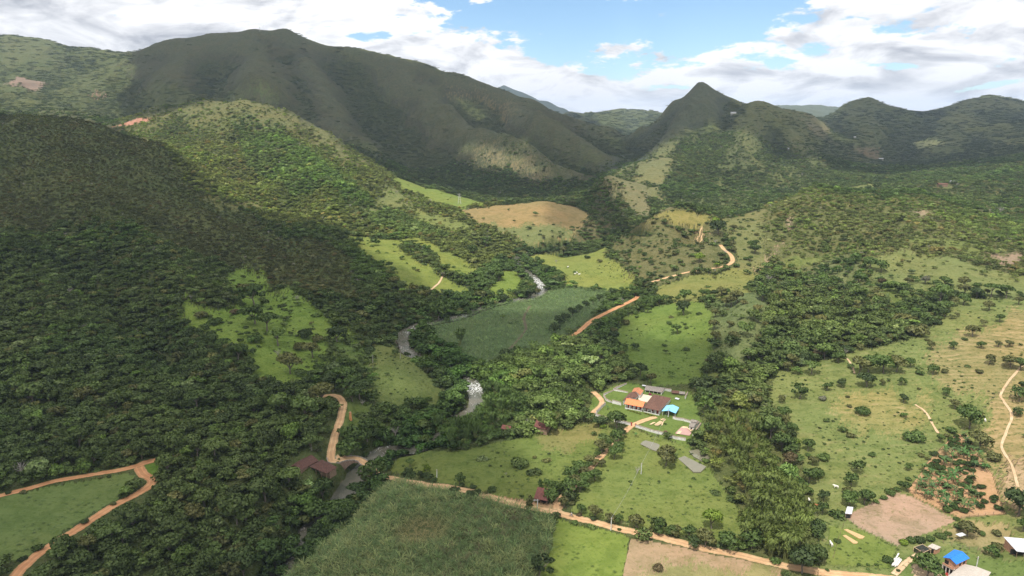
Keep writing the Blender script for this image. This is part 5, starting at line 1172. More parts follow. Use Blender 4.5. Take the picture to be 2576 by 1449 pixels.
wood('valley_woodland', 'mixed trees along the river and pastures in the valley', mid_)
wood('distant_woodland', 'distant trees round the foot of the mountain and peak', far_)
n = len(fx); scatter('mountain_scrub', 'far patches of shrubs and woodland over the mountains', 'woodland', fx, fy, fv, fs[:, None]*np.stack([.9+.3*rng.random(n), .9+.3*rng.random(n), .55+.35*rng.random(n)], 1), ft, -.3)

# sugar cane: thousands of tufts in each field
def canes(name, label, outline, cell, h, base, seed, y0, y1, tints):
    g = SL(outline); x, y = jitter_cells(y0, y1, cell, .95, .85); m = inpoly(g, x/y+.002*fbm(x/6, y/6, seed, 3), np.log(y)); x, y = x[m], y[m]; n = len(x)
    ok = clear_of(x, y, np.full(n, .6)); x, y = x[ok], y[ok]; n = len(x)
    v = fbm(x/18, y/18, seed, 4); hh = h*(.75+.5*rng.random(n))*(1+.2*v)
    pick_ = rng.random(n)+v*.5; t = np.where((pick_ > .62)[:, None], tints[1], tints[0])*np.exp(.16*rng.normal(size=(n, 1))); t = np.where((pick_ < .0)[:, None], np.array(tints[2])*np.exp(.1*rng.normal(size=(n, 1))), t)
    if base: w_ = W(1070, 1342); e_ = np.clip(1.3-np.hypot((x-w_.x)/9, (y-w_.y)/8)+.6*v, 0, 1)[:, None]; t = t*(1-e_)+np.array([.26, .215, .105])*e_; hh = hh*(1-.45*e_[:, 0])
    scatter(name, label, 'sugar cane', x, y, rng.integers(17, 19, n), np.stack([hh*1.05, hh*1.05, hh], 1), t, -.1, lean=.1)
canes('sugarcane_field', 'tall sugar cane filling the field at the bottom centre', [p for nm, pts, *_ in COV if nm == 'C2' for p in pts], 1.75, 2.1, 1, 801, 180, 330, [(.130,.190,.074), (.215,.245,.105), (.135,.115,.064)])
canes('sugarcane_field', 'blue green young sugar cane in the middle field by the river', [p for nm, pts, *_ in COV if nm == 'C1' for p in pts], 2.6, 1.7, 0, 802, 420, 660, [(.120,.185,.078), (.155,.215,.086), (.100,.150,.062)])
# rough grass tufts over the near pastures
x, y = jitter_cells(185, 430, 2.6, .92, 1.0); col, den, scr, zone = cover(x, y)
gz = [i for i, q in enumerate(GEOM) if q[5] in ('G9', 'G10', 'G14', 'G17', 'G8', 'G16', 'G7', 'G18', 'G19', 'G9y')]
m = np.isin(zone, gz) & (fbm(x/9, y/9, 900, 3)+.35*rng.normal(size=len(x)) > .22); x, y, col = x[m], y[m], col[m]; n = len(x); ok = clear_of(x, y, np.full(n, .4)); x, y, col = x[ok], y[ok], col[ok]; n = len(x)
x2, y2 = jitter_cells(185, 700, 4.2, .92, 1.0); c2, d2, s2_, z2 = cover(x2, y2)
pz = [i for i, q in enumerate(GEOM) if q[5] in ('G14', 'ter', 'G15', 'G15b', 'G13', 'G12', 'spur', 'G9', 'G10', 'K3', 'G6', 'G7', 'G7b', 'G7c', 'B4', 'G18', 'G19', 'G11', 'G5')]
m2 = np.isin(z2, pz) & (fbm(x2/26, y2/26, 910, 4)+.22*rng.normal(size=len(x2)) > .16); x2, y2, z2 = x2[m2], y2[m2], z2[m2]; ok2 = clear_of(x2, y2, np.full(len(x2), .8)); x2, y2 = x2[ok2], y2[ok2]; n2_ = len(x2)
h2 = .28+.75*rng.random(n2_)**2.2; scatter('low_weeds', 'low dark weeds and seedlings dotted over the pastures', 'weeds', x2, y2, rng.integers(6, 8, n2_), np.stack([h2, h2, h2*.8], 1), np.tile([.085, .125, .038], (n2_, 1))*np.exp(.25*rng.normal(size=(n2_, 1))), -.05)
hh = .35+.5*rng.random(n); scatter('grass_tufts', 'rough grass tussocks over the near pastures', 'grass', x, y, np.full(n, 19), np.stack([hh*1.6, hh*1.6, hh], 1), col*np.array([.72, .80, .7])*np.exp(.2*rng.normal(size=(n, 1))), -.05)

# ------------------------------------------------------------------ buildings
def AT(px, py, z):
    s, t = vt(px, py); Y = (z-CAMZ)/t; return Vector((s*Y, Y, z))
def flat_mat(name, c, rough=.8, var=.25, sc=1.5, spec=.25, dirt=None):
    m, T, bs, out = new_mat(name); g = T.new('ShaderNodeNewGeometry'); n = T.noise(g.outputs['Position'], sc, 5, .65)
    a = T.mix(T.ramp(n, .3, .7), tuple(v*(1-var) for v in c)+(1,), tuple(min(1, v*(1+var)) for v in c)+(1,))
    if dirt: a = T.mix(T.math('MULTIPLY', T.ramp(T.noise(g.outputs['Position'], sc*.6, 5, .7, 1), .52, .68), .75), a, dirt+(1,))
    T.l.new(a, bs.inputs['Base Color']); bs.inputs['Roughness'].default_value = rough; bs.inputs['Specular IOR Level'].default_value = spec; return m
def tile_mat(name, c1, c2, c3, freq=3.2, ridge=.5):
    m, T, bs, out = new_mat(name); u = T.new('ShaderNodeUVMap'); sp = T.new('ShaderNodeSeparateXYZ'); T.l.new(u.outputs[0], sp.inputs[0])
    w = T.math('ABSOLUTE', T.math('SINE', T.math('MULTIPLY', sp.outputs[0], math.pi*freq)))
    n = T.noise(u.outputs[0], 1.1, 5, .7); n2 = T.noise(u.outputs[0], 4.5, 3, .7)
    a = T.mix(T.ramp(n, .38, .62), c1+(1,), c2+(1,)); a = T.mix(T.math('MULTIPLY', T.ramp(n2, .52, .68), .6), a, c3+(1,))
    a = T.mix(T.math('MULTIPLY', T.ramp(w, .35, 0), ridge), a, T.mix(1.0, a, (.45, .42, .4, 1), blend='MULTIPLY')); T.l.new(a, bs.inputs['Base Color']); bs.inputs['Roughness'].default_value = .85
    b = T.new('ShaderNodeBump'); b.inputs['Distance'].default_value = .12; b.inputs['Strength'].default_value = .8; T.l.new(w, b.inputs['Height']); T.l.new(b.outputs[0], bs.inputs['Normal']); return m
M_WHITE = flat_mat('limewash', (.62, .60, .56), dirt=(.45, .40, .34)); M_RED = flat_mat('oxblood_paint', (.30, .045, .035)); M_DARK = flat_mat('dark_panel', (.02, .018, .016)); M_WOOD = flat_mat('weathered_wood', (.22, .15, .10))  # the near-black paint stands in for shade behind open fronts
M_BRICK = flat_mat('brick', (.46, .25, .16), var=.35, sc=3); M_CONC = flat_mat('concrete', (.42, .40, .36)); M_STONE = flat_mat('river_stone', (.27, .245, .215), var=.4); M_PLANK = flat_mat('sawn_planks', (.62, .45, .28))
M_BTILE = tile_mat('old_brown_tiles', (.105, .055, .042), (.165, .085, .06), (.30, .17, .10)); M_OTILE = tile_mat('orange_tiles', (.78, .21, .085), (.86, .26, .11), (.70, .24, .12), ridge=.22); M_RTILE = tile_mat('worn_orange_tiles', (.42, .16, .08), (.55, .24, .12), (.20, .10, .07))
M_GTILE = tile_mat('grey_sheet_roof', (.20, .175, .15), (.27, .24, .21), (.14, .11, .09), 1.1); M_MTILE = tile_mat('maroon_tiles', (.115, .048, .042), (.19, .07, .055), (.28, .13, .08))
M_DTILE = tile_mat('dark_maroon_tiles', (.070, .036, .030), (.115, .055, .042), (.24, .12, .07)); M_LBLUE = tile_mat('light_blue_sheets', (.20, .50, .83), (.24, .55, .86), (.22, .50, .80), .8, .2); M_BLUE = tile_mat('blue_sheets', (.022, .17, .60), (.03, .20, .65), (.03, .17, .58), 1.0, .4); M_ZINC = tile_mat('zinc_sheets', (.47, .48, .51), (.58, .58, .60), (.36, .34, .32), 1.0, .35)
M_FIBRE = tile_mat('pale_fibre_sheets', (.40, .36, .31), (.46, .41, .36), (.30, .25, .20), 1.0, .3)
def box_bm(bm, o, ux, uy, sx, sy, z0, z1, mi=0):
    """box from corner o along unit vectors"""
    v = [bm.verts.new((o.x+ux.x*a+uy.x*b, o.y+ux.y*a+uy.y*b, z)) for z in (z0, z1) for a, b in ((0, 0), (sx, 0), (sx, sy), (0, sy))]
    for q in ((3, 2, 1, 0), (4, 5, 6, 7), (0, 1, 5, 4), (1, 2, 6, 5), (2, 3, 7, 6), (3, 0, 4, 7)):
        f = bm.faces.new([v[i] for i in q]); f.material_index = mi
def bm_obj(name, bm, mats, parent=None, uv=False):
    bmesh.ops.recalc_face_normals(bm, faces=bm.faces); me = bpy.data.meshes.new(name)
    bm.to_mesh(me); bm.free()
    for m in (mats if isinstance(mats, (list, tuple)) else [mats]): me.materials.append(m)
    return link(name, me, parent)
def root_at(name, p, label, cat, group=None):
    o = bpy.data.objects.new(name, None); scene.collection.objects.link(o); o.location = p; tag(o, label, cat, group); return o
def child(o, root): o.parent = root; o.matrix_parent_inverse = Matrix.Translation(root.location).inverted(); return o
def roof_obj(name, c, rise, kind, axis, mat, root, th=.12):
    """c: four eave corners FL FR BR BL; axis 'x' ridge along the front, 'y' ridge front to back; 'shed' rises to the back"""
    FL, FR, BR, BL = c; bm = bmesh.new(); uvl = bm.loops.layers.uv.new('UVMap'); up = Vector((0, 0, rise))
    def slope(pts, e0, e1):
        ax = (e1-e0).normalized(); org = e0; vs = [bm.verts.new(p) for p in pts]; f = bm.faces.new(vs)
        nrm = f.normal if f.normal.length else Vector((0, 0, 1)); f.normal_update(); dn = f.normal.cross(ax).normalized()
        for l in f.loops: d = l.vert.co-org; l[uvl].uv = (d.dot(ax), d.dot(dn))
    if kind == 'shed':
        B1, B2 = BR+up, BL+up; slope([FL, FR, B1, B2], FL, FR)
    else:
        if axis == 'x': a0, a1, b0, b1 = FL, FR, BL, BR
        else: a0, a1, b0, b1 = BL, FL, BR, FR
        k = .0 if kind == 'gable' else .5*min(1, (a0-b0).length/max((a1-a0).length, .1))
        m0, m1 = (a0+b0)/2+up, (a1+b1)/2+up; r0, r1 = m0.lerp(m1, k), m1.lerp(m0, k)
        slope([a0, a1, r1, r0], a0, a1); slope([b1, b0, r0, r1], b1, b0)
        if kind == 'hip': slope([b0, a0, r0], b0, a0); slope([a1, b1, r1], a1, b1)
    for f in bm.faces:
        f.normal_update()
        if f.normal.z < 0: f.normal_flip()
    r = bmesh.ops.solidify(bm, geom=bm.faces[:], thickness=-th); me = bpy.data.meshes.new(name); bm.to_mesh(me); bm.free(); me.materials.append(mat)
    return child(link(name, me), root)
def volume(root, px, zg, h, rise, kind, axis, rmat, wmat=None, over=.45, roof_name='roof', open_front=False, posts=None, cv=lambda p: p, doors=(), band=None, gable_fill=True):
    """one roofed volume; px: eave corners as sight points at height zg+h"""
    c = [AT(*cv(p), zg+h) for p in px]; FL, FR, BR, BL = c; roof_obj(roof_name, c, rise, kind, axis, rmat, root)
    ctr = sum(c, Vector())/4; ins = [p+(ctr-p).normalized()*over*1.3 for p in c]
    if wmat is not None:
        iFL, iFR, iBR, iBL = ins
        if open_front:
            d = min(2.0, (iBL-iFL).length*.5); iFL = iFL+(iBL-iFL).normalized()*d; iFR = iFR+(iBR-iFR).normalized()*d
        q = [iFL, iFR, iBR, iBL]; bm = bmesh.new(); zt = zg+h-.03
        lo = [bm.verts.new((p.x, p.y, zg-1.2)) for p in q]; hi = [bm.verts.new((p.x, p.y, zt)) for p in q]
        for i in range(4): bm.faces.new([lo[i], lo[(i+1) % 4], hi[(i+1) % 4], hi[i]])
        if kind == 'gable' and gable_fill:
            e = [(0, 1), (2, 3)] if axis == 'y' else [(1, 2), (3, 0)]
            for i, j in e:
                m = (q[i]+q[j])/2; v = bm.verts.new((m.x, m.y, zt+rise*.93)); bm.faces.new([hi[i], hi[j], v])
        elif kind == 'shed':
            v = [bm.verts.new((p.x, p.y, zt+rise*.9)) for p in (q[2], q[3])]; bm.faces.new([hi[2], hi[3], v[1], v[0]]); bm.faces.new([hi[1], hi[2], v[0]]); bm.faces.new([hi[3], hi[0], v[1]])
        child(bm_obj('wall', bm, wmat), root)
        if band:                                 # painted dado / parapet between the posts
            f0, f1 = ins[0], ins[1]; ux = (f1-f0).normalized(); uy = Vector((-ux.y, ux.x, 0)); bm = bmesh.new(); box_bm(bm, f0, ux, uy, (f1-f0).length, .15, zg-.3, zg+.75); child(bm_obj('parapet', bm, band), root)
        ux = (iFR-iFL); L = ux.length; ux.normalize(); uy = Vector((-ux.y, ux.x, 0))
        for (t, wd, z0, z1, nm, mt) in doors:  # dark panels set on the wall draw shaded interiors as colour
            o = iFL+ux*(t*L-wd/2)-uy*.06; bm = bmesh.new(); box_bm(bm, o, ux, uy, wd, .12, zg+z0, zg+z1); child(bm_obj(nm, bm, mt), root)
    if posts:
        n, rad, mt, sides = posts
        for a, b in [((0, 1), (3, 2), (1, 2), (0, 3))[k] for k in sides]:
            for i in range(n):
                p = ins[a].lerp(ins[b], i/(n-1)); bm = bmesh.new(); r = bmesh.ops.create_cone(bm, cap_ends=True, segments=8, radius1=rad, radius2=rad*.9, depth=h+.5); bmesh.ops.translate(bm, verts=bm.verts, vec=(p.x, p.y, zg+h/2-.28)); child(bm_obj('post', bm, mt), root)
    return c, ins
Z4 = lambda p: (1465.3+.14757*p[0], 930.8+.14757*p[1])
Z5 = lambda p: (2075.5+.19433*p[0], 1195+.19433*p[1])
Z6 = lambda p: (691.7+.14757*p[0], 1069+.14757*p[1])
Z7 = lambda p: (1257.9+.14757*p[0], 1194.9+.14757*p[1])
ZR = lambda p: (817.6+.349*p[0], 943+.349*p[1])
def zgr(px, py): return W(px, py).z
# the farmstead
zh = zgr(*Z4((1000, 800)))-.05
fh = root_at('farmhouse', AT(*Z4((1040, 720)), zh), 'long white farmhouse with brown and bright orange tile roofs round a pale courtyard', 'farmhouse')
volume(fh, [(715,578),(1028,640),(1092,548),(778,482)], zh, 2.9, 1.35, 'gable', 'x', M_OTILE, M_WHITE, open_front=True, posts=(5, .16, M_WHITE, [0]), cv=Z4, band=M_WHITE, doors=[(.15,1.0,0,2.1,'door',M_RED),(.38,1.0,.8,2.0,'window',M_RED),(.62,1.0,0,2.1,'door',M_RED),(.86,1.0,.8,2.0,'window',M_RED)], roof_name='orange_roof')
volume(fh, [(1036,642),(1312,700),(1515,482),(1212,415)], zh, 2.95, 2.1, 'hip', 'y', M_BTILE, M_WHITE, open_front=True, posts=(5, .16, M_WHITE, [0]), cv=Z4, band=M_WHITE, doors=[(.15,1.0,0,2.1,'door',M_RED),(.5,1.0,.8,2.0,'window',M_RED),(.82,1.0,0,2.1,'door',M_RED)], roof_name='brown_roof')
volume(fh, [(680,528),(912,478),(975,412),(800,392)], zh, 2.7, 1.3, 'gable', 'y', M_BTILE, M_WHITE, cv=Z4, roof_name='brown_roof', doors=[(.5,.9,0,2,'door',M_RED)])
volume(fh, [(842,378),(985,432),(1042,352),(878,312)], zh, 3.3, 1.2, 'gable', 'y', M_RTILE, M_WHITE, cv=Z4, roof_name='worn_orange_roof')
# dark band painted along the veranda parapet
for a, b in (((740,628),(1020,690)), ((1050,700),(1280,752))):
    p0, p1 = AT(*Z4(a), zh+.9), AT(*Z4(b), zh+.9)
st = root_at('stable', AT(*Z4((1200, 450)), zh), 'long low stable with grey roof and open posted front behind the courtyard', 'stable')
volume(st, [(1056,342),(1362,388),(1402,328),(1082,282)], zh, 2.6, .7, 'shed', 'x', M_GTILE, M_WHITE, open_front=True, posts=(5, .13, M_WHITE, [0]), cv=Z4, doors=[(.3,3,0,2,'shade_panel',M_DARK),(.7,4,0,2,'shade_panel',M_DARK)])
sh = root_at('white_sheet_shelter', AT(*Z4((1060, 290)), zh), 'small white sheet shelter at the left end of the stable', 'shelter'); volume(sh, [(1012,270),(1090,282),(1102,268),(1020,256)], zh, 2.6, .1, 'shed', 'x', M_ZINC, None, posts=(2, .08, M_WOOD, [0, 1]), cv=Z4)
for px, mt, lb in (([(1515,392),(1640,402),(1652,372),(1520,362)], M_BTILE, 'ruined shed with brown roof behind the farmhouse'), ([(1645,408),(1748,418),(1752,388),(1652,378)], M_GTILE, 'ruined shed with pale grey roof in the wall corner')):
    s1 = root_at('ruined_shed', AT(*Z4(px[0]), zh), lb, 'shed', 'ruined sheds'); volume(s1, px, zh, 2.1, .5, 'shed', 'x', mt, M_WOOD, open_front=True, posts=(3, .1, M_WOOD, [0]), cv=Z4)
cn = root_at('trough_canopy', AT(*Z4((1615, 500)), zh), 'tiny white roofed canopy beside the brown roofed block', 'canopy'); volume(cn, [(1572,492),(1640,508),(1660,490),(1595,470)], zh, 1.3, .2, 'gable', 'x', M_ZINC, None, posts=(2, .06, M_WOOD, [0, 1]), cv=Z4)
pv = root_at('blue_roof_pavilion', AT(*Z4((1480, 760)), zh), 'open pavilion with light blue sheet roof at the farmhouse corner', 'pavilion')
volume(pv, [(1352,702),(1590,742),(1645,642),(1432,607)], zh, 2.7, .95, 'gable', 'y', M_LBLUE, None, posts=(3, .10, M_WHITE, [0, 1]), cv=Z4)
c_ = [AT(*Z4(p), zh+.06) for p in [(1365,785),(1570,825),(1640,735),(1440,695)]]; bm = bmesh.new(); bm.faces.new([bm.verts.new(p) for p in c_]); bmesh.ops.solidify(bm, geom=bm.faces[:], thickness=.3); child(bm_obj('floor', bm, M_CONC), pv)
ob = root_at('white_outbuilding', AT(*Z4((1880, 1000)), zh), 'small white outbuilding with two grey roofs beside the drying floor', 'outbuilding')
volume(ob, [(1810,966),(1902,976),(1958,906),(1850,892)], zh, 2.4, .6, 'gable', 'x', M_GTILE, M_WHITE, cv=Z4, over=.25, doors=[(.5,.8,0,1.9,'door',M_DARK)]); volume(ob, [(1845,884),(1946,898),(1976,862),(1862,842)], zh, 3.0, .5, 'gable', 'x', M_GTILE, M_WHITE, cv=Z4, over=.25)
def slab(name, pts, z, mat, label, cat, th=.25, kind=None, group=None):
    bm = bmesh.new(); bm.faces.new([bm.verts.new(AT(*p, z)) for p in pts]); 
    for f in bm.faces:
        f.normal_update()
        if f.normal.z < 0: f.normal_flip()
    bmesh.ops.solidify(bm, geom=bm.faces[:], thickness=th); o = bm_obj(name, bm, mat); tag(o, label, cat, group, kind); return o
M_PINK = flat_mat('pinkish_paving', (.40, .25, .22), var=.2, sc=4)
slab('drying_floor', [Z4(p) for p in [(1580,1075),(1700,955),(1905,1018),(1822,1115)]], zgr(*Z4((1750,1040)))+.15, M_PINK, 'pinkish drying floor in the farmstead corner', 'paving')
for a, b, c2, d2 in [((1600,1085),(1650,1035),(1695,1040),(1655,1092)), ((1690,985),(1712,958),(1800,968),(1790,992))]: slab('cloth_sheet', [Z4(p) for p in (a, b, c2, d2)], zgr(*Z4((1750,1040)))+.27, M_PLANK, 'cream sheet spread on the pinkish drying floor', 'sheet', .05, group='cream sheets on the drying floor')
slab('courtyard', [Z4(p) for p in [(945,495),(1012,408),(1215,450),(1130,545),(1020,535)]], max(zgr(*Z4((1080,450))), zgr(*Z4((1000,480))), zgr(*Z4((1150,480))), zgr(*Z4((1050,415))))+.12, flat_mat('packed_pale_earth', (.56, .47, .36), var=.15), 'pale packed courtyard enclosed by the farmhouse wings', 'courtyard', .6, 'structure')
M_COPE = tile_mat('wall_coping', (.30, .22, .17), (.42, .33, .27), (.20, .15, .12), 3)
def wall_run(pts, h, label, cv=Z4, red_end=False, wmat=None, th=.35, cope=True, name='boundary_wall'):
    g = [W(*cv(p)) for p in pts]; rt = root_at(name, g[0], label, 'wall', 'white farmstead walls'); bm = bmesh.new(); bc = bmesh.new()
    for a, b in zip(g[:-1], g[1:]):
        d = b-a; n = max(1, int(d.length/6))
        for k in range(n):
            p, q = a.lerp(b, k/n), a.lerp(b, (k+1)/n); ux = Vector((q.x-p.x, q.y-p.y, 0)); L = ux.length; ux.normalize(); uy = Vector((-ux.y, ux.x, 0)); z = min(float(hgt(p.x, p.y)), float(hgt(q.x, q.y)))
            ex = .002*k; box_bm(bm, p-uy*(th/2-ex), ux, uy, L+.02, th-2*ex, z-.8, z+h); box_bm(bc, p-uy*(th/2+.09-ex), ux, uy, L+.03, th+.18-2*ex, z+h+.004, z+h+.14)
    child(bm_obj('wall_face', bm, wmat or M_WHITE), rt)
    if cope: child(bm_obj('coping', bc, M_COPE), rt)
    else: bc.free()
    if red_end:
        for e in red_end: p = W(*cv(e)); bm = bmesh.new(); box_bm(bm, p-Vector((.3, .3, 0)), Vector((1, 0, 0)), Vector((0, 1, 0)), .6, .6, p.z-.5, p.z+h+.35); child(bm_obj('gate_pillar', bm, M_RED), rt)
wall_run([(905,975),(1240,1078),(1392,1112)], 1.5, 'white wall with tiled coping running right from the red gate pillar', red_end=[(905,972)])
wall_run([(1440,1135),(1600,1182),(1757,1208)], 1.5, 'white wall between the small red shrine and the round bush')
wall_run([(540,880),(700,915),(832,952)], 1.5, 'white wall left of the gate with red end pillar', red_end=[(832,950)])
wall_run([(200,770),(330,815),(430,850)], 1.3, 'white wall by the left lane, half hidden by trees')
wall_run([(235,745),(310,668),(392,588)], 1.6, 'white wall rising beside the curved lane')
wall_run([(508,568),(660,604)], 2.0, 'short tall white wall behind the big trees')
wall_run([(365,438),(530,352),(570,328),(752,238)], 1.3, 'white wall along the far side of the small paddock')
wall_run([(540,352),(776,390)], 1.1, 'low white wall closing the small paddock')
wall_run([(358,445),(400,520),(510,560)], 1.1, 'low wall at the near corner of the small paddock')
wall_run([(1340,420),(1400,352),(1512,372)], 1.6, 'white wall linking stable and ruined sheds')
wall_run([(1792,405),(1750,495)], 1.5, 'short white wall at the back right corner')
wall_run([(1540,830),(1620,852),(1700,862),(1780,885),(1850,905)], 1.3, 'crumbling curved white wall below the blue roof')
wall_run([(1880,1122),(1930,1070),(2018,940)], 1.6, 'white wall at the right end of the drying floor')
wall_run([(1905,1012),(1985,930)], 2.1, 'tall white wall beside the white outbuilding')
g_ = W(*Z4((1412, 1112))); gp = root_at('wall_shrine', g_, 'small red brick shrine with tiled cap set in the white wall', 'shrine'); bm = bmesh.new(); box_bm(bm, g_-Vector((.6, .4, 0)), Vector((1, 0, 0)), Vector((0, 1, 0)), 1.2, .8, g_.z-.5, g_.z+2.0); child(bm_obj('pillar', bm, M_RED), gp); bm = bmesh.new(); box_bm(bm, g_-Vector((.85, .6, 0)), Vector((1, 0, 0)), Vector((0, 1, 0)), 1.7, 1.2, g_.z+2.01, g_.z+2.2); child(bm_obj('cap', bm, M_BTILE), gp)
def planks(pts_pairs, wdt, name, label, cat, mat, cv=Z4, hgt_=.18, zoff=.02):
    rt = root_at(name, W(*cv(pts_pairs[0][0])), label, cat)
    for i, (a, b) in enumerate(pts_pairs):
        p, q = W(*cv(a)), W(*cv(b)); ux = Vector((q.x-p.x, q.y-p.y, 0)); L = ux.length; ux.normalize(); uy = Vector((-ux.y, ux.x, 0)); bm = bmesh.new(); o = p-uy*wdt/2; z0 = max(p.z, q.z)+zoff+(i % 3)*hgt_*.6
        box_bm(bm, o, ux, uy, L, wdt, z0, z0+hgt_); child(bm_obj('beam', bm, mat), rt)
planks([((1150,935),(1215,895)),((1165,940),(1240,898)),((1232,950),(1330,880)),((1245,958),(1345,892)),((1262,948),(1352,880)),((1275,965),(1372,900)),((1290,955),(1385,885)),((1350,955),(1375,890))], .45, 'plank_pile', 'fan of sawn planks drying on the lawn', 'planks', M_PLANK)
planks([((1330,842),(1400,862)),((1335,852),(1410,872)),((1360,838),(1420,856))], .35, 'board_stack', 'short boards lying by the broken wall', 'planks', M_PLANK)
planks([((1800,1010),(1870,1070)),((1815,1008),(1882,1062)),((1830,1012),(1890,1055)),((1870,1078),(1790,1012))], .25, 'pole_bundle', 'pale poles crossed on the drying floor', 'poles', M_PLANK, zoff=.4)
planks([((868,1185),(952,1022)),((880,1190),(945,1092)),((893,1192),(958,1090)),((905,1195),(968,1094)),((918,1192),(980,1102)),((930,1196),(984,1118)),((870,1140),(905,1085))], .42, 'concrete_beam_pile', 'white concrete beams heaped beside the blue roofed house', 'beams', M_WHITE, cv=Z5, hgt_=.35)
for i, (x, y) in enumerate([(775+k*26, 672+k*8.5) for k in range(9)]+[(1062+k*26, 728+k*8.5) for k in range(7)]):
    w = W(*Z4((x, y+14))); plant('s', w.x, w.y, .62, np.array((.20, .19, .03)) if i % 2 else np.array((.10, .13, .03)), 'clipped yellow green shrub in the row before the farmhouse', 'shrubs before the farmhouse veranda', tr)
w = W(*Z4((1155, 425))); plant('s', w.x, w.y, .95, np.array((.32, .035, .14)), 'magenta flowering bush in front of the stable', None, tr)
w = W(*Z4((1412, 925))); plant('s', w.x, w.y, .9, np.array((.04, .08, .02)), 'dark round bush on the stone ring in the lawn', None, tr)

# the dark tiled house by the bridge and other old roofs
zb = zgr(*Z6((700, 830)))
hb = root_at('riverside_house', AT(*Z6((700, 820)), zb), 'old house with two dark maroon tile roofs beside the arch bridge', 'house')
volume(hb, [(262,712),(432,775),(745,612),(535,515)], zb, 2.5, 1.4, 'gable', 'y', M_DTILE, M_WOOD, cv=Z6)
volume(hb, [(588,712),(882,832),(1062,722),(800,592)], zb, 2.5, 1.5, 'hip', 'x', M_DTILE, M_WOOD, open_front=True, posts=(4, .12, M_WOOD, [0]), cv=Z6, doors=[(.3,.9,0,2,'door',M_WOOD)])
z7 = zgr(*Z7((690, 490)))
fs_ = root_at('roadside_shed', AT(*Z7((700, 480)), z7), 'open fronted shed with red brown tile roof at the road fork', 'shed'); volume(fs_, [(575,402),(810,448),(862,300),(640,262)], z7, 2.4, 1.5, 'shed', 'x', M_MTILE, M_WOOD, open_front=True, posts=(3, .1, M_WOOD, [0]), cv=Z7, doors=[(.5,5,0,2.0,'shade_panel',M_DARK)])
bx = W(*Z7((618, 462))); tb = root_at('white_counter', bx, 'small white counter standing in front of the red roofed shed', 'counter')
bm = bmesh.new(); box_bm(bm, bx-Vector((1.2, .4, 0)), Vector((1, 0, 0)), Vector((0, 1, 0)), 2.4, .9, bx.z+.75, bx.z+.9); child(bm_obj('top', bm, M_ZINC), tb)
for a, b in ((-1.1, -.3), (1.0, -.3), (-1.1, .35), (1.0, .35)): bm = bmesh.new(); box_bm(bm, bx+Vector((a, b, 0)), Vector((1, 0, 0)), Vector((0, 1, 0)), .1, .1, bx.z-.2, bx.z+.75); child(bm_obj('leg', bm, M_WOOD), tb)
for px, lb in (([(1505,372),(1600,398),(1645,318),(1550,298)], 'overgrown house with faded red roof in the middle wood'), ([(1268,388),(1335,402),(1350,372),(1290,362)], 'small reddish roof glimpsed deep in the middle wood')):
    z_ = zgr(*ZR(((px[0][0]+px[1][0])/2, px[0][1]+12))); h_ = root_at('overgrown_house', AT(*ZR(px[0]), z_), lb, 'house', 'old roofs in the wood'); volume(h_, px, z_, 3.4, 1.2, 'gable', 'x', M_MTILE, M_WOOD, cv=ZR)
# brick chimney
cb = W(882, 1057); cr = root_at('brick_chimney', cb, 'slim orange brick chimney standing on the grass by the upper lane', 'chimney')
bm = bmesh.new(); bmesh.ops.create_cone(bm, cap_ends=True, segments=4, radius1=.85, radius2=.55, depth=4.6); bmesh.ops.translate(bm, verts=bm.verts, vec=(cb.x, cb.y, cb.z+2.1)); child(bm_obj('stack', bm, flat_mat('orange_brick', (.60, .28, .12))), cr)
bm = bmesh.new(); bmesh.ops.create_cone(bm, cap_ends=True, segments=4, radius1=.72, radius2=.72, depth=.2); bmesh.ops.translate(bm, verts=bm.verts, vec=(cb.x, cb.y, cb.z+4.5)); child(bm_obj('rim', bm, M_BRICK), cr)

# blue roofed house and its neighbours
z5 = zgr(*Z5((1640, 1255)))
bh = root_at('blue_roof_house', AT(*Z5((1640, 1230)), z5), 'two storey brick house with vivid blue roof at the lower right', 'house')
c5, i5 = volume(bh, [(1527,1068),(1700,1162),(1872,1078),(1672,968)], z5, 5.0, .95, 'gable', 'y', M_BLUE, M_BRICK, cv=Z5, over=.55, doors=[(.2,1.3,3.0,4.4,'balcony_shade',M_DARK),(.3,2.2,-.2,2.2,'porch_shade',M_DARK),(.75,1.8,-.2,2.2,'porch_shade',M_DARK)])
ux = (i5[1]-i5[0]).normalized(); uy = Vector((-ux.y, ux.x, 0)); L5 = (i5[1]-i5[0]).length
for k in range(4): bm = bmesh.new(); box_bm(bm, i5[0]+ux*(k*(L5-.25)/3)-uy*.9, ux, uy, .25, .25, z5-.4, z5+2.6); child(bm_obj('column', bm, M_WHITE), bh)
bm = bmesh.new(); box_bm(bm, i5[0]-uy*1.0, ux, uy, L5, 1.0, z5+2.61, z5+2.8); child(bm_obj('balcony_floor', bm, M_CONC), bh)
bm = bmesh.new(); box_bm(bm, i5[0]-uy*1.0, ux, uy, L5, .15, z5+2.81, z5+3.5); child(bm_obj('balcony_wall', bm, M_BRICK), bh)
bm = bmesh.new(); box_bm(bm, i5[0]-uy*1.6, ux, uy, L5, 1.55, z5-.5, z5+.12); child(bm_obj('porch_floor', bm, M_RED), bh)
vx = (i5[2]-i5[1]).normalized(); vy = Vector((-vx.y, vx.x, 0))
for t in (.3, .65): bm = bmesh.new(); box_bm(bm, i5[1]+vx*(t*(i5[2]-i5[1]).length)-vy*.06, vx, vy, 1.1, .12, z5+3.4, z5+4.3); child(bm_obj('window', bm, M_DARK), bh)
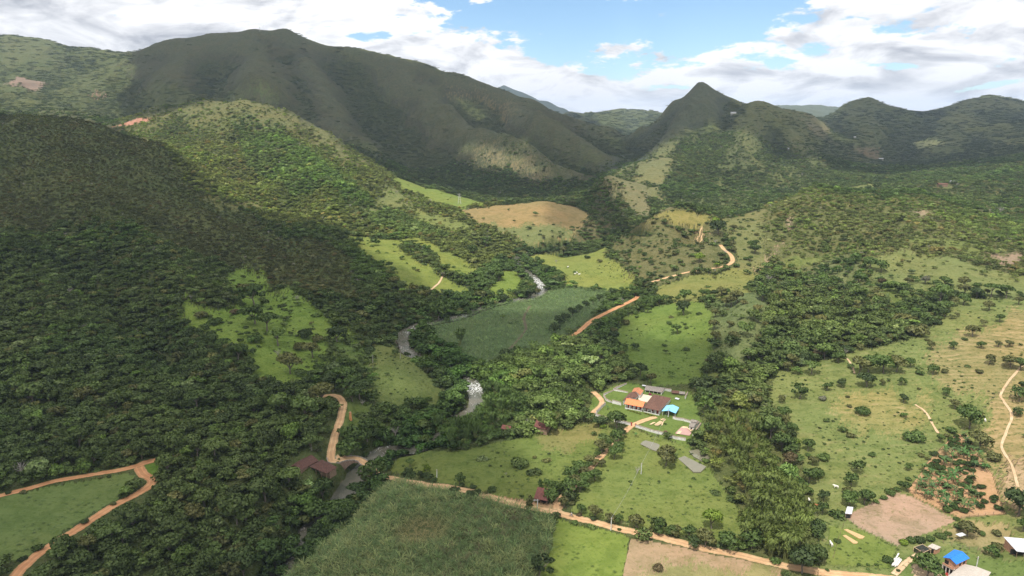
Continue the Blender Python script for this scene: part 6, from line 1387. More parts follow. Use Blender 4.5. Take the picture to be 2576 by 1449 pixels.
an = root_at('low_annex', AT(*Z5((1800, 1300)), z5), 'low building with broad pale fibre sheet roof adjoining the blue roofed house', 'building'); volume(an, [(1470,1405),(1990,1480),(2150,1262),(1792,1152)], z5, 2.9, .4, 'gable', 'y', M_FIBRE, M_BRICK, cv=Z5)
zs = zgr(*Z5((2480, 1050))); ls = root_at('long_white_shed', AT(*Z5((2480, 1020)), zs), 'long open shed with bright white sheet roof at the right edge', 'shed'); volume(ls, [(2480,990),(2790,1030),(2740,850),(2308,812)], zs, 2.7, .3, 'shed', 'x', M_ZINC, M_BRICK, open_front=True, posts=(4, .1, M_WOOD, [0]), cv=Z5, doors=[(.5,9,0,2,'shade_panel',M_DARK)])
zq = zgr(*Z5((1750, 830))); s2 = root_at('sheet_shelter', AT(*Z5((1750, 820)), zq), 'little shelter with grey white sheet roof behind the dark net', 'shelter'); volume(s2, [(1688,768),(1748,800),(1828,786),(1772,754)], zq, 1.8, .25, 'shed', 'x', M_ZINC, None, posts=(2, .07, M_WOOD, [0, 1]), cv=Z5)
zq = zgr(*Z5((1440, 1010))); s3 = root_at('brick_hut', AT(*Z5((1440, 1000)), zq), 'small brick hut with pale beige roof next to the black net shelter', 'hut'); volume(s3, [(1328,928),(1440,972),(1504,940),(1386,894)], zq, 1.9, .15, 'shed', 'x', M_FIBRE, M_BRICK, cv=Z5, over=.2, doors=[(.5,1.2,0,1.6,'shade_panel',M_DARK)])
zq = zgr(*Z5((1270, 1050))); ns = root_at('net_shelter', AT(*Z5((1270, 1040)), zq), 'black shade net stretched over a timber frame', 'net shelter')
M_NET, T_, b_, o_ = new_mat('black_net'); b_.inputs['Base Color'].default_value = (.02, .022, .02, 1); b_.inputs['Alpha'].default_value = .72
cc = [AT(*Z5(p), zq+1.9) for p in [(1150,935),(1272,1008),(1372,962),(1262,896)]]
bm = bmesh.new(); ap = sum(cc, Vector())/4+Vector((0, 0, .5)); vs = [bm.verts.new(p) for p in cc]; va = bm.verts.new(ap); vl = [bm.verts.new((p.x, p.y, zq+.3)) for p in cc]
for i in range(4): bm.faces.new([vs[i], vs[(i+1) % 4], va]); bm.faces.new([vl[i], vl[(i+1) % 4], vs[(i+1) % 4], vs[i]])
child(bm_obj('net', bm, M_NET), ns)
for p in cc: bm = bmesh.new(); bmesh.ops.create_cone(bm, cap_ends=True, segments=6, radius1=.08, radius2=.07, depth=2.5); bmesh.ops.translate(bm, verts=bm.verts, vec=(p.x, p.y, zq+.9)); child(bm_obj('post', bm, M_PLANK), ns)
for i in range(4):
    a, b = cc[i], cc[(i+1) % 4]; u_ = (b-a).normalized(); bm = bmesh.new(); box_bm(bm, a, u_, Vector((-u_.y, u_.x, 0)), (b-a).length, .09, a.z+.01, a.z+.1); child(bm_obj('rail', bm, M_PLANK), ns)
zq = zgr(*Z5((300, 545))); s4 = root_at('plot_hut', AT(*Z5((300, 530)), zq), 'narrow hut with bluish white sheet roof at the corner of the brown plot', 'hut'); volume(s4, [(260,500),(346,508),(364,428),(286,420)], zq, 1.9, .35, 'shed', 'x', M_ZINC, M_WOOD, cv=Z5, over=.2, doors=[(.5,1.6,0,1.5,'shade_panel',M_DARK)])
# far houses
for (px, py, wv_, dv, h, mt, wm, nm, lb) in [(1845,287,13,3,4,M_ZINC,M_WHITE,'hilltop_house','white house on the wooded shoulder below the peak'),(1984,377,4,1.6,3,M_ZINC,M_WHITE,'far_cabin','tiny white cabin on the sunlit wooded slope'),(2372,470,22,4,4,M_BTILE,M_WOOD,'valley_house','house with long dark roof in the distant woods at right'),(2397,462,10,2.2,3,M_ZINC,M_WHITE,'far_cabin','small white roofed cabin beside the long dark roof'),(2217,402,10,2,3,M_ZINC,M_WHITE,'far_cabin','white cabin in the dark wooded basin'),(2151,347,5,1.6,3,M_ZINC,M_WHITE,'far_cabin','tiny pale cabin high in the shaded hills')]:
    w = W(px, py); z_ = w.z; k = w.y/FV; rt = root_at(nm, w, lb, 'house'); zt = z_+h
    a = Vector((w.x-wv_*k/2, w.y, zt)); b = Vector((w.x+wv_*k/2, w.y-.15*wv_*k, zt)); dvv = Vector((0, max(6, wv_*k*.45), 0)); c = [a, b, b+dvv, a+dvv]
    roof_obj('roof', c, 1.8, 'gable', 'x', mt, rt); bm = bmesh.new(); ctr = sum(c, Vector())/4; q = [p+(ctr-p).normalized()*.8 for p in c]; lo = [bm.verts.new((p.x, p.y, z_-5)) for p in q]; hi = [bm.verts.new((p.x, p.y, zt-.05)) for p in q]
    for i in range(4): bm.faces.new([lo[i], lo[(i+1) % 4], hi[(i+1) % 4], hi[i]])
    child(bm_obj('wall', bm, wm), rt)

# ------------------------------------------------------------------ arch bridge
def bridge():
    ln, k0, k1 = bridge_i; k0, k1 = max(k0-2, 0), min(k1+2, len(ln)-1); pl = [Vector(q) for q in ln[k0:k1+1]]; hw = 2.35
    cum = [0.0]
    for p, q in zip(pl[:-1], pl[1:]): cum.append(cum[-1]+math.hypot(q.x-p.x, q.y-p.y))
    L = cum[-1]; rt = root_at('arch_bridge', pl[0], 'single arch brick bridge carrying the dirt road over the river', 'bridge')
    def at(t):
        d = t*L; i = min(max(1, next((k for k, c in enumerate(cum) if c >= d), len(cum)-1)), len(cum)-1); f = (d-cum[i-1])/max(cum[i]-cum[i-1], 1e-6); p = pl[i-1].lerp(pl[i], f)
        u = pl[min(i+1, len(pl)-1)]-pl[max(i-2, 0)]; u = Vector((u.x, u.y, 0)).normalized(); return p, Vector((-u.y, u.x, 0))
    span = .30; crown = at(.5)[0].z-.75; spring = crown-4.2
    def arch(t):
        u = (t-.5)/span; return spring-2.5 if abs(u) >= 1 else spring+(crown-spring)*math.sqrt(1-u*u)
    ts = sorted(set([i/28 for i in range(29)]+[.5-span, .5+span])); bm = bmesh.new(); rows = []
    for t in ts:
        p, uy = at(t); r = []
        for s_ in (-hw, hw): r.append((bm.verts.new((p.x+uy.x*s_, p.y+uy.y*s_, p.z+.02)), bm.verts.new((p.x+uy.x*s_, p.y+uy.y*s_, min(arch(t), p.z-.3)))))
        rows.append(r)
    for r, q in zip(rows[:-1], rows[1:]):
        bm.faces.new([r[0][0], q[0][0], q[1][0], r[1][0]]); bm.faces.new([r[0][1], r[1][1], q[1][1], q[0][1]])
        for j in (0, 1): bm.faces.new([r[j][0], r[j][1], q[j][1], q[j][0]])
    child(bm_obj('arch', bm, flat_mat('bridge_masonry', (.24, .165, .12), var=.35, sc=2)), rt)
    for s_ in (-hw-.02, hw-.28):
        bm = bmesh.new(); prev = None
        for t in ts:
            p, uy = at(t); v = [bm.verts.new((p.x+uy.x*(s_+e), p.y+uy.y*(s_+e), z)) for e, z in ((0, p.z-.04), (.3, p.z-.04), (.3, p.z+.5), (0, p.z+.5))]
            if prev:
                for j in range(4): bm.faces.new([prev[j], prev[(j+1) % 4], v[(j+1) % 4], v[j]])
            prev = v
        child(bm_obj('parapet', bm, M_STONE), rt)
bridge()
# concrete sill across the river above the bridge
p, q = W(*Z6((1455, 690))), W(*Z6((1690, 565))); ux = Vector((q.x-p.x, q.y-p.y, 0)); L = ux.length; ux.normalize(); rt = root_at('river_sill', p, 'sloping grey concrete sill beside the rapids above the bridge', 'weir')
bm = bmesh.new(); box_bm(bm, p, ux, Vector((-ux.y, ux.x, 0)), L, 2.4, min(p.z, q.z)-2, max(p.z, q.z)+.9); child(bm_obj('apron', bm, M_STONE), rt)

# ------------------------------------------------------------------ ponds
def pond_mat(name, c):
    m, T, bs, out = new_mat(name); g = T.new('ShaderNodeNewGeometry'); T.l.new(T.mix(T.noise(g.outputs['Position'], .3, 3), tuple(v*.9 for v in c)+(1,), tuple(v*1.1 for v in c)+(1,)), bs.inputs['Base Color']); bs.inputs['Roughness'].default_value = .12; bs.inputs['Specular IOR Level'].default_value = .5; return m
M_PG, M_PY = pond_mat('grey_pond_water', (.165, .155, .105)), pond_mat('muddy_pond_water', (.46, .31, .14))
for cv, pts, mt, lb in [(Z4, [(985,1260),(1030,1215),(1075,1198),(1180,1225),(1305,1262),(1318,1292),(1290,1340),(1255,1378),(1200,1362),(1100,1315)], M_PG, 'greyish fish pond just below the white wall'),
    (lambda p: (1635+.3652*p[0], 943+.3652*p[1]), [(268,522),(330,513),(400,538),(442,572),(438,592),(350,588),(300,560)], M_PG, 'fish pond half under the bamboo'), (lambda p: (1635+.3652*p[0], 943+.3652*p[1]), [(193,575),(238,558),(388,632),(350,668),(300,668)], M_PG, 'rectangular fish pond on the pasture'),
    (Z5, [(242,705),(285,697),(515,795),(490,820),(440,820)], M_PY, 'upper ochre settling pond below the brown plot'), (Z5, [(228,782),(268,774),(428,868),(412,885),(365,885)], M_PY, 'lower ochre settling pond below the brown plot')]:
    g = [W(*cv(p)) for p in pts]; z = max(w.z for w in g)+.10; pp = [AT(*cv(p), z) for p in pts]; bm = bmesh.new(); f = bm.faces.new([bm.verts.new(v) for v in pp]); f.normal_update()
    if f.normal.z < 0: f.normal_flip()
    r = bmesh.ops.extrude_face_region(bm, geom=[f]); bmesh.ops.translate(bm, verts=[v for v in r['geom'] if isinstance(v, bmesh.types.BMVert)], vec=(0, 0, -.6)); o = bm_obj('pond', bm, mt); tag(o, lb, 'pond', kind='structure')

# ------------------------------------------------------------------ poles, masts, wires, fences
M_POLE = flat_mat('pole_concrete', (.55, .54, .52)); M_WIRE = flat_mat('wire', (.3, .3, .3))
def cyl(name, p, q, r0, r1, mat, root, seg=6):
    d = q-p; bm = bmesh.new(); bmesh.ops.create_cone(bm, cap_ends=True, segments=seg, radius1=r0, radius2=r1, depth=d.length); bmesh.ops.transform(bm, matrix=Matrix.Translation((p+q)/2) @ d.to_track_quat('Z', 'Y').to_matrix().to_4x4(), verts=bm.verts); o = bm_obj(name, bm, mat); return child(o, root) if root else o
tops = []
for cv, bpt, tpt, lb, mt in [(ZR, (2278,716), (2283,642), 'pale utility pole in the middle of the right meadow', M_POLE), (ZR, (2060,1120), (2062,1040), 'pale utility pole standing on the near roadside', M_POLE), (ZR, (806,742), (807,686), 'utility pole at the edge of the lower meadow', M_POLE), (ZR, (1530,982), (1534,905), 'thin grey pole in front of the red roofed shed', M_POLE), (Z4, (1460,800), (1462,655), 'pole beside the light blue pavilion', M_POLE), (Z5, (1952,1225), (1982,1080), 'grey pole behind the blue roofed house', M_POLE)]:
    b = W(*cv(bpt)); k = math.hypot(b.y, CAMZ-b.z)/FV; sc_ = {ZR: .349, Z4: .14757, Z5: .19433}[cv]; h = (bpt[1]-tpt[1])*sc_*k/math.cos(math.atan(CAMZ/b.y)); rt = root_at('utility_pole', b, lb, 'pole', 'utility poles'); t = b+Vector((.1, 0, h))
    cyl('shaft', b-Vector((0, 0, .4)), t, .2, .13, mt, rt); cyl('crossarm', t-Vector((.8, 0, .35)), t+Vector((.8, 0, -.35)), .07, .07, M_WOOD, rt); tops.append(t)
def wire(a, b, lb):
    pts = [a.lerp(b, i/12)-Vector((0, 0, 4*1.2*(i/12)*(1-i/12))) for i in range(13)]; bm = bmesh.new(); prev = None
    for p in pts:
        v = [bm.verts.new(p+Vector((math.cos(q)*.035, 0, math.sin(q)*.035))) for q in (0, 2.1, 4.2)]
        if prev:
            for j in range(3): bm.faces.new([prev[j], prev[(j+1) % 3], v[(j+1) % 3], v[j]])
        prev = v
    tag(bm_obj('power_line', bm, M_WIRE), lb, 'wire', 'power lines')
wire(tops[1], tops[0], 'thin power line from the roadside pole up to the meadow pole'); wire(tops[0], tops[4], 'thin power line from the meadow pole to the farmstead')
for bx_, by_, ht, lb in [(1007,902,24,'left one of two tall pale dead trunks on the shaded river meadow'),(938,925,32,'taller pale dead trunk at the edge of the dark trees')]:
    b = W(bx_, by_); k = math.hypot(b.y, CAMZ-b.z)/FV; rt = root_at('dead_trunk', b, lb, 'dead tree', 'tall dead trunks'); cyl('trunk', b-Vector((0, 0, .4)), b+Vector((.3, 0, ht*k*1.05)), .22, .1, M_PALE, rt)
    for q in range(3): cyl('branch', b+Vector((.3, 0, ht*k*(.8+.08*q))), b+Vector((.3+math.cos(q*2.2)*1.1, math.sin(q*2.2), ht*k*(.92+.08*q))), .06, .03, M_PALE, rt, 5)
w = W(654, 79); ms = root_at('summit_mast', w, 'thin radio mast on the mountain summit', 'mast'); cyl('lattice', w-Vector((0, 0, 3)), w+Vector((0, 0, 17)), 1.0, .5, M_POLE, ms); 
for q in range(3): cyl('stay', w+Vector((math.cos(q*2.1)*8, math.sin(q*2.1)*8, -2)), w+Vector((0, 0, 14)), .1, .1, M_WIRE, ms, 4)
w = W(1156, 513); pl = root_at('power_pylon', w, 'grey lattice pylon on the bright green spur', 'pylon'); H_ = 15
for sx_, sy_ in ((-1, -1), (1, -1), (1, 1), (-1, 1)): cyl('leg', w+Vector((sx_*2.2, sy_*2.2, -1)), w+Vector((sx_*.4, sy_*.4, H_)), .16, .12, M_POLE, pl, 4)
for z_ in (3, 6, 9, 12, 14): f_ = 2.2-1.8*z_/H_; cyl('brace', w+Vector((-f_, -f_, z_)), w+Vector((f_, -f_, z_+1)), .08, .08, M_POLE, pl, 4)
for z_ in (11, 14): cyl('arm', w+Vector((-3, 0, z_)), w+Vector((3, 0, z_)), .13, .13, M_POLE, pl, 4)
def fence(pts, cv, lb, step=3.0, live=False):
    g = [W(*cv(p)) for p in pts]; rt = root_at('wire_fence', g[0], lb, 'fence', 'post and wire fences'); ln = smooth_line([tuple(v) for v in g], step); n = 0
    tp = []
    for q in ln[:95]:
        z_ = float(hgt(q[0], q[1])); lean = random.uniform(-.06, .06); p0 = Vector((q[0], q[1], z_-.2)); p1 = Vector((q[0]+lean, q[1], z_+1.25)); cyl('post', p0, p1, .09, .07, M_WOOD, rt, 5); tp.append(p1)
    bm = bmesh.new()
    for hh in (.1, .5, .9):
        for a, b in zip(tp[:-1], tp[1:]):
            a2, b2 = a-Vector((0, 0, hh)), b-Vector((0, 0, hh)); v = [bm.verts.new(p) for p in (a2, b2, b2+Vector((0, 0, .03)), a2+Vector((0, 0, .03)))]; bm.faces.new(v)
    child(bm_obj('wire', bm, M_WIRE), rt)
Z3 = lambda p: (1635+.3652*p[0], 943+.3652*p[1])
fence([(1345,985),(1460,1062),(1600,1130),(1722,1196)], Z3, 'post and wire fence along the near side of the brown plot', 2.6)
fence([(1345,1010),(1300,1130),(1262,1262)], Z3, 'short fence dividing the two bottom pastures', 2.6)
fence([(2510,40),(2330,195),(2120,420),(1960,560),(1880,640)], Z3, 'long fence running down beside the orange plot', 3.2)
fence([(2020,1160),(2150,1195),(2380,1222)], Z3, 'sagging fence behind the blue roofed house', 2.6)
fence([(2140,992),(2260,975),(2420,955)], Z3, 'fence along the foot of the orange plot', 2.6)
fence([(1420,540),(1560,560),(1700,575),(1810,590)], Z7, 'roadside fence with stakes beneath the bushes', 2.2) if 0 else None
fence([(1790,755),(2130,850),(2400,940),(2557,1000)], Z7, 'close set stakes along the near road verge', 1.4)

# ------------------------------------------------------------------ river stones
bm = bmesh.new(); bmesh.ops.create_icosphere(bm, subdivisions=2, radius=1)
for v in bm.verts: v.co *= 1+.28*(random.random()-.5)
me = bpy.data.meshes.new('stone'); bm.to_mesh(me); bm.free(); me.materials.append(M_STONE); wood_col.objects.link(bpy.data.objects.new('p20', me))
rx, ry, rr_ = [], [], []
for i, q in enumerate(river_line):
    pq = pxof(q[0], q[1], q[2]); k = .35
    for (ax, ay, rad, dn) in [(1050,895,45,7),(1165,1045,22,6),(1350,705,28,2.0),(948,1135,25,2.5),(930,1160,20,2),(1305,752,30,2),(795,1318,30,2.5)]:
        if math.hypot(pq[0]-ax, pq[1]-ay) < rad: k = max(k, dn)
    t_ = river_line[min(i+1, len(river_line)-1)]-river_line[max(i-1, 0)]; nn = np.array([-t_[1], t_[0]])/(np.hypot(t_[0], t_[1])+1e-9)
    for _ in range(rng.poisson(k*1.2)):
        sd = rng.choice([-1, 1]) if k < 3 else (-1 if rng.random() < .2 else 1)
        o_ = sd*(river_w[i]*(.55+.75*rng.random())); rx.append(q[0]-nn[0]*o_+rng.normal()); ry.append(q[1]-nn[1]*o_+rng.normal()); rr_.append((q[2], .18+.55*rng.random()**2.5))
rx, ry, rr_ = np.array(rx), np.array(ry), np.array(rr_); n = len(rx)
so = scatter('river_stones', 'boulders and cobbles along the river margins', 'stones', rx, ry, np.full(n, 20), np.stack([rr_[:, 1]*1.3, rr_[:, 1], rr_[:, 1]*.8], 1), np.tile([.3, .3, .3], (n, 1)), 0, lean=.5)
zc = np.maximum(hgt(rx, ry), rr_[:, 0]); cc_ = np.stack([rx, ry, zc], 1).astype(np.float32); so.data.vertices.foreach_set('co', cc_.ravel())

# ------------------------------------------------------------------ cattle
def skin_mesh(name, pts, edges, radii, mat, sub=1):
    me = bpy.data.meshes.new(name); me.from_pydata(pts, edges, []); o = bpy.data.objects.new(name, me); scene.collection.objects.link(o)
    md = o.modifiers.new('s', 'SKIN'); md.use_smooth_shade = True; sv = me.skin_vertices[0].data
    for i, r in enumerate(radii): sv[i].radius = (r, r) if not isinstance(r, tuple) else r
    sv[0].use_root = True; m2 = o.modifiers.new('u', 'SUBSURF'); m2.levels = m2.render_levels = sub
    bpy.context.view_layer.update(); out = bpy.data.meshes.new_from_object(o.evaluated_get(bpy.context.evaluated_depsgraph_get())); bpy.data.objects.remove(o); out.name = name; out.materials.clear(); out.materials.append(mat); return out
M_HIDE = flat_mat('white_hide', (.74, .70, .62)); M_BHIDE = flat_mat('brown_hide', (.30, .12, .05))
cp = [(0,0,1.0),(-.55,0,1.02),(-.8,0,1.0),(.5,0,1.05),(.75,0,1.25),(.98,0,1.32),(1.25,0,1.12),(.5,.22,.7),(.5,.22,.35),(.5,.22,.04),(.5,-.22,.7),(.5,-.22,.35),(.55,-.22,.04),(-.68,.2,.72),(-.74,.2,.36),(-.68,.2,.04),(-.68,-.2,.72),(-.76,-.2,.36),(-.7,-.2,.04),(-.95,0,.9),(-.98,0,.5),(.98,.2,1.38),(.98,-.2,1.38),(.3,0,1.35)]
ce = [(0,1),(1,2),(0,3),(3,4),(4,5),(5,6),(3,7),(7,8),(8,9),(3,10),(10,11),(11,12),(1,13),(13,14),(14,15),(1,16),(16,17),(17,18),(2,19),(19,20),(5,21),(5,22),(3,23)]
crd = [(.34,.38),(.32,.36),(.2,.24),(.32,.38),.2,.15,.09,.12,.07,.05,.12,.07,.05,.15,.075,.05,.15,.075,.05,.04,.03,.05,.05,.12]
COW = skin_mesh('body', cp, ce, crd, M_HIDE); COWB = COW.copy(); COWB.materials.clear(); COWB.materials.append(M_BHIDE)
horn = bmesh.new()
for s_ in (-1, 1): bmesh.ops.create_cone(horn, cap_ends=True, segments=5, radius1=.035, radius2=.01, depth=.25, matrix=Matrix.Translation((1.0, s_*.14, 1.52)) @ Matrix.Rotation(s_*-.5, 4, 'X'))
HORN = bpy.data.meshes.new('horns'); horn.to_mesh(HORN); horn.free(); HORN.materials.append(M_POLE)
for cv, p, a, bw, lb in [(Z3,(1176,910),.3,0,'white cow standing nearest the bamboo, side on'),(Z3,(1138,948),1.0,0,'white cow just below the brown cow'),(Z3,(1097,880),1.5,0,'white cow at the very edge of the bamboo grove'),(Z3,(1143,914),-.4,1,'brown cow among the white ones by the bamboo'),(Z3,(1280,782),2.7,0,'white cow alone on the open pasture above the herd'),(Z3,(1247,1178),1.6,0,'white cow near the dividing fence at the bottom'),(Z3,(2307,322),1.2,0,'white cow beside the big dark tree on the terraced slope'),(Z3,(1402,852),.2,0,'white cow under the three round trees'),
    (T5,(1812,722),.2,0,'white cow at the left of the group on the river meadow'),(T5,(1826,714),2.0,0,'white cow at the back of the group on the river meadow'),(T5,(1842,726),.1,0,'white cow at the right of the group on the river meadow'),(T5,(1760,672),.6,0,'white cow lying apart on the far meadow')]:
    q = cv(*p) if cv is T5 else cv(p); w = W(q[0], q[1]); o = root_at('cow', w-Vector((0, 0, .02)), lb, 'cow', 'grazing cattle'); o.rotation_euler = (0, 0, a); o.scale = (1.12,)*3
    for nm, me in (('body', COWB if bw else COW), ('horns', HORN)): c = link(nm, me); c.parent = o
# ------------------------------------------------------------------ rider on a motorbike
mw = W(1437, 1300); mb = root_at('motorbike', mw+Vector((0, 0, .12)), 'dark motorbike being ridden along the dirt road', 'motorbike'); M_TYRE = flat_mat('rubber', (.02, .02, .02)); M_BODY = flat_mat('bike_paint', (.25, .03, .03), rough=.3)
def add_local(name, bm, mat, root): o = bm_obj(name, bm, mat, root); return o
for x_ in (-.65, .65):
    bm = bmesh.new(); a_ = [bm.verts.new((x_+math.cos(t)*r, y_, .31+math.sin(t)*r)) for t in [i*math.pi/8 for i in range(16)] for r, y_ in ((.31, 0), (.25, .06), (.20, 0), (.25, -.06))]
    for i in range(16):
        for j in range(4): bm.faces.new([a_[i*4+j], a_[i*4+(j+1) % 4], a_[((i+1) % 16)*4+(j+1) % 4], a_[((i+1) % 16)*4+j]])
    wh = add_local('wheel', bm, M_TYRE, mb)
for nm, pts, es, rd, mt in [('tank', [(.25,0,.78),(.0,0,.80),(-.1,0,.76)], [(0,1),(1,2)], [.12,.15,.1], M_BODY), ('saddle', [(-.1,0,.80),(-.45,0,.82),(-.7,0,.86)], [(0,1),(1,2)], [.1,.12,.09], M_TYRE), ('frame', [(0,0,.45),(.3,0,.75),(.45,0,.85),(.65,0,.31),(-.65,0,.31),(.42,.3,1.0),(.42,-.3,1.0)], [(0,1),(1,2),(2,3),(0,4),(2,5),(2,6)], [.12,.05,.05,.035,.04,.025,.025], M_WIRE)]:
    me = skin_mesh(nm, pts, es, rd, mt); c = link(nm, me); c.parent = mb
mb.rotation_euler = (0, 0, R(160))
M_SKIN = flat_mat('skin', (.30, .17, .11)); M_SHIRT = flat_mat('white_shirt', (.80, .80, .80)); M_TROU = flat_mat('dark_trousers', (.05, .06, .09)); M_HAIR = flat_mat('helmet', (.75, .75, .76), rough=.3)
pr = root_at('person', mw+Vector((0, 0, .12)), 'person in a white shirt riding the motorbike on the dirt road', 'person'); pr.rotation_euler = (0, 0, R(160))
pp = [(-.25,0,.92),(-.2,0,1.15),(-.12,0,1.4),(-.08,0,1.52),(-.05,0,1.66),(-.1,.19,1.38),(.05,.27,1.15),(.36,.28,1.02),(-.1,-.19,1.38),(.05,-.27,1.15),(.36,-.28,1.02),(-.2,.12,.9),(.18,.18,.82),(.05,.17,.42),(.2,.17,.38),(-.2,-.12,.9),(.18,-.18,.82),(.05,-.17,.42),(.2,-.17,.38)]
pe = [(0,1),(1,2),(2,3),(3,4),(2,5),(5,6),(6,7),(2,8),(8,9),(9,10),(0,11),(11,12),(12,13),(13,14),(0,15),(15,16),(16,17),(17,18)]
prd = [.14,.13,.15,.055,.1,.07,.05,.04,.07,.05,.04,.1,.08,.055,.045,.1,.08,.055,.045]
c = link('body', skin_mesh('body', pp, pe, prd, M_SKIN)); c.parent = pr
c = link('shirt', skin_mesh('shirt', [(-.24,0,.95),(-.2,0,1.15),(-.12,0,1.42),(-.1,.2,1.38),(.04,.27,1.16),(-.1,-.2,1.38),(.04,-.27,1.16)], [(0,1),(1,2),(2,3),(3,4),(2,5),(5,6)], [.165,.155,.17,.1,.08,.1,.08], M_SHIRT)); c.parent = pr
c = link('trousers', skin_mesh('trousers', [(-.25,0,.9),(-.2,.12,.9),(.18,.18,.82),(.06,.17,.48),(-.2,-.12,.9),(.18,-.18,.82),(.06,-.17,.48)], [(0,1),(1,2),(2,3),(0,4),(4,5),(5,6)], [.15,.12,.1,.075,.12,.1,.075], M_TROU)); c.parent = pr
c = link('helmet', skin_mesh('helmet', [(-.06,0,1.66),(-.04,0,1.72)], [(0,1)], [.14,.13], M_HAIR, 2)); c.parent = pr

# ------------------------------------------------------------------ clouds overhead, out of view, shaped to shade the slopes
def cloud_mat():
    m, T, bs, out = new_mat('cloud_vapour'); T.n.remove(bs); g = T.new('ShaderNodeNewGeometry')
    e = T.new('ShaderNodeAttribute', attribute_name='dens').outputs['Fac']
    n = T.noise(g.outputs['Position'], .0045, 6, .62, .4)
    al = T.math('MULTIPLY', T.ramp(T.math('ADD', e, T.math('MULTIPLY', T.math('SUBTRACT', n, .5), T.new('ShaderNodeAttribute', attribute_name='wisp').outputs['Fac'])), .14, .50), T.new('ShaderNodeAttribute', attribute_name='peak').outputs['Fac'])
    df = T.new('ShaderNodeBsdfDiffuse'); df.inputs[0].default_value = (.9, .9, .9, 1); tl = T.new('ShaderNodeBsdfTranslucent'); tl.inputs[0].default_value = (.9, .9, .92, 1)
    m1 = T.new('ShaderNodeMixShader'); m1.inputs[0].default_value = .5; T.l.new(df.outputs[0], m1.inputs[1]); T.l.new(tl.outputs[0], m1.inputs[2])
    tp = T.new('ShaderNodeBsdfTransparent'); m2 = T.new('ShaderNodeMixShader'); T.l.new(al, m2.inputs[0]); T.l.new(tp.outputs[0], m2.inputs[1]); T.l.new(m1.outputs[0], m2.inputs[2]); T.l.new(m2.outputs[0], out.inputs[0]); return m
M_CLOUD = cloud_mat()
CLOUDS = [  # outline of the shade each casts (sight points on the ground), holes, softness m, opacity, label
 ([(-700,180),(-700,1700),(1330,1500),(1385,1330),(1345,1270),(1290,1190),(1240,1120),(1150,1075),(1110,1030),(1060,960),(1130,930),(1200,925),(1290,890),(1380,855),(1440,830),(1500,850),(1560,880),(1600,950),(1680,975),(1760,960),(1800,900),(1775,860),(1690,872),(1600,860),(1560,800),(1480,775),(1380,792),(1270,790),(1170,775),(1080,738),(1040,700),(990,675),(930,640),(870,600),(780,560),(640,530),(560,505),(500,455),(420,375),(300,325),(0,290)],
  [[(885,870),(940,890),(1100,990),(1010,1030),(920,990)]], 30, .56, 'broad cloud bank shading the left slope and the cane fields'),
 ([(340,110),(340,190),(310,250),(280,300),(400,290),(500,255),(640,250),(740,285),(840,340),(960,425),(1100,470),(1250,500),(1400,500),(1470,470),(1590,375),(1560,330),(1440,285),(1150,190),(760,70),(640,60)],
  [[(1150,385),(1240,365),(1330,398),(1400,445),(1330,455),(1220,425)],[(1500,330),(1560,345),(1580,385),(1540,375)],[(1290,335),(1330,345),(1330,375),(1295,360)],[(1130,240),(1200,255),(1230,300),(1190,300)]], 70, .74, 'long cloud bank shading the mountain'),
 ([(1575,380),(1650,290),(1765,195),(1900,240),(2150,230),(2700,200),(2700,395),(2576,410),(2400,425),(2200,440),(2100,425),(2000,400),(1940,370),(1880,335),(1800,312),(1740,325),(1690,350),(1640,382),(1560,418),(1475,465)],
  [[(2310,350),(2340,345),(2390,362),(2340,370)],[(2040,300),(2080,310),(2140,360),(2110,360)]], 70, .73, 'cloud bank shading the peak and the right hand hills'),
 ([(1440,520),(1480,480),(1528,446),(1545,500),(1620,560),(1600,600),(1540,595),(1500,560)], [], 20, .6, 'small added cloud darkening the flank of the bare knob'),  # added out of view; the flank's own slope dims it
 ([(1375,515),(1440,512),(1475,540),(1450,570),(1390,560)], [], 35, .5, 'wisp of cloud over the brown hill'),
 ([(1880,615),(1990,640),(2050,690),(1960,700),(1890,660)], [], 40, .0, ''),
]
CLOUDS[1][1].append([(615,258),(638,195),(660,200),(695,250)])
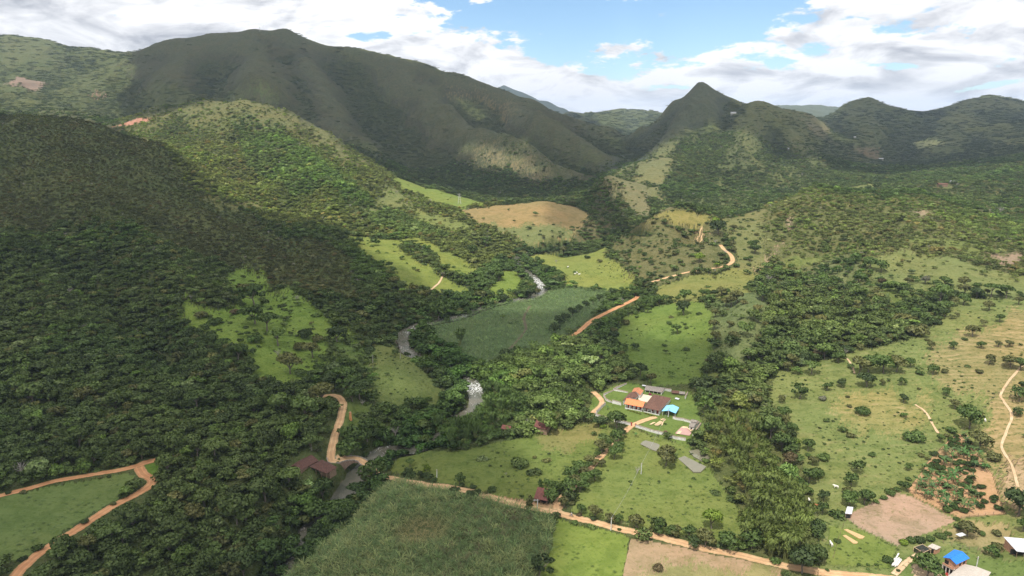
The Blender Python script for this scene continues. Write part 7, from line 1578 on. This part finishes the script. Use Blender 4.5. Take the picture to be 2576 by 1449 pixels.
def cloud(outline, holes, soft, opac, label, Zc):
    def up(p):
        w = W(*p); k = (Zc-w.z)/SUN_DIR.z; return (w.x+SUN_DIR.x*k, w.y+SUN_DIR.y*k)
    g = [up(p) for p in outline]; hs = [[up(p) for p in h] for h in holes]
    a = np.array(g); x0, y0 = a.min(0)-soft; x1, y1 = a.max(0)+soft; st = max(soft*.35, (x1-x0)/170)
    xs = np.arange(x0, x1, st); ys = np.arange(y0, y1, st); X, Y = np.meshgrid(xs, ys)
    def sd(poly): i = inpoly(poly, X, Y); d = pdist(poly, X, Y); return np.where(i, d, -d)
    d = sd(g)
    for h in hs: d = np.minimum(d, -sd(h))
    e = np.clip(d/soft*.5+.4, 0, 1); th = np.clip(d/(soft*6), 0, 1)**.5
    keep = e > 0; top = Zc+8+150*th*(.7+.6*fbm(X/160, Y/160, 40, 4)); bot = Zc-14*th*(1+fbm(X/90, Y/90, 44, 3))
    ny, nx = X.shape; co = np.concatenate([np.stack([X, Y, bot], 2).reshape(-1, 3), np.stack([X, Y, np.maximum(top, bot+2)], 2).reshape(-1, 3)])
    idx = np.arange(nx*ny).reshape(ny, nx); q = keep[:-1, :-1] | keep[1:, 1:] | keep[:-1, 1:] | keep[1:, :-1]
    f = np.stack([idx[:-1, :-1], idx[:-1, 1:], idx[1:, 1:], idx[1:, :-1]], 2)[q]; f2 = f[:, ::-1]+0; F = np.concatenate([f2, f+nx*ny])
    side = []
    qp = np.pad(q, 1)
    for (dj, di, a0, a1) in ((-1, 0, 0, 1), (0, 1, 1, 2), (1, 0, 2, 3), (0, -1, 3, 0)):
        m = q & ~qp[1+dj:1+dj+q.shape[0], 1+di:1+di+q.shape[1]]; al = np.stack([idx[:-1, :-1], idx[:-1, 1:], idx[1:, 1:], idx[1:, :-1]], 2)[m]
        if len(al): side.append(np.stack([al[:, a0], al[:, a1], al[:, a1]+nx*ny, al[:, a0]+nx*ny], 1))
    F = np.concatenate([F]+side); u, inv = np.unique(F, return_inverse=True); E = np.concatenate([e.ravel()]*2)[u]
    me = mesh_from('cloud', co[u], inv.reshape(F.shape), 4, (M_CLOUD,), smooth=True, attrs={'dens': ('FLOAT', E), 'peak': ('FLOAT', np.full(len(E), opac)), 'wisp': ('FLOAT', np.full(len(E), .7 if soft < 60 else 1.25))})
    tag(link('cloud', me), label, 'cloud')
for i, (ol, hs, soft, op, lb) in enumerate(CLOUDS):
    if op > 0: cloud(ol, hs, soft, op, lb, 1250+60*i)

# ------------------------------------------------------------------ haze: one even box of air
def haze():
    bm = bmesh.new(); bmesh.ops.create_cube(bm, size=1); me = bpy.data.meshes.new('haze')
    zlo, zhi = float(ZZ.min())-1.2, 690.0
    for v in bm.verts: v.co = Vector((v.co.x*44000, v.co.y*26000+6000, zlo if v.co.z < 0 else zhi))
    bm.to_mesh(me); bm.free(); m, T, bs, out = new_mat('air'); T.n.remove(bs); vp = T.new('ShaderNodeVolumePrincipled')
    vp.inputs['Color'].default_value = (.60, .76, 1.0, 1); vp.inputs['Density'].default_value = HAZE; vp.inputs['Anisotropy'].default_value = .1; T.l.new(vp.outputs[0], out.inputs['Volume'])
    me.materials.append(m); tag(link('haze', me), 'thin blue air haze filling the whole valley', 'haze', kind='stuff')
HAZE = 0.000052
haze()
